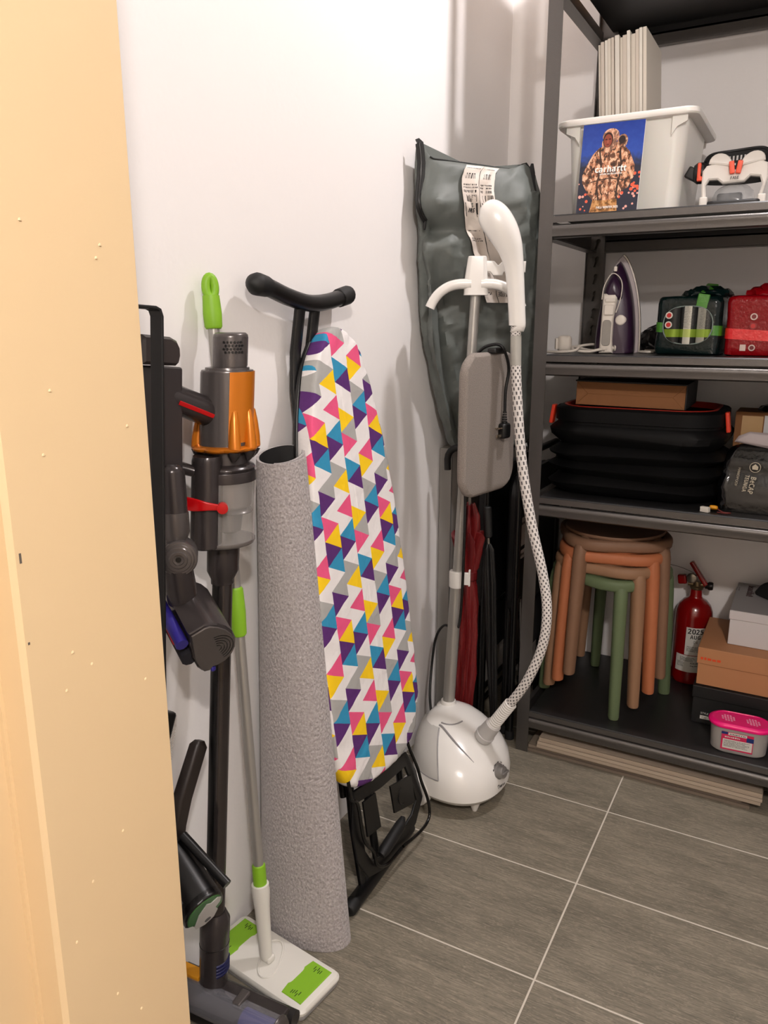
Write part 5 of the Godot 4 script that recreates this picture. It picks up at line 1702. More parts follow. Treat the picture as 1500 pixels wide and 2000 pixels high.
# ---------------------------------------------------------------- garment steamer
func steamer() -> void:
	var o := Vector3(-0.715, 0.0, -1.745)
	var t := thing("garment_steamer", "white garment steamer on a rounded wheeled base with a patterned hose", "steamer", o)
	var wh := mat("steamer_white", Color(0.90, 0.89, 0.87), 0.22, 0.0, {"clearcoat_enabled": true, "clearcoat": 0.5, "clearcoat_roughness": 0.06})
	var gy := mat("steamer_grey", Color(0.55, 0.54, 0.54), 0.4)
	# egg shaped shell: rings lean back and left with height
	var spec := [[0.018, -0.712, -1.735, 0.070, 0.085], [0.022, -0.712, -1.735, 0.096, 0.110], [0.034, -0.713, -1.737, 0.113, 0.130], [0.044, -0.713, -1.738, 0.119, 0.137], [0.046, -0.713, -1.738, 0.1215, 0.1395], [0.075, -0.716, -1.742, 0.124, 0.143], [0.105, -0.722, -1.748, 0.121, 0.140], [0.130, -0.732, -1.756, 0.112, 0.131], [0.152, -0.744, -1.765, 0.098, 0.117], [0.172, -0.756, -1.774, 0.080, 0.098], [0.188, -0.766, -1.782, 0.060, 0.076], [0.198, -0.773, -1.788, 0.040, 0.053], [0.2045, -0.778, -1.792, 0.020, 0.028], [0.206, -0.780, -1.794, 0.006, 0.008]]
	var rings := []
	for s in spec:
		rings.append(ring2(ell(s[3], s[4], 44, 2.25), Vector3(s[1], s[0], s[2]), Vector3.RIGHT, Vector3.BACK))
	put(MB.new().loft(rings), "shell", wh, t, 0.75)
	# translucent tank let into the near left side, just proud of the shell
	var tank := MB.new()
	var surf := func(a: float, f: float, off: float) -> Vector3:
		var k := f * (spec.size() - 1)
		var i := mini(int(k), spec.size() - 2)
		var g := k - i
		var s0: Array = spec[i]
		var s1: Array = spec[i + 1]
		var c := Vector3(lerpf(s0[1], s1[1], g), lerpf(s0[0], s1[0], g), lerpf(s0[2], s1[2], g))
		var rx := lerpf(s0[3], s1[3], g) + off
		var rz := lerpf(s0[4], s1[4], g) + off
		return c + Vector3(cos(a) * rx, 0, sin(a) * rz)
	for i in 14:
		for j in 10:
			var a0 := lerpf(1.58, 3.0, i / 14.0)
			var a1 := lerpf(1.58, 3.0, (i + 1) / 14.0)
			var f0 := lerpf(0.44, 0.76, j / 10.0)
			var f1 := lerpf(0.44, 0.76, (j + 1) / 10.0)
			for off in [0.0015, 0.0050]:
				tank.quad(surf.call(a0, f0, off), surf.call(a1, f0, off), surf.call(a1, f1, off), surf.call(a0, f1, off))
	put(tank, "water_tank", mat("tank_grey", Color(0.74, 0.73, 0.71), 0.3), t, 0.5)
	var edge := []
	for i in 15:
		edge.append(surf.call(lerpf(1.58, 3.0, i / 14.0), 0.44, 0.004))
	edge.reverse()
	for j in 11:
		edge.append(surf.call(1.58, lerpf(0.44, 0.76, j / 10.0), 0.004))
	put(MB.new().tube(edge, 0.0018, 6), "tank_edge", gy, t)
	# grey accent line sweeping over the shell
	var acc := []
	for i in 22:
		var g := i / 21.0
		acc.append(surf.call(lerpf(1.62, 0.42, g), lerpf(0.775, 0.36, pow(g, 1.8)), 0.0004))
	put(MB.new().tube(acc, [0.003, 0.0032, 0.0034, 0.0034, 0.0034, 0.0034, 0.0034, 0.0034, 0.0034, 0.0034, 0.0034, 0.0034, 0.0034, 0.0032, 0.003, 0.0028, 0.0024, 0.002, 0.0016, 0.0012, 0.0008, 0.0004], 6), "accent_line", gy, t)
	acc = []
	for i in 9:
		var a := lerpf(-0.9, 1.0, i / 8.0)
		acc.append(surf.call(1.0 + a * 0.55, 0.80 - 0.012 * cos(a * 1.5), 0.0008))
	put(MB.new().tube(acc, 0.0024, 6), "level_mark", gy, t)
	for w in [Vector3(-0.645, 0, -1.663), Vector3(-0.660, 0, -1.84)]:
		put(MB.new().at(w).lathe([[0.0, 0.0], [0.006, 0.0], [0.008, 0.004], [0.015, 0.024], [0.020, 0.036], [0.0, 0.036]], 16), "foot", wh, t)
	for w in [[Vector3(-0.790, 0.0435, -1.618), -0.25], [Vector3(-0.850, 0.0435, -1.80), -0.9]]:
		var mb := MB.new().at(w[0], Basis(Vector3.UP, w[1]) * Basis(Vector3.RIGHT, PI / 2))
		mb.lathe([[0.0, -0.014], [0.030, -0.014], [0.033, -0.011], [0.043, -0.010], [0.043, 0.010], [0.040, 0.014], [0.034, 0.014], [0.031, 0.010], [0.0, 0.008]], 28)
		var wl := put(mb, "wheel", wh, t)
		mb = MB.new().at(w[0], Basis(Vector3.UP, w[1]) * Basis(Vector3.RIGHT, PI / 2))
		mb.lathe([[0.0, 0.0105], [0.028, 0.0095], [0.028, 0.008], [0.0, 0.008]], 24)
		put(mb, "wheel_hub", mat("hub_grey", Color(0.50, 0.50, 0.49), 0.4), wl)
	# knob on the right hand flank
	var kp: Vector3 = surf.call(0.22, 0.44, 0.0)
	var kb := Basis(Vector3.UP, 0.22 * -1.0) * Basis(Vector3.BACK, -PI / 2 + 0.25)
	var mb := MB.new().at(kp, kb)
	mb.lathe([[0.0, 0.018], [0.013, 0.018], [0.0155, 0.016], [0.017, 0.004], [0.021, 0.002], [0.022, -0.004], [0.0, -0.004]], 24)
	var kn := put(mb, "control_knob", mat("knob_grey", Color(0.52, 0.51, 0.50), 0.4, 0.3), t)
	mb = MB.new().at(kp, kb)
	mb.box(Vector3(0, 0.020, 0), Vector3(0.006, 0.008, 0.028), 0.002)
	put(mb, "knob_grip", mat("knob_grey", Color(0.52, 0.51, 0.50), 0.4, 0.3), kn)
	for i in 9:
		mb = MB.new().at(kp, kb * Basis(Vector3.UP, i * 0.6))
		mb.box(Vector3(0.0245, 0.0, 0), Vector3(0.0016, 0.002, 0.005))
		put(mb, "dial_tick", mat("grey_ink", Color(0.3, 0.3, 0.3), 0.5), kn)
	var lp: Vector3 = surf.call(0.28, 0.335, 0.001)
	var tx: Vector3 = (surf.call(0.22, 0.335, 0.0) as Vector3) - (surf.call(0.34, 0.335, 0.0) as Vector3)
	letters("D", 0.012, fr(lp, tx, Vector3.UP), mat("grey_ink", Color(0.3, 0.3, 0.3), 0.5), t, 0.0, 0.0, true)
	print_rows(fr(lp + tx.normalized() * 0.018, tx, Vector3.UP), 0.022, 1, 0.008, mat("grey_ink", Color(0.3, 0.3, 0.3), 0.5), t, 0.0, 33)
	# pole
	var p0 := Vector3(-0.787, 0.192, -1.805)
	var p1 := Vector3(-0.752, 1.305, -1.838)
	var alu := mat("pole_alu", Color(0.66, 0.65, 0.63), 0.38, 0.6)
	put(MB.new().at(p0).lathe([[0.034, -0.002], [0.031, 0.008], [0.022, 0.012], [0.020, 0.022], [0.0, 0.022]], 24), "pole_socket", wh, t)
	var dd := p1 - p0
	put(MB.new().tube([p0, p0 + dd * 0.345], 0.0165, 14), "lower_pole", alu, t)
	put(MB.new().tube([p0 + dd * 0.33, p1], 0.0125, 14), "upper_pole", alu, t)
	var cp := p0 + dd * 0.335
	put(MB.new().at(cp).lathe([[0.0, -0.022], [0.019, -0.022], [0.0205, -0.020], [0.0205, 0.020], [0.019, 0.023], [0.0, 0.023]], 20), "pole_clamp", wh, t)
	mb = MB.new().at(cp, Basis(Vector3.UP, 0.3))
	mb.rbox(Vector3(0.026, 0.004, 0.006), Vector3(0.016, 0.034, 0.010), 0.003, 0.002)
	mb.rbox(Vector3(0.034, 0.006, 0.004), Vector3(0.005, 0.044, 0.014), 0.002, 0.001)
	put(mb, "clamp_lever", wh, t)
	# hanger head: upright block with two drooping arms and a bracket
	var h := p1
	var ax := Vector3(0.91, 0, -0.41)            # arms run left-near to right-far
	var az := Vector3(0.41, 0, 0.91)
	mb = MB.new()
	mb.loft([ring2(MB.rrect(0.060, 0.046, 0.012, 4), h + Vector3(0, -0.010, 0), ax, az), ring2(MB.rrect(0.056, 0.044, 0.012, 4), h + Vector3(0, 0.03, 0), ax, az), ring2(MB.rrect(0.046, 0.040, 0.010, 4), h + Vector3(0.002, 0.078, 0), ax, az), ring2(MB.rrect(0.043, 0.037, 0.010, 4), h + Vector3(0.002, 0.081, 0), ax, az)])
	put(mb, "hanger_head", wh, t, 0.7)
	for s in [-1, 1]:
		var path := []
		for q in [[0.012, 0.016], [0.040, 0.016], [0.066, 0.010], [0.088, -0.004], [0.103, -0.022], [0.112, -0.040]]:
			path.append(h + ax * q[0] * s + Vector3(0, q[1], 0))
		mb = MB.new().sweep(spline(path, 3), MB.rrect(0.050, 0.024, 0.009, 3), 1.0, Vector3(0, 1, 0) + ax * s * 0.6, true)
		put(mb, "hanger_arm", wh, t, 0.7)
	var g0 := h + ax * 0.020 + az * 0.006 + Vector3(0, 0.058, 0)
	mb = MB.new().sweep([g0, g0 + ax * 0.018 + Vector3(0, -0.001, 0), g0 + ax * 0.026 + Vector3(0, -0.010, 0), g0 + ax * 0.038 + Vector3(0, -0.010, 0), g0 + ax * 0.046 + Vector3(0, -0.001, 0), g0 + ax * 0.098 + az * 0.008 + Vector3(0, -0.003, 0)], MB.rrect(0.016, 0.026, 0.003, 2), 1.0, Vector3.UP)
	put(mb, "holder_bracket", wh, t, 0.75)
	# steam head with its handle hanging in the bracket: axis points
	var hb := Vector3(-0.632, 1.222, -1.80)
	var hs := [[0.0, 0.0, 0.0185, 0.0165], [0.003, 0.0, 0.0200, 0.0180], [0.001, 0.03, 0.0200, 0.0180], [-0.003, 0.075, 0.0205, 0.0185], [-0.007, 0.115, 0.0215, 0.019], [-0.013, 0.150, 0.0245, 0.021], [-0.022, 0.180, 0.0300, 0.024], [-0.035, 0.207, 0.0350, 0.027], [-0.050, 0.230, 0.0370, 0.028], [-0.064, 0.248, 0.0350, 0.026], [-0.075, 0.261, 0.0280, 0.021], [-0.083, 0.269, 0.0150, 0.012], [-0.085, 0.271, 0.004, 0.004]]
	rings = []
	var hp3 := []
	for q in hs:
		hp3.append(Vector3(q[0], q[1], q[2]))
	var fine := spline(hp3, 4)
	for i in fine.size():
		var a: Vector3 = fine[maxi(i - 1, 0)]
		var b: Vector3 = fine[mini(i + 1, fine.size() - 1)]
		var m: Vector3 = fine[i]
		var d := Vector2(b.x - a.x, b.y - a.y).normalized()
		var nx := ax * d.y - Vector3.UP * d.x
		rings.append(ring2(ell(m.z, m.z * 0.82, 32, 2.3), hb + ax * m.x + Vector3.UP * m.y, nx, az))
	put(MB.new().loft(rings), "steam_head", wh, t, 0.6)
	var fin := hb + ax * -0.028 + Vector3(0, 0.205, 0) + az * 0.0262
	print_rows(fr(fin, ax * 0.45 + Vector3(0, -0.9, 0), ax * 0.9 + Vector3(0, 0.45, 0)), 0.026, 2, 0.002, gy, t, 0.0, 44)
	var tri := MB.new()
	tri.xf = fr(fin + ax * -0.012 + Vector3(0, 0.026, 0), ax * 0.45 + Vector3(0, -0.9, 0), ax * 0.9 + Vector3(0, 0.45, 0))
	tri.tube([Vector3(-0.005, -0.004, 0), Vector3(0.005, -0.004, 0), Vector3(0.0, 0.006, 0)], 0.0006, 4, false, true)
	put(tri, "warning_mark", gy, t)
	# hose
	var hp := [Vector3(-0.632, 1.224, -1.80), Vector3(-0.630, 1.17, -1.80), Vector3(-0.622, 1.075, -1.795), Vector3(-0.598, 0.90, -1.785), Vector3(-0.563, 0.75, -1.775), Vector3(-0.526, 0.63, -1.765), Vector3(-0.508, 0.54, -1.755), Vector3(-0.513, 0.45, -1.745), Vector3(-0.545, 0.355, -1.735), Vector3(-0.588, 0.280, -1.732)]
	var pts := spline(hp, 12)
	var hm := mat("hose_weave", Color.WHITE, 0.8, 0.0, {"albedo_texture": hose_image(), "uv1_scale": Vector3(1, 62, 1), "flat": true, "normal_texture": bump("weave_fine", 0.4, 2.0, 95, 1), "normal_scale": 0.25})
	put(MB.new().tube(pts, 0.0122, 16), "hose", hm, t)
	put(MB.new().tube([Vector3(-0.631, 1.20, -1.80), Vector3(-0.628, 1.13, -1.7985)], 0.0130, 16), "hose_collar", mat("collar_grey", Color(0.66, 0.65, 0.62), 0.4), t)
	# ribbed strain relief and connector
	var e0 := Vector3(-0.583, 0.287, -1.732)
	var e1 := Vector3(-0.655, 0.172, -1.742)
	var de := (e1 - e0)
	var rel := []
	var rr := []
	for i in 52:
		var g := i / 51.0 * 0.66
		rel.append(e0 + de * g)
		rr.append((0.0165 if (i / 2) % 2 == 0 else 0.0142) + 0.001 * g)
	put(MB.new().tube(rel, rr, 18), "ribbed_sleeve", wh, t, 0.8)
	put(MB.new().tube([e0 + de * 0.62, e0 + de * 0.64, e0 + de * 0.93, e0 + de * 0.94, e0 + de * 1.06], [0.018, 0.0215, 0.0235, 0.026, 0.024], 20), "hose_connector", mat("connector_grey", Color(0.74, 0.73, 0.72), 0.35), t, 0.8)
	# grey fabric pressing pad hung on the pole
	var pc := Vector3(-0.690, 0.988, -1.785)
	var pd := thing("pressing_pad", "grey fabric covered pressing pad with rounded corners hung on the steamer pole", "pad", pc)
	var px := Vector3(0.17, 0, -0.985)
	var pz := px.cross(Vector3.UP) * -1.0
	var fab := mat("pad_fabric", Color(1, 1, 1), 0.9, 0.0, {"albedo_texture": ramp_tex("pad_melange", Color(0.40, 0.375, 0.35), Color(0.66, 0.62, 0.59), 0.25, 101, 2, 1.7), "normal_texture": bump("pad_weave", 0.4, 2.5, 96, 1), "normal_scale": 0.4, "uv1_scale": Vector3(9, 9, 9)})
	mb = MB.new().at(pc, Basis(px, Vector3.UP, px.cross(Vector3.UP)))
	mb.at(pc - px.cross(Vector3.UP) * 0.012, Basis(px, Vector3.UP, px.cross(Vector3.UP)))
	mb.prism(MB.rrect(0.240, 0.345, 0.055, 8), 0.024, 0.007)
	put(mb, "padded_board", fab, pd, 0.6)
	put(MB.new().at(pc + Vector3(0.01, 0.176, -0.02)).rbox(Vector3.ZERO, Vector3(0.022, 0.012, 0.07), 0.004, 0.003), "hang_clip", mat("clip_black", Color(0.02, 0.02, 0.02), 0.5), pd)
	# power lead looped over the pad, three-pin plug hanging in front
	var face := px.cross(Vector3.UP)
	if face.x < 0:
		face = -face
	var lead := mat("lead_black", Color(0.018, 0.018, 0.02), 0.45)
	var top := pc + Vector3(0, 0.179, 0) + px * 0.03
	var pl := pc + px * 0.048 + face * 0.020 + Vector3(0, -0.020, 0)
	var ld := put(MB.new().tube(spline([Vector3(-0.772, 1.08, -1.835), Vector3(-0.735, 1.155, -1.82), top + Vector3(-0.012, 0.010, 0), top + face * 0.018 + Vector3(0, 0.004, 0), top + face * 0.024 + px * 0.022 + Vector3(0, -0.045, 0), pl + Vector3(0, 0.10, 0), pl + Vector3(0, 0.045, 0)]), 0.0038, 10), "power_lead", lead, t)
	put(MB.new().tube(spline([Vector3(-0.765, 0.96, -1.79), Vector3(-0.742, 0.84, -1.775), Vector3(-0.735, 0.73, -1.765), Vector3(-0.738, 0.58, -1.768), Vector3(-0.747, 0.47, -1.778), Vector3(-0.785, 0.41, -1.840), Vector3(-0.835, 0.40, -1.875), Vector3(-0.866, 0.35, -1.885), Vector3(-0.870, 0.26, -1.868), Vector3(-0.858, 0.195, -1.835), Vector3(-0.835, 0.150, -1.80)]), 0.0037, 10), "power_lead", lead, t)
	mb = MB.new()
	for i in 5:
		mb.tube([pl + Vector3(0, 0.020 + i * 0.006, 0), pl + Vector3(0, 0.0235 + i * 0.006, 0)], 0.0075 - i * 0.0006, 12)
	put(mb, "plug_relief", lead, ld)
	mb = MB.new().at(pl, Basis(px, Vector3.UP, face))
	mb.rbox(Vector3.ZERO, Vector3(0.034, 0.038, 0.024), 0.009, 0.006)
	put(mb, "plug_body", lead, ld)
	var pin := mat("pin_brass", Color(0.72, 0.66, 0.58), 0.25, 0.85)
	mb = MB.new().at(pl, Basis(px, Vector3.UP, face))
	mb.box(Vector3(-0.026, 0.008, 0.004), Vector3(0.018, 0.003, 0.005), 0.0006)
	mb.box(Vector3(-0.026, 0.008, -0.005), Vector3(0.014, 0.003, 0.005), 0.0006)
	mb.box(Vector3(-0.027, -0.011, 0.0), Vector3(0.020, 0.007, 0.004), 0.0006)
	put(mb, "plug_pins", pin, ld)

func hose_image() -> ImageTexture:
	# white braid with small charcoal flecks in offset columns
	var im := Image.create(128, 32, false, Image.FORMAT_RGB8)
	im.fill(Color(0.84, 0.82, 0.80))
	for c in 14:
		var x0 := int(c * 9.14) + 2
		var y0 := 3 if c % 2 == 0 else 19
		for y in range(y0, y0 + 11):
			for x in range(x0, x0 + 6):
				if (x + y) % 5 != 0:
					im.set_pixel(x % 128, y % 32, Color(0.13, 0.12, 0.13))
	im.generate_mipmaps()
	return ImageTexture.create_from_image(im)

# ---------------------------------------------------------------- along the left wall
const BU := Vector3(-0.1399, 0.9902, 0.0)     # up the leaning ironing board
const BN := Vector3(0.9902, 0.1399, 0.0)      # out of its padded face
const BO := Vector3(-0.735, 0.300, -1.355)

func bp(w: float, u: float, n := 0.0) -> Vector3:
	return BO + Vector3(0, 0, -1) * w + BU * u + BN * n

func yz(y: float, z: float, n := 0.0) -> Vector3:
	return bp(-(z + 1.355), (y - 0.300) / 0.9902, n)

func pattern_image() -> ImageTexture:
	var W := Color(0.92, 0.905, 0.90)
	var P := Color(0.90, 0.33, 0.51)
	var Y := Color(0.97, 0.80, 0.04)
	var B := Color(0.18, 0.56, 0.72)
	var V := Color(0.33, 0.14, 0.42)
	var G := Color(0.66, 0.655, 0.645)
	var rows := [[[P, Y], [W, B], [Y, G], [V, W]], [[V, B], [V, W], [P, W], [W, P]], [[W, G], [G, Y], [B, V], [Y, W]], [[V, W], [W, P], [W, W], [G, B]]]
	var s := 640
	var im := Image.create(s, s, false, Image.FORMAT_RGB8)
	for y in s:
		for x in s:
			var fx := x * 4.0 / s
			var fy := fposmod(y * 4.0 / s - 0.5 * (fx - floorf(fx)), 4.0)
			var c: Array = rows[int(fy) % 4][int(fx) % 4]
			im.set_pixel(x, y, c[0] if (fx - floor(fx)) + (fy - floor(fy)) < 1.0 else c[1])
	im.generate_mipmaps()
	return ImageTexture.create_from_image(im)

func ironing_board() -> void:
	var t := thing("ironing_board", "folded ironing board with a multicolour triangle patterned cover leaning on the left wall", "ironing board", Vector3(-0.74, 0.0, -1.33))
	var edge := [[1.222, -1.375], [1.214, -1.345], [1.190, -1.318], [1.150, -1.285], [1.100, -1.262], [1.040, -1.240], [0.960, -1.220], [0.860, -1.200], [0.760, -1.186], [0.660, -1.178], [0.560, -1.172], [0.460, -1.169], [0.390, -1.170], [0.345, -1.178], [0.310, -1.198], [0.286, -1.230], [0.272, -1.280], [0.264, -1.340], [0.262, -1.400], [0.270, -1.450], [0.290, -1.490], [0.322, -1.516], [0.370, -1.530], [0.450, -1.537], [0.560, -1.540], [0.680, -1.540], [0.800, -1.536], [0.900, -1.526], [1.000, -1.510], [1.080, -1.492], [1.140, -1.473], [1.185, -1.449], [1.212, -1.414]]
	var m := edge.size()
	var pts := []
	for i in m:
		for k in 5:
			var a := Vector2(edge[i][0], edge[i][1]).cubic_interpolate(Vector2(edge[(i + 1) % m][0], edge[(i + 1) % m][1]), Vector2(edge[(i - 1 + m) % m][0], edge[(i - 1 + m) % m][1]), Vector2(edge[(i + 2) % m][0], edge[(i + 2) % m][1]), k / 5.0)
			pts.append(a)
	var nz := FastNoiseLite.new()
	nz.seed = 19
	nz.frequency = 1.0
	nz.fractal_octaves = 3
	var rings := []
	var layers := [[0.95, -0.036], [0.985, -0.034], [1.0, -0.027], [1.003, -0.018], [1.0, -0.009], [0.985, -0.0025], [0.955, 0.0], [0.90, 0.0008], [0.82, 0.0012], [0.72, 0.0014], [0.60, 0.0015], [0.46, 0.0016], [0.30, 0.0016], [0.14, 0.0016], [0.02, 0.0016]]
	for li in layers.size():
		var L: Array = layers[li]
		var ring := PackedVector3Array()
		for i in pts.size():
			var p: Vector2 = pts[i]
			var c := Vector2(clampf(p.x, 0.44, 1.10), -1.357 - 0.012 * smoothstep(1.2, 0.4, p.x))
			var q: Vector2 = c + (p - c) * L[0]
			var w := nz.get_noise_2d(i * 0.42, L[0] * 2.0) * 0.0045 * (1.0 - absf(0.93 - L[0]) * 5.0 if L[0] > 0.74 else 0.05)
			w += nz.get_noise_2d(q.x * 26.0 + q.y * 40.0, q.y * 20.0 - q.x * 8.0) * 0.0014
			ring.append(yz(q.x, q.y, L[1] + (w if li > 2 else 0.0)))
		rings.append(ring)
	var mb := MB.new().loft(rings)
	for i in mb.v.size():
		var p := mb.v[i] - BO
		var w := -p.z
		var u := p.dot(BU)
		var n := p.dot(BN)
		var side := clampf(-n, 0.0, 0.04) * clampf(w * 12.0, -1.0, 1.0) * smoothstep(0.0, 0.12, u) * (1.0 - smoothstep(0.72, 0.90, u))
		mb.uv[i] = Vector2((w + side + 0.128) / 0.222, (0.361 - u) / 0.204)
	put(mb, "padded_cover", mat("triangle_print", Color.WHITE, 0.85, 0.0, {"albedo_texture": pattern_image(), "normal_texture": bump("cover_wrinkle", 0.02, 3.0, 17, 4), "normal_scale": 0.6}), t, 0.4)
	var bk := mat("board_black", Color(0.03, 0.03, 0.033), 0.38)
	# steel mesh deck frame behind the pad
	var fr_ := []
	for i in range(0, pts.size(), 3):
		var p: Vector2 = pts[i]
		var c := Vector2(clampf(p.x, 0.44, 1.10), -1.357)
		var q: Vector2 = c + (p - c) * 0.93
		fr_.append(yz(q.x, q.y, -0.042))
	put(MB.new().tube(fr_, 0.006, 8, false, true), "deck_frame", bk, t)
	# upper foot: bowed bar with rubber ends, two oval legs behind the board
	var bar := spline([Vector3(-0.893, 1.296, -1.150), Vector3(-0.892, 1.291, -1.185), Vector3(-0.891, 1.276, -1.245), Vector3(-0.890, 1.266, -1.315), Vector3(-0.891, 1.271, -1.385), Vector3(-0.893, 1.286, -1.462)], 6)
	put(MB.new().tube(bar, 0.0165, 16), "foot_bar", bk, t)
	var rub := mat("foot_rubber_black", Color(0.025, 0.025, 0.027), 0.6)
	put(MB.new().tube([bar[6] as Vector3, bar[5] as Vector3, bar[1] as Vector3, bar[0] as Vector3, (bar[0] as Vector3) + Vector3(0, 0.002, 0.010), (bar[0] as Vector3) + Vector3(0, 0.003, 0.016)], [0.0172, 0.0188, 0.0205, 0.020, 0.015, 0.005], 16), "end_cap", rub, t)
	put(MB.new().tube([bar[27] as Vector3, bar[27] as Vector3 + Vector3(0, 0.0003, -0.001), bar[30] as Vector3, (bar[30] as Vector3) + Vector3(0, 0.001, -0.006), (bar[30] as Vector3) + Vector3(0, 0.001, -0.009)], [0.0172, 0.0192, 0.0198, 0.0185, 0.012], 16), "end_cap", rub, t)
	for z in [-1.288, -1.340]:
		put(MB.new().sweep([Vector3(-0.892, 1.268, z), Vector3(-0.908, 1.17, z), Vector3(-0.908, 1.10, z + 0.002), Vector3(-0.872, 0.80, z + 0.006), Vector3(-0.800, 0.22, z + 0.01)], ell(0.0145, 0.0095, 12), 1.0, Vector3.RIGHT), "leg", bk, t)
	for z in [-1.195, -1.50]:
		put(MB.new().tube([Vector3(-0.868, 0.93, z), Vector3(-0.83, 0.60, z), Vector3(-0.775, 0.10, z + 0.0)], 0.009, 10), "outer_leg", bk, t)
	put(MB.new().rbox(Vector3(-0.872, 0.945, -1.197), Vector3(0.018, 0.022, 0.022), 0.004, 0.003), "leg_plug", rub, t)
	# lower foot standing on the floor
	put(MB.new().tube([Vector3(-0.738, 0.0165, -1.190), Vector3(-0.742, 0.0165, -1.30), Vector3(-0.752, 0.0165, -1.50)], 0.016, 14), "floor_bar", bk, t)
	put(MB.new().tube([Vector3(-0.7375, 0.0168, -1.184), Vector3(-0.738, 0.0168, -1.190), Vector3(-0.7385, 0.0168, -1.212)], [0.012, 0.0166, 0.0166], 14), "end_cap", rub, t)
	for z in [-1.26, -1.33]:
		put(MB.new().sweep([Vector3(-0.745, 0.02, z), Vector3(-0.775, 0.16, z - 0.01), Vector3(-0.815, 0.55, z - 0.02)], ell(0.0115, 0.0085, 12), 1.0, Vector3.RIGHT), "lower_leg", bk, t)
	# iron rest
	var ol := []
	for q in [[0.262, -1.232], [0.245, -1.330], [0.234, -1.452], [0.180, -1.478], [0.112, -1.494], [0.080, -1.455], [0.070, -1.395], [0.068, -1.300], [0.085, -1.248], [0.130, -1.222], [0.200, -1.218]]:
		ol.append(yz(q[0], q[1], -0.016))
	var rest := put(MB.new().sweep(ol, MB.rrect(0.034, 0.007, 0.003, 2), 1.0, BN, false, true), "iron_rest", bk, t, 0.75)
	var plate := func(c: Array, n: float) -> MB:
		var g := MB.new()
		g.loft([PackedVector3Array([yz(c[0][0], c[0][1], n), yz(c[1][0], c[1][1], n), yz(c[2][0], c[2][1], n), yz(c[3][0], c[3][1], n)]), PackedVector3Array([yz(c[0][0], c[0][1], n + 0.004), yz(c[1][0], c[1][1], n + 0.004), yz(c[2][0], c[2][1], n + 0.004), yz(c[3][0], c[3][1], n + 0.004)])])
		return g
	put(plate.call([[0.214, -1.365], [0.190, -1.462], [0.118, -1.465], [0.146, -1.369]], -0.014), "rest_plate", bk, rest, 0.9)
	put(plate.call([[0.240, -1.250], [0.234, -1.302], [0.151, -1.306], [0.160, -1.250]], -0.014), "rest_plate", bk, rest, 0.9)
	var rp := MB.new()
	rp.xf = Transform3D(Basis(Vector3(0, 0, -1), BU, BN), yz(0.166, -1.412, -0.0095))
	var arc := []
	for a in range(100, 271, 17):
		arc.append(Vector3(cos(deg_to_rad(a)) * 0.020, sin(deg_to_rad(a)) * 0.020, 0.0))
	rp.tube(arc, 0.0012, 6)
	put(rp, "pressed_ring", bk, rest)
	put(MB.new().tube([yz(0.128, -1.385, 0.0), yz(0.120, -1.365, 0.002), yz(0.108, -1.285, 0.002), yz(0.104, -1.275, 0.0)], [0.006, 0.013, 0.013, 0.009], 14), "rest_roll", rub, rest)
	for path in [[[0.318, -1.198], [0.296, -1.200], [0.273, -1.202], [0.252, -1.221], [0.170, -1.226], [0.124, -1.255], [0.089, -1.262], [0.064, -1.30], [0.060, -1.37]], [[0.275, -1.455], [0.250, -1.464], [0.197, -1.486], [0.159, -1.495], [0.100, -1.516], [0.060, -1.517], [0.046, -1.495], [0.047, -1.451], [0.060, -1.375]]]:
		var pl := []
		for q in path:
			pl.append(yz(q[0], q[1], -0.004))
		put(MB.new().tube(spline(pl, 5), 0.0038, 8), "wire_loop", mat("wire_black", Color(0.03, 0.03, 0.03), 0.22), rest)

func rug() -> void:
	var o := Vector3(-0.81, 0.0, -1.125)
	var t := thing("rolled_rug", "light grey short pile rug loosely rolled and standing upright against the wall", "rug", o)
	# spiral sheet; angle 0 = +x, turning towards +z; the loose outer edge lies on the right hand side
	var n := 76
	var turns := 1.22
	var spiral := func(f: float, in_off: float) -> PackedVector3Array:
		var out := PackedVector3Array()
		for i in n + 1:
			var g := float(i) / n
			var a := -0.25 + TAU * turns * g
			var back := 0.010 * g * turns + in_off
			var rx := lerpf(0.108, 0.046, f) - back
			var rz := lerpf(0.060, 0.064, f) - back
			var c := Vector3(lerpf(-0.806, -0.872, f), 0, lerpf(-1.122, -1.185, f))
			out.append(c + Vector3(cos(a) * rx, lerpf(0.0008, 0.985, f) - (0.010 * sin(a + 0.6) * f), sin(a) * rz))
		return out
	var rings := []
	var inner := []
	for k in 15:
		var f := k / 14.0
		var a: PackedVector3Array = spiral.call(f, 0.0)
		var b: PackedVector3Array = spiral.call(f, 0.0055)
		var loop := PackedVector3Array(a)
		b.reverse()
		loop.append_array(b)
		rings.append(loop)
		inner.append(spiral.call(f, 0.0062))
	var pile := mat("rug_pile", Color.WHITE, 0.95, 0.0, {"albedo_texture": ramp_tex("rug_fibres", Color(0.56, 0.535, 0.53), Color(0.72, 0.695, 0.69), 0.10, 33, 3, 1.5), "normal_texture": bump("rug_tufts", 0.07, 6.0, 34, 3), "normal_scale": 0.8, "uv1_scale": Vector3(8, 5, 8), "rim_enabled": true, "rim": 0.4})
	var mb := MB.new()
	# side walls only; the ends are closed strip by strip
	mb.loft(rings, false, false)
	for e in [0, 14]:
		var r: PackedVector3Array = rings[e]
		var q := r.size()
		for i in n:
			mb.quad(r[i], r[i + 1], r[q - 2 - i], r[q - 1 - i])
	put(mb, "pile", pile, t, 0.6)
	mb = MB.new()
	mb.loft(inner, false, false, false)
	put(mb, "backing", mat("rug_backing", Color(0.035, 0.033, 0.033), 0.7), t, 0.6)

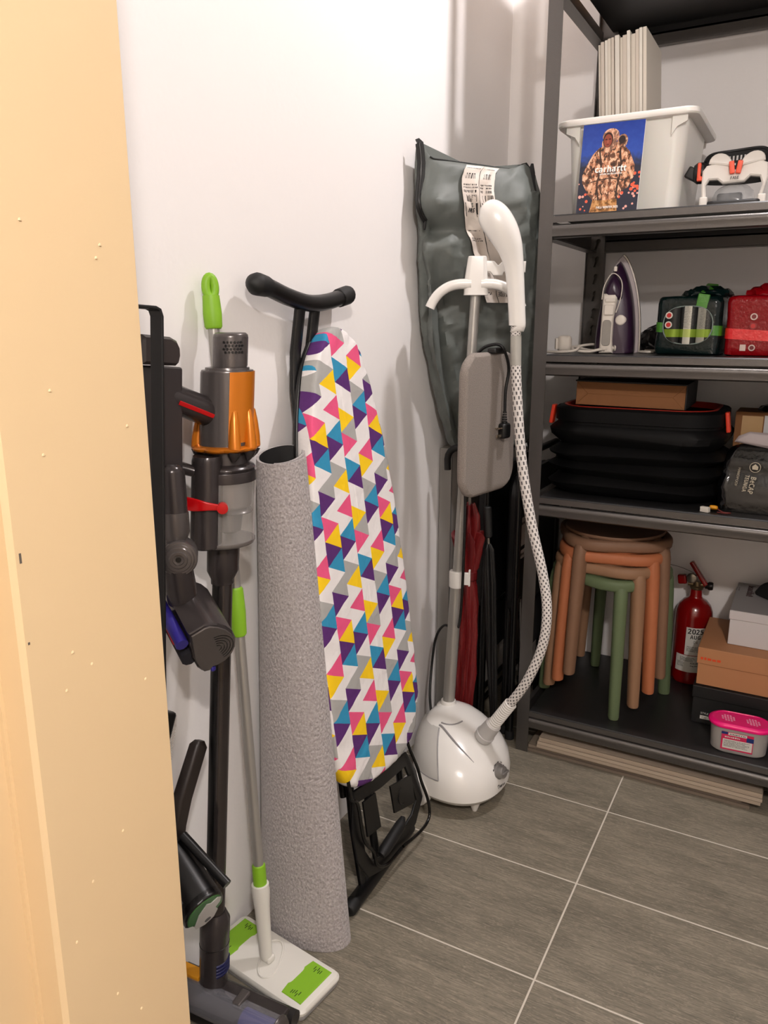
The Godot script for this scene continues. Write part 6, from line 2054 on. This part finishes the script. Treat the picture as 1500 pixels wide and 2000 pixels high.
func mop() -> void:
	var c := Vector3(-0.797, 0.0, -0.995)
	var t := thing("flat_mop", "white flat floor mop with lime green grip and pads leaning on the wall", "mop", c)
	var wh := mat("mop_white", Color(0.86, 0.85, 0.82), 0.42)
	var gr := mat("mop_green", Color(0.50, 0.70, 0.13), 0.5)
	var bas := Basis(Vector3.UP, -0.13)
	put(MB.new().at(c, bas).rbox(Vector3(0, 0.006, 0), Vector3(0.256, 0.011, 0.110), 0.012, 0.003), "sole", mat("mop_sole", Color(0.55, 0.54, 0.53), 0.7), t)
	var rings := []
	for lv in [[0.258, 0.112, 0.0115], [0.262, 0.115, 0.015], [0.262, 0.115, 0.020], [0.256, 0.109, 0.0245], [0.236, 0.092, 0.027], [0.13, 0.05, 0.029]]:
		rings.append(ring2(MB.rrect(lv[0], lv[1], 0.013, 5), c + Vector3(0, lv[2], 0), bas.x, bas.z))
	var hd := put(MB.new().loft(rings), "head_plate", wh, t, 0.8)
	for s in [-1, 1]:
		var poly := PackedVector2Array()
		for q in [Vector2(0.117, -0.044), Vector2(0.117, 0.044), Vector2(0.070, 0.044), Vector2(0.066, 0.022), Vector2(0.065, 0.0), Vector2(0.066, -0.022), Vector2(0.070, -0.044)]:
			poly.append(Vector2(q.x * s, q.y))
		var mb := MB.new()
		mb.xf = Transform3D(bas * Basis(Vector3(1, 0, 0), Vector3(0, 0, 1), Vector3(0, 1, 0)), c + Vector3(0, 0.0262, 0))
		mb.prism(poly, 0.0026, 0.0008)
		var pad := put(mb, "grip_pad", gr, hd, 0.8)
		for e in [-1, 1]:
			mb = MB.new().at(c + Vector3(0, 0.0290, 0), bas)
			for k in 5:
				var an: float = k * 1.25 + 0.3 * e
				var q := Vector3(s * 0.093 + (k - 2) * 0.004, 0, e * 0.031 + sin(an * 2.0) * 0.003)
				mb.box(q, Vector3(0.0012, 0.0006, 0.008))
			put(mb, "gripper_slits", mat("slit_dark", Color(0.10, 0.20, 0.04), 0.8), pad)
	# hinge well with raised rim and the yoke
	var mb := MB.new()
	var loop := []
	for q in ell(0.020, 0.046, 28, 2.4):
		loop.append(c + Vector3(0, 0.0290, 0) + (bas * Basis(Vector3.UP, 0.5)) * Vector3(q.x, 0, q.y))
	mb.tube(loop, 0.0022, 6, false, true)
	put(mb, "hinge_rim", wh, hd)
	put(MB.new().at(c + Vector3(-0.003, 0.036, 0.006), bas).rbox(Vector3.ZERO, Vector3(0.026, 0.014, 0.020), 0.005, 0.004), "hinge_block", wh, t)
	var b0 := c + Vector3(-0.003, 0.036, 0.010)
	var b1 := Vector3(-0.906, 1.300, -1.043)
	var at := func(f: float) -> Vector3: return b0.lerp(b1, f)
	put(MB.new().tube([at.call(0.0), at.call(0.008), at.call(0.05), at.call(0.085), at.call(0.112), at.call(0.124), at.call(0.125)], [0.009, 0.0125, 0.0135, 0.0145, 0.0175, 0.0165, 0.010], 18), "lower_socket", wh, t)
	put(MB.new().tube([at.call(0.122), at.call(0.154), at.call(0.156)], [0.0128, 0.0128, 0.011], 16), "lower_collar", gr, t)
	put(MB.new().tube([at.call(0.15), at.call(0.945)], 0.0098, 14), "pole", mat("mop_pole", Color(0.66, 0.65, 0.63), 0.35, 0.6), t)
	put(MB.new().tube([at.call(0.510), at.call(0.513), at.call(0.545), at.call(0.578), at.call(0.581)], [0.0110, 0.0135, 0.0150, 0.0135, 0.0110], 16), "joint_sleeve", gr, t)
	# top grip with its hanging eye
	var g0: Vector3 = at.call(0.935)
	var g1: Vector3 = at.call(0.978)
	put(MB.new().tube([g0, at.call(0.938), at.call(0.955), g1], [0.0125, 0.0150, 0.0160, 0.0142], 18), "grip", gr, t)
	var up := (b1 - b0).normalized()
	var side := Vector3(0.55, 0.0, -0.83)
	side = (side - up * side.dot(up)).normalized()
	var eye := []
	for i in 24:
		var a := TAU * i / 24
		eye.append(g1 + up * (0.014 + 0.0165 * sin(a)) + side * 0.0075 * cos(a))
	put(MB.new().tube(eye, 0.0075, 12, false, true), "hanging_eye", gr, t)

# ---------------------------------------------------------------- vacuum cleaner on its stand
func vax(y: float) -> Vector3:
	return Vector3(-0.84, y, -0.88 - (y - 0.05) * 0.108)

const VR := Vector3(0.756, 0.0, -0.655)     # across, to the right as seen from the doorway
const VF := Vector3(0.655, 0.0, 0.756)      # towards the doorway

func vstack(spec: Array, seg := 28, off := Vector3.ZERO) -> MB:
	var rings := []
	for s in spec:
		rings.append(ring2(ell(s[1], s[2] if s.size() > 2 else s[1], seg), vax(s[0]) + off, VR, VF))
	return MB.new().loft(rings)

func vshell(a0: float, a1: float, r0: float, r1: float, y0: float, y1: float, n := 14, slope := 0.0) -> MB:
	# part of a tube wall between two angles (0 = towards the doorway, positive = right)
	var lo := PackedVector3Array()
	var hi := PackedVector3Array()
	for w in 2:
		for i in n + 1:
			var a := deg_to_rad(lerpf(a0, a1, float(i) / n if w == 0 else 1.0 - float(i) / n))
			var r := r1 if w == 0 else r0
			var d := VR * sin(a) * r + VF * cos(a) * r
			lo.append(vax(y0) + d)
			hi.append(vax(y1 + slope * sin(a)) + d)
	var mb := MB.new()
	mb.loft([lo, hi], false, false)
	var s := mb.v.size()
	var q := lo.size()
	for ring in [lo, hi]:
		for i in n:
			mb.quad(ring[i], ring[i + 1], ring[q - 2 - i], ring[q - 1 - i])
	return mb

func vacuum() -> void:
	var dk := mat("vac_grey", Color(0.225, 0.205, 0.205), 0.24, 0.35)
	var mid := mat("vac_mid", Color(0.36, 0.34, 0.335), 0.26, 0.5)
	var blk := mat("vac_black", Color(0.035, 0.033, 0.034), 0.35)
	var org := mat("vac_orange", Color(0.80, 0.46, 0.09), 0.30, 0.35)
	var t := thing("stick_vacuum", "grey stick vacuum cleaner with orange cyclones and clear bin docked upright", "vacuum", vax(0.0) + Vector3(0, 0, 0))
	# motor cap with its honeycomb vents
	put(vstack([[1.150, 0.0265], [1.158, 0.0270], [1.160, 0.0285], [1.205, 0.0285], [1.2095, 0.0275], [1.2125, 0.024], [1.2130, 0.012]], 30, VR * 0.004), "motor_cap", mid, t)
	var holes := MB.new()
	for row in 4:
		for k in range(-3, 3):
			var a := deg_to_rad(6.0 + (k + 0.5 + 0.5 * (row % 2)) * 11.0)
			var p := vax(1.1975 - row * 0.0052) + VR * 0.004 + (VR * sin(a) + VF * cos(a)) * 0.0292
			holes.at(p, Basis((VR * cos(a) - VF * sin(a)), VR * sin(a) + VF * cos(a), Vector3.DOWN))
			holes.lathe([[0.0, 0.0005], [0.0022, 0.0005], [0.0022, -0.0004], [0.0, -0.0004]], 6)
	put(holes, "vent_holes", blk, t)
	put(vstack([[1.030, 0.0425], [1.034, 0.0430], [1.150, 0.0430], [1.1535, 0.0415], [1.1540, 0.036], [1.1575, 0.0355], [1.1580, 0.02]], 36), "motor_body", mid, t)
	put(vshell(4, 128, 0.0432, 0.0446, 1.040, 1.1515, 16), "orange_panel", org, t, 0.8)
	# scalloped cyclone skirt, cones on it and dark cone ends under it
	var sk := []
	for lv in [[1.024, 0.050, 0.10], [1.027, 0.0565, 0.13], [1.030, 0.0575, 0.13], [1.034, 0.0480, 0.05]]:
		var ring := PackedVector3Array()
		for i in 96:
			var a := TAU * i / 96
			var r: float = lv[1] * (1.0 - lv[2] + lv[2] * absf(sin(a * 4.5 + 0.3)))
			ring.append(vax(lv[0]) + VR * sin(a) * r + VF * cos(a) * r)
		sk.append(ring)
	put(MB.new().loft(sk), "cyclone_skirt", org, t, 0.6)
	for k in 9:
		var a := (k + 0.5) * TAU / 9.0 - 0.067
		var d := VR * sin(a) + VF * cos(a)
		if sin(a) < -0.05 and cos(a) > 0.1:
			continue
		put(MB.new().tube([vax(1.030) + d * 0.047, vax(1.045) + d * 0.0465, vax(1.070) + d * 0.044, vax(1.088) + d * 0.042, vax(1.094) + d * 0.041], [0.0105, 0.0098, 0.0080, 0.0055, 0.0015], 12), "cyclone_cone", org, t)
		put(MB.new().tube([vax(1.026) + d * 0.046, vax(1.018) + d * 0.045, vax(1.010) + d * 0.043], [0.0115, 0.0085, 0.0035], 12), "cone_tip", dk, t)
	put(vstack([[0.992, 0.048], [0.996, 0.0495], [1.000, 0.0470], [1.004, 0.0400], [1.028, 0.0385]], 32), "collar", dk, t)
	# clear bin with the shroud inside
	var ins := put(vstack([[0.930, 0.031], [0.934, 0.033], [0.986, 0.033], [0.990, 0.036], [0.9915, 0.036]], 28, VR * 0.012), "shroud", mat("vac_shroud", Color(0.42, 0.39, 0.38), 0.4, 0.5), t)
	put(vstack([[0.886, 0.012], [0.890, 0.019], [0.916, 0.021], [0.930, 0.022]], 24, VR * 0.010), "inner_cone", mat("vac_inner", Color(0.30, 0.28, 0.275), 0.4), ins)
	put(vstack([[0.921, 0.033], [0.9225, 0.034], [0.930, 0.028]], 28, VR * 0.014), "fin_ring", mid, ins)
	put(vstack([[0.982, 0.0345], [0.9835, 0.0365], [0.987, 0.0365]], 28, VR * 0.012), "red_seal", mat("vac_red_dull", Color(0.45, 0.16, 0.14), 0.5), ins)
	var rings := []
	for s in [[0.876, 0.0510], [0.992, 0.0520]]:
		rings.append(ring2(ell(s[1], s[1], 40), vax(s[0]), VR, VF))
	put(MB.new().loft(rings, false, false), "clear_bin", mat("clear_bin", Color(0.86, 0.85, 0.83, 0.20), 0.06, 0.0, {"transparency": BaseMaterial3D.TRANSPARENCY_ALPHA}), t)
	put(vstack([[0.975, 0.0522], [0.976, 0.0528], [0.991, 0.0528], [0.992, 0.0522]], 40), "bin_top_band", dk, t)
	put(vstack([[0.866, 0.040], [0.870, 0.0505], [0.874, 0.0525], [0.877, 0.0525], [0.8775, 0.048]], 40), "bin_base", mat("bin_base", Color(0.45, 0.43, 0.42), 0.2, 0.2), t)
	put(vstack([[0.872, 0.024, 0.030], [0.874, 0.0255, 0.0315], [1.012, 0.0255, 0.0315], [1.020, 0.0235, 0.029], [1.0205, 0.012, 0.016]], 28, VR * -0.0285 + VF * 0.0285), "spine_cover", dk, t, 0.8)
	var red := mat("vac_red", Color(0.72, 0.02, 0.05), 0.3)
	var q0 := vax(0.944) + VR * -0.058 + VF * 0.050
	var q1 := vax(0.944) + VR * -0.034 + VF * 0.0635
	var q2 := vax(0.941) + VR * -0.004 + VF * 0.0610
	put(latch_shape(q0, q1, q2), "bin_latch", red, t, 0.7)
	var lk := MB.new().at(q2 + VF * 0.002, Basis(VR, VF, Vector3.DOWN))
	lk.lathe([[0.0, 0.006], [0.0088, 0.005], [0.0088, -0.006], [0.0, -0.006]], 18)
	put(lk, "latch_button", red, t)
	# handle, trigger
	var h0 := vax(1.088) + VR * -0.030 + VF * 0.018
	var h1 := Vector3(-0.868, 1.122, -0.880)
	put(MB.new().tube([h0 + (h0 - h1).normalized() * 0.006, h0, h1], [0.019, 0.0235, 0.0225], 20), "handle", dk, t)
	var hd := (h1 - h0).normalized()
	var hn := (VF - hd * VF.dot(hd)).normalized()
	put(MB.new().sweep([h0 + hn * 0.0225 + hd * 0.002, h0.lerp(h1, 0.80) + hn * 0.0226], MB.rrect(0.007, 0.002, 0.0008, 2), 1.0, hn), "red_stripe", red, t)
	put(MB.new().tube([vax(0.993) + VR * -0.036 + VF * 0.040, vax(0.997) + VR * -0.050 + VF * 0.040, vax(1.010) + VR * -0.095 + VF * 0.028], [0.005, 0.009, 0.0115], 14), "trigger", dk, t)
	# battery pack and grip end beside the stand
	var bf := Transform3D(Basis(Vector3.RIGHT, -0.085), Vector3(-0.870, 1.052, -0.868))
	var mb := MB.new()
	mb.xf = bf
	mb.rbox(Vector3(0.0, 0.0, 0.0), Vector3(0.050, 0.225, 0.056), 0.008, 0.004)
	put(mb, "battery_pack", mat("vac_dock", Color(0.185, 0.165, 0.165), 0.4), t)
	mb = MB.new()
	mb.xf = bf * Transform3D(Basis(Vector3(0, 0, -1), Vector3(0, 1, 0), Vector3(1, 0, 0)), Vector3(-0.022, 0.113, 0.006))
	mb.prism(PackedVector2Array([Vector2(-0.045, 0.001), Vector2(0.022, 0.001), Vector2(0.029, 0.006), Vector2(0.032, 0.016), Vector2(0.031, 0.028), Vector2(0.024, 0.038), Vector2(0.010, 0.043), Vector2(-0.045, 0.043)]), 0.044, 0.004)
	put(mb, "grip_end", mat("vac_dock2", Color(0.20, 0.175, 0.17), 0.35), t, 0.75)
	# wand
	put(vstack([[0.800, 0.0195], [0.808, 0.0200], [0.822, 0.0268], [0.862, 0.0272], [0.867, 0.0272]], 24), "wand_connector", dk, t)
	put(vstack([[0.185, 0.0172], [0.805, 0.0172]], 24), "wand", mat("vac_wand", Color(0.30, 0.28, 0.275), 0.16, 0.75), t)
	put(vshell(-75, -20, 0.0171, 0.0178, 0.190, 0.802, 6), "wand_channel", blk, t, 0.8)
	put(vstack([[0.048, 0.024], [0.052, 0.0255], [0.150, 0.0270], [0.178, 0.0270], [0.192, 0.0205], [0.195, 0.019]], 26), "lower_elbow", dk, t)
	put(vstack([[0.133, 0.0262], [0.1335, 0.0274], [0.1345, 0.0274], [0.135, 0.0262]], 26), "elbow_seam", blk, t)
	mb = MB.new()
	for k in 4:
		var loop := []
		for i in 12:
			var a := deg_to_rad(8.0 + i * 8.0)
			loop.append(vax(0.083 + k * 0.0065) + (VR * sin(a) + VF * cos(a)) * 0.0250)
		mb.tube(loop, 0.0034, 8)
	put(mb, "ribbed_duct", mat("duct_blue", Color(0.03, 0.05, 0.26), 0.4), t)
	# cleaner head on the floor, long axis towards the room
	var hc := Vector3(-0.800, 0.0, -0.866)
	var bas := Basis(Vector3.UP, 0.05)
	put(MB.new().at(hc, bas).rbox(Vector3(0, 0.016, 0.004), Vector3(0.240, 0.026, 0.060), 0.012, 0.006), "head_shoe", blk, t)
	mb = MB.new()
	mb.tube([hc + bas * Vector3(-0.122, 0.026, -0.036), hc + bas * Vector3(0.124, 0.026, -0.036)], 0.0150, 14)
	put(mb, "rear_roller", mat("vac_rear", Color(0.12, 0.11, 0.11), 0.4), t)
	mb = MB.new()
	mb.tube([hc + bas * Vector3(0.048, 0.036, 0.012), hc + bas * Vector3(0.112, 0.036, 0.012)], 0.0205, 18)
	put(mb, "brush_bar", mat("brush_blue", Color(0.05, 0.07, 0.40), 0.7), t)
	mb = MB.new()
	mb.tube([hc + bas * Vector3(-0.120, 0.034, 0.008), hc + bas * Vector3(0.116, 0.034, 0.008)], 0.0275, 24)
	put(mb, "clear_hood", mat("clear_hood", Color(0.80, 0.80, 0.84, 0.18), 0.06, 0.0, {"transparency": BaseMaterial3D.TRANSPARENCY_ALPHA}), t)
	put(MB.new().at(hc, bas).rbox(Vector3(0.0, 0.050, -0.016), Vector3(0.236, 0.012, 0.030), 0.005, 0.004), "hood_bridge", dk, t)
	put(MB.new().at(hc, bas).rbox(Vector3(0.032, 0.058, -0.004), Vector3(0.018, 0.012, 0.034), 0.004, 0.003), "hood_clip", mid, t)
	put(MB.new().at(hc, bas).rbox(Vector3(-0.085, 0.062, -0.010), Vector3(0.050, 0.010, 0.022), 0.003, 0.002), "yellow_catch", mat("vac_yellow", Color(0.82, 0.55, 0.03), 0.5), t)
	mb = MB.new()
	mb.tube([hc + bas * Vector3(0.114, 0.034, 0.006), hc + bas * Vector3(0.118, 0.034, 0.006), hc + bas * Vector3(0.124, 0.034, 0.006)], [0.0285, 0.0285, 0.022], 20)
	put(mb, "end_plate", mid, t)
	# stand: flat black hoop
	var so := Vector3(-0.845, 0.0, -0.665)
	var st := thing("vacuum_stand", "flat black metal hoop stand behind the stick vacuum", "stand", so)
	var flat := MB.rrect(0.020, 0.005, 0.001, 2)
	var sx := -0.800
	var hoop := [Vector3(sx, 0.002, -0.7035), Vector3(sx, 0.60, -0.757), Vector3(sx, 1.236, -0.8095), Vector3(sx, 1.2445, -0.8065), Vector3(sx, 1.2475, -0.799), Vector3(sx, 1.250, -0.74), Vector3(sx, 1.250, -0.66), Vector3(sx, 1.247, -0.652), Vector3(sx, 1.239, -0.649), Vector3(sx, 0.60, -0.596), Vector3(sx, 0.002, -0.545)]
	var prof := MB.rrect(0.022, 0.0045, 0.001, 2)
	var mm := MB.new()
	var rr := []
	for i in hoop.size():
		var p: Vector3 = hoop[i]
		var a: Vector3 = hoop[maxi(i - 1, 0)]
		var b: Vector3 = hoop[mini(i + 1, hoop.size() - 1)]
		var d := (b - a).normalized()
		var nrm := d.cross(Vector3.RIGHT).normalized()
		rr.append(ring2(prof, p, Vector3.RIGHT, nrm))
	mm.loft(rr)
	put(mm, "hoop", mat("stand_black", Color(0.045, 0.042, 0.042), 0.5), st, 0.7)
	put(MB.new().rbox(Vector3(-0.845, 0.004, -0.665), Vector3(0.15, 0.007, 0.28), 0.012, 0.002), "floor_plate", mat("stand_black", Color(0.045, 0.042, 0.042), 0.5), st)
	mini_tool(dk, mid, blk)
	crevice_tools(dk, blk)
	roller_head(dk, blk)

func latch_shape(a: Vector3, b: Vector3, c: Vector3) -> MB:
	# paddle deep at its outer end, thinning towards the button
	var rings := []
	var path := spline([a, b, c], 6)
	for i in path.size():
		var g := float(i) / (path.size() - 1)
		var d: Vector3 = ((path[mini(i + 1, path.size() - 1)] as Vector3) - (path[maxi(i - 1, 0)] as Vector3)).normalized()
		var out := d.cross(Vector3.UP).normalized()
		rings.append(ring2(MB.rrect(0.006, lerpf(0.022, 0.010, smoothstep(0.1, 0.9, g)), 0.002, 2), (path[i] as Vector3) + Vector3(0, lerpf(0.004, 0.0, g), 0), out, Vector3.UP))
	return MB.new().loft(rings)

func mini_tool(dk: Material, mid: Material, blk: Material) -> void:
	var o := Vector3(-0.835, 0.66, -0.835)
	var t := thing("mini_motor_tool", "dark grey motorised mini brush tool hanging on the vacuum stand", "vacuum tool", o)
	var n0 := Vector3(-0.826, 1.010, -0.846)
	var n1 := Vector3(-0.822, 0.915, -0.840)
	put(MB.new().tube([n0 + Vector3(0, 0.012, 0), n0 + Vector3(0, 0.009, 0), n0, n0.lerp(n1, 0.62), n1.lerp(n0, 0.36)], [0.006, 0.012, 0.0185, 0.0200, 0.0200], 20), "neck", dk, t)
	put(MB.new().tube([n0.lerp(n1, 0.63), n0.lerp(n1, 0.64), n0.lerp(n1, 0.95), n1 + Vector3(0, -0.012, 0)], [0.0195, 0.0212, 0.0216, 0.0150], 20), "neck_collar", mid, t)
	# pivot drum turned to the doorway, ribbed in rings
	var pc := Vector3(-0.812, 0.884, -0.834)
	var bas := Basis(VR, VF, Vector3.DOWN)
	put(MB.new().at(pc, bas).lathe([[0.0, -0.022], [0.026, -0.022], [0.028, -0.018], [0.028, 0.012], [0.0262, 0.016], [0.0235, 0.0165], [0.0225, 0.0185], [0.0195, 0.0190], [0.0185, 0.0205], [0.0140, 0.0210], [0.0125, 0.0225], [0.0085, 0.0225], [0.0080, 0.0190], [0.0045, 0.0185], [0.0, 0.0185]], 30), "pivot_drum", mid, t, 0.8)
	put(MB.new().at(pc, bas).lathe([[0.0, 0.0195], [0.0042, 0.0195], [0.0042, 0.0180], [0.0, 0.0180]], 16), "pivot_core", blk, t)
	put(MB.new().tube([pc + Vector3(-0.002, -0.018, 0.0), pc + Vector3(-0.004, -0.050, -0.004), pc + Vector3(-0.006, -0.075, -0.008)], [0.021, 0.0235, 0.0225], 20), "elbow", dk, t)
	# head: a profile of round drum and sloping back, drawn out towards the wall
	var ax := Vector3(-0.80, 0.36, -0.42).normalized()
	var px := Vector3(0.46, 0.0, -0.888)
	px = (px - ax * px.dot(ax)).normalized()
	var py := ax.cross(px).normalized()
	if py.y < 0:
		py = -py
	var cap := PackedVector2Array([Vector2(-0.041, 0.033), Vector2(-0.019, 0.045), Vector2(-0.010, 0.046), Vector2(0.004, 0.041), Vector2(0.018, 0.032), Vector2(0.030, 0.019), Vector2(0.037, 0.003), Vector2(0.038, -0.010), Vector2(0.034, -0.024), Vector2(0.025, -0.036), Vector2(0.012, -0.043), Vector2(0.004, -0.044), Vector2(0.0, -0.051), Vector2(-0.012, -0.051), Vector2(-0.020, -0.042), Vector2(-0.031, -0.018)])
	var c := Vector3(-0.752, 0.752, -0.832)
	var mb := MB.new()
	mb.xf = Transform3D(Basis(px, py, -ax), c + ax * 0.112)
	mb.prism(cap, 0.112, 0.004)
	put(mb, "brush_housing", dk, t, 0.7)
	mb = MB.new()
	mb.xf = Transform3D(Basis(px, py, -ax), c)
	mb.prism(MB.inset(cap, 0.003), 0.0035, 0.001)
	var ep := put(mb, "end_cap", mid, t, 0.8)
	for k in 5:
		var loop := []
		for i in 11:
			var a := deg_to_rad(-60.0 + i * 17.0)
			loop.append(c - ax * 0.0037 + px * (0.006 + cos(a) * (0.006 + k * 0.0048)) + py * (-0.004 + sin(a) * (0.006 + k * 0.0048)))
		put(MB.new().tube(loop, 0.0006, 5), "cap_groove", blk, ep)
	var pur := mat("tool_purple", Color(0.16, 0.13, 0.48), 0.4)
	mb = MB.new()
	mb.tube([c + px * -0.048 + py * 0.012 + ax * 0.004, c + px * -0.052 + py * 0.020 + ax * 0.10], 0.010, 10)
	put(mb, "purple_guard", pur, t)
	mb = MB.new()
	mb.tube([c + px * -0.034 + py * -0.020 + ax * 0.004, c + px * -0.036 + py * -0.018 + ax * 0.10], 0.013, 10)
	put(mb, "bristle_roll", mat("bristle_dark", Color(0.06, 0.055, 0.09), 0.8), t)
	put(MB.new().at(c + py * -0.048 + px * 0.004 - ax * 0.001).rbox(Vector3.ZERO, Vector3(0.006, 0.008, 0.008), 0.002, 0.002), "purple_catch", pur, t)
	put(MB.new().tube([c + px * -0.056 + py * 0.010 + ax * 0.012, c + px * -0.056 + py * 0.012 + ax * 0.06], 0.003, 6), "red_line", mat("vac_red", Color(0.72, 0.02, 0.05), 0.3), t)

func crevice_tools(dk: Material, blk: Material) -> void:
	var o := Vector3(-0.87, 0.36, -0.85)
	var t := thing("crevice_tool", "dark grey flat crevice tool angled in its wall clip below the mini brush", "vacuum tool", o)
	var p := [Vector3(-0.858, 0.528, -0.902), Vector3(-0.858, 0.520, -0.898), Vector3(-0.858, 0.445, -0.852), Vector3(-0.858, 0.400, -0.836), Vector3(-0.858, 0.350, -0.833)]
	put(MB.new().sweep(p, MB.rrect(0.030, 0.022, 0.006, 3), [0.55, 1.0, 1.05, 0.95, 0.62], Vector3.RIGHT), "tool_body", mat("tool_brown", Color(0.15, 0.125, 0.115), 0.42), t, 0.6)
	var mb := MB.new()
	for k in 8:
		mb.at(Vector3(-0.8475, 0.505 - k * 0.0036, -0.8905 + k * 0.0022), Basis(Vector3.RIGHT, 0.55)).box(Vector3.ZERO, Vector3(0.0012, 0.0012, 0.004))
	put(mb, "air_slots", blk, t)
	put(MB.new().tube(spline([Vector3(-0.858, 0.385, -0.838), Vector3(-0.855, 0.372, -0.848), Vector3(-0.860, 0.345, -0.854), Vector3(-0.885, 0.31, -0.850), Vector3(-0.905, 0.27, -0.846)]), 0.0026, 8), "charging_cable", blk, t)
	o = Vector3(-0.88, 0.42, -0.82)
	t = thing("dusting_brush", "black dusting brush tool with white bristles clipped behind the crevice tool", "vacuum tool", o)
	put(MB.new().at(Vector3(-0.894, 0.535, -0.828), Basis(Vector3.RIGHT, -0.45)).rbox(Vector3(0, 0.03, 0), Vector3(0.030, 0.075, 0.050), 0.010, 0.005), "brush_body", blk, t)
	mb = MB.new()
	for k in 14:
		mb.tube([Vector3(-0.890, 0.548 - k * 0.0045, -0.862 + k * 0.0012), Vector3(-0.890, 0.556 - k * 0.0045, -0.880 + k * 0.0012)], 0.0008, 4)
	put(mb, "bristles", mat("bristle_white", Color(0.75, 0.72, 0.68), 0.6), t)
	put(MB.new().at(Vector3(-0.921, 0.548, -0.885), Basis(Vector3.RIGHT, 0.5)).rbox(Vector3.ZERO, Vector3(0.018, 0.006, 0.05), 0.002, 0.002), "wall_clip", mat("mop_white", Color(0.86, 0.85, 0.82), 0.42), t)
	put(MB.new().at(Vector3(-0.890, 0.482, -0.826)).lathe([[0.0, -0.02], [0.020, -0.02], [0.023, -0.005], [0.021, 0.012], [0.012, 0.02], [0.0, 0.02]], 18), "brush_socket", mat("tool_brown", Color(0.15, 0.125, 0.115), 0.42), t)

func roller_head(dk: Material, blk: Material) -> void:
	var c := Vector3(-0.770, 0.296, -0.797)
	var t := thing("soft_roller_head", "spare soft roller cleaner head with a white and green end plate hung on the stand", "vacuum tool", c + Vector3(-0.05, -0.06, 0))
	var ax := Vector3(-0.86, 0.42, -0.22).normalized()
	var px := Vector3(0.25, 0.30, -0.92)
	px = (px - ax * px.dot(ax)).normalized()
	var py := ax.cross(px).normalized()
	if py.y < 0:
		py = -py
	var oval := PackedVector2Array()
	for q in ell(0.036, 0.047, 28, 2.3):
		oval.append(Vector2(q.x * (1.0 if q.y > -0.02 else 0.75), q.y))
	var mb := MB.new()
	mb.xf = Transform3D(Basis(px, py, -ax), c + ax * 0.120)
	mb.prism(oval, 0.120, 0.003)
	put(mb, "roller_housing", blk, t, 0.7)
	mb = MB.new()
	mb.tube([c + ax * 0.016 + px * -0.006, c + ax * 0.118 + px * -0.006], 0.0385, 22)
	put(mb, "roller", mat("roller_blue", Color(0.05, 0.06, 0.16), 0.75), t)
	mb = MB.new()
	mb.tube([c + ax * 0.020 + px * -0.006, c + ax * 0.118 + px * -0.006], 0.0415, 24)
	put(mb, "clear_hood", mat("clear_hood", Color(0.80, 0.80, 0.84, 0.18), 0.06, 0.0, {"transparency": BaseMaterial3D.TRANSPARENCY_ALPHA}), t)
	mb = MB.new()
	mb.xf = Transform3D(Basis(px, py, -ax), c + ax * 0.016)
	mb.prism(oval, 0.014, 0.003)
	put(mb, "end_ring", dk, t, 0.7)
	mb = MB.new()
	mb.xf = Transform3D(Basis(px, py, -ax), c + ax * 0.002)
	mb.prism(MB.inset(oval, 0.004), 0.003, 0.001)
	put(mb, "green_plate", mat("plate_green", Color(0.22, 0.42, 0.20), 0.4), t, 0.8)
	mb = MB.new()
	mb.xf = Transform3D(Basis(px, py, -ax), c - ax * 0.001)
	mb.prism(PackedVector2Array([Vector2(0.030, 0.018), Vector2(0.024, 0.026), Vector2(0.012, 0.022), Vector2(0.004, 0.030), Vector2(-0.012, 0.010), Vector2(-0.022, -0.022), Vector2(-0.020, -0.034), Vector2(-0.004, -0.042), Vector2(0.014, -0.036), Vector2(0.022, -0.018), Vector2(0.018, -0.004), Vector2(0.028, 0.006)]), 0.002, 0.0006)
	put(mb, "white_plate", mat("plate_white", Color(0.74, 0.73, 0.72), 0.4), t, 0.8)
	mb = MB.new().at(c - ax * 0.0025 + py * -0.028 + px * 0.002, Basis(px, -ax, py))
	mb.lathe([[0.0, 0.001], [0.006, 0.001], [0.006, -0.001], [0.0, -0.001]], 16)
	put(mb, "lock_button", mat("knob_grey2", Color(0.30, 0.29, 0.29), 0.4), t)
	mb = MB.new()
	mb.tube([c + ax * 0.0 + py * 0.040 + px * 0.044, c + ax * 0.112 + py * 0.045 + px * 0.030], 0.008, 10)
	put(mb, "rear_bar", blk, t)
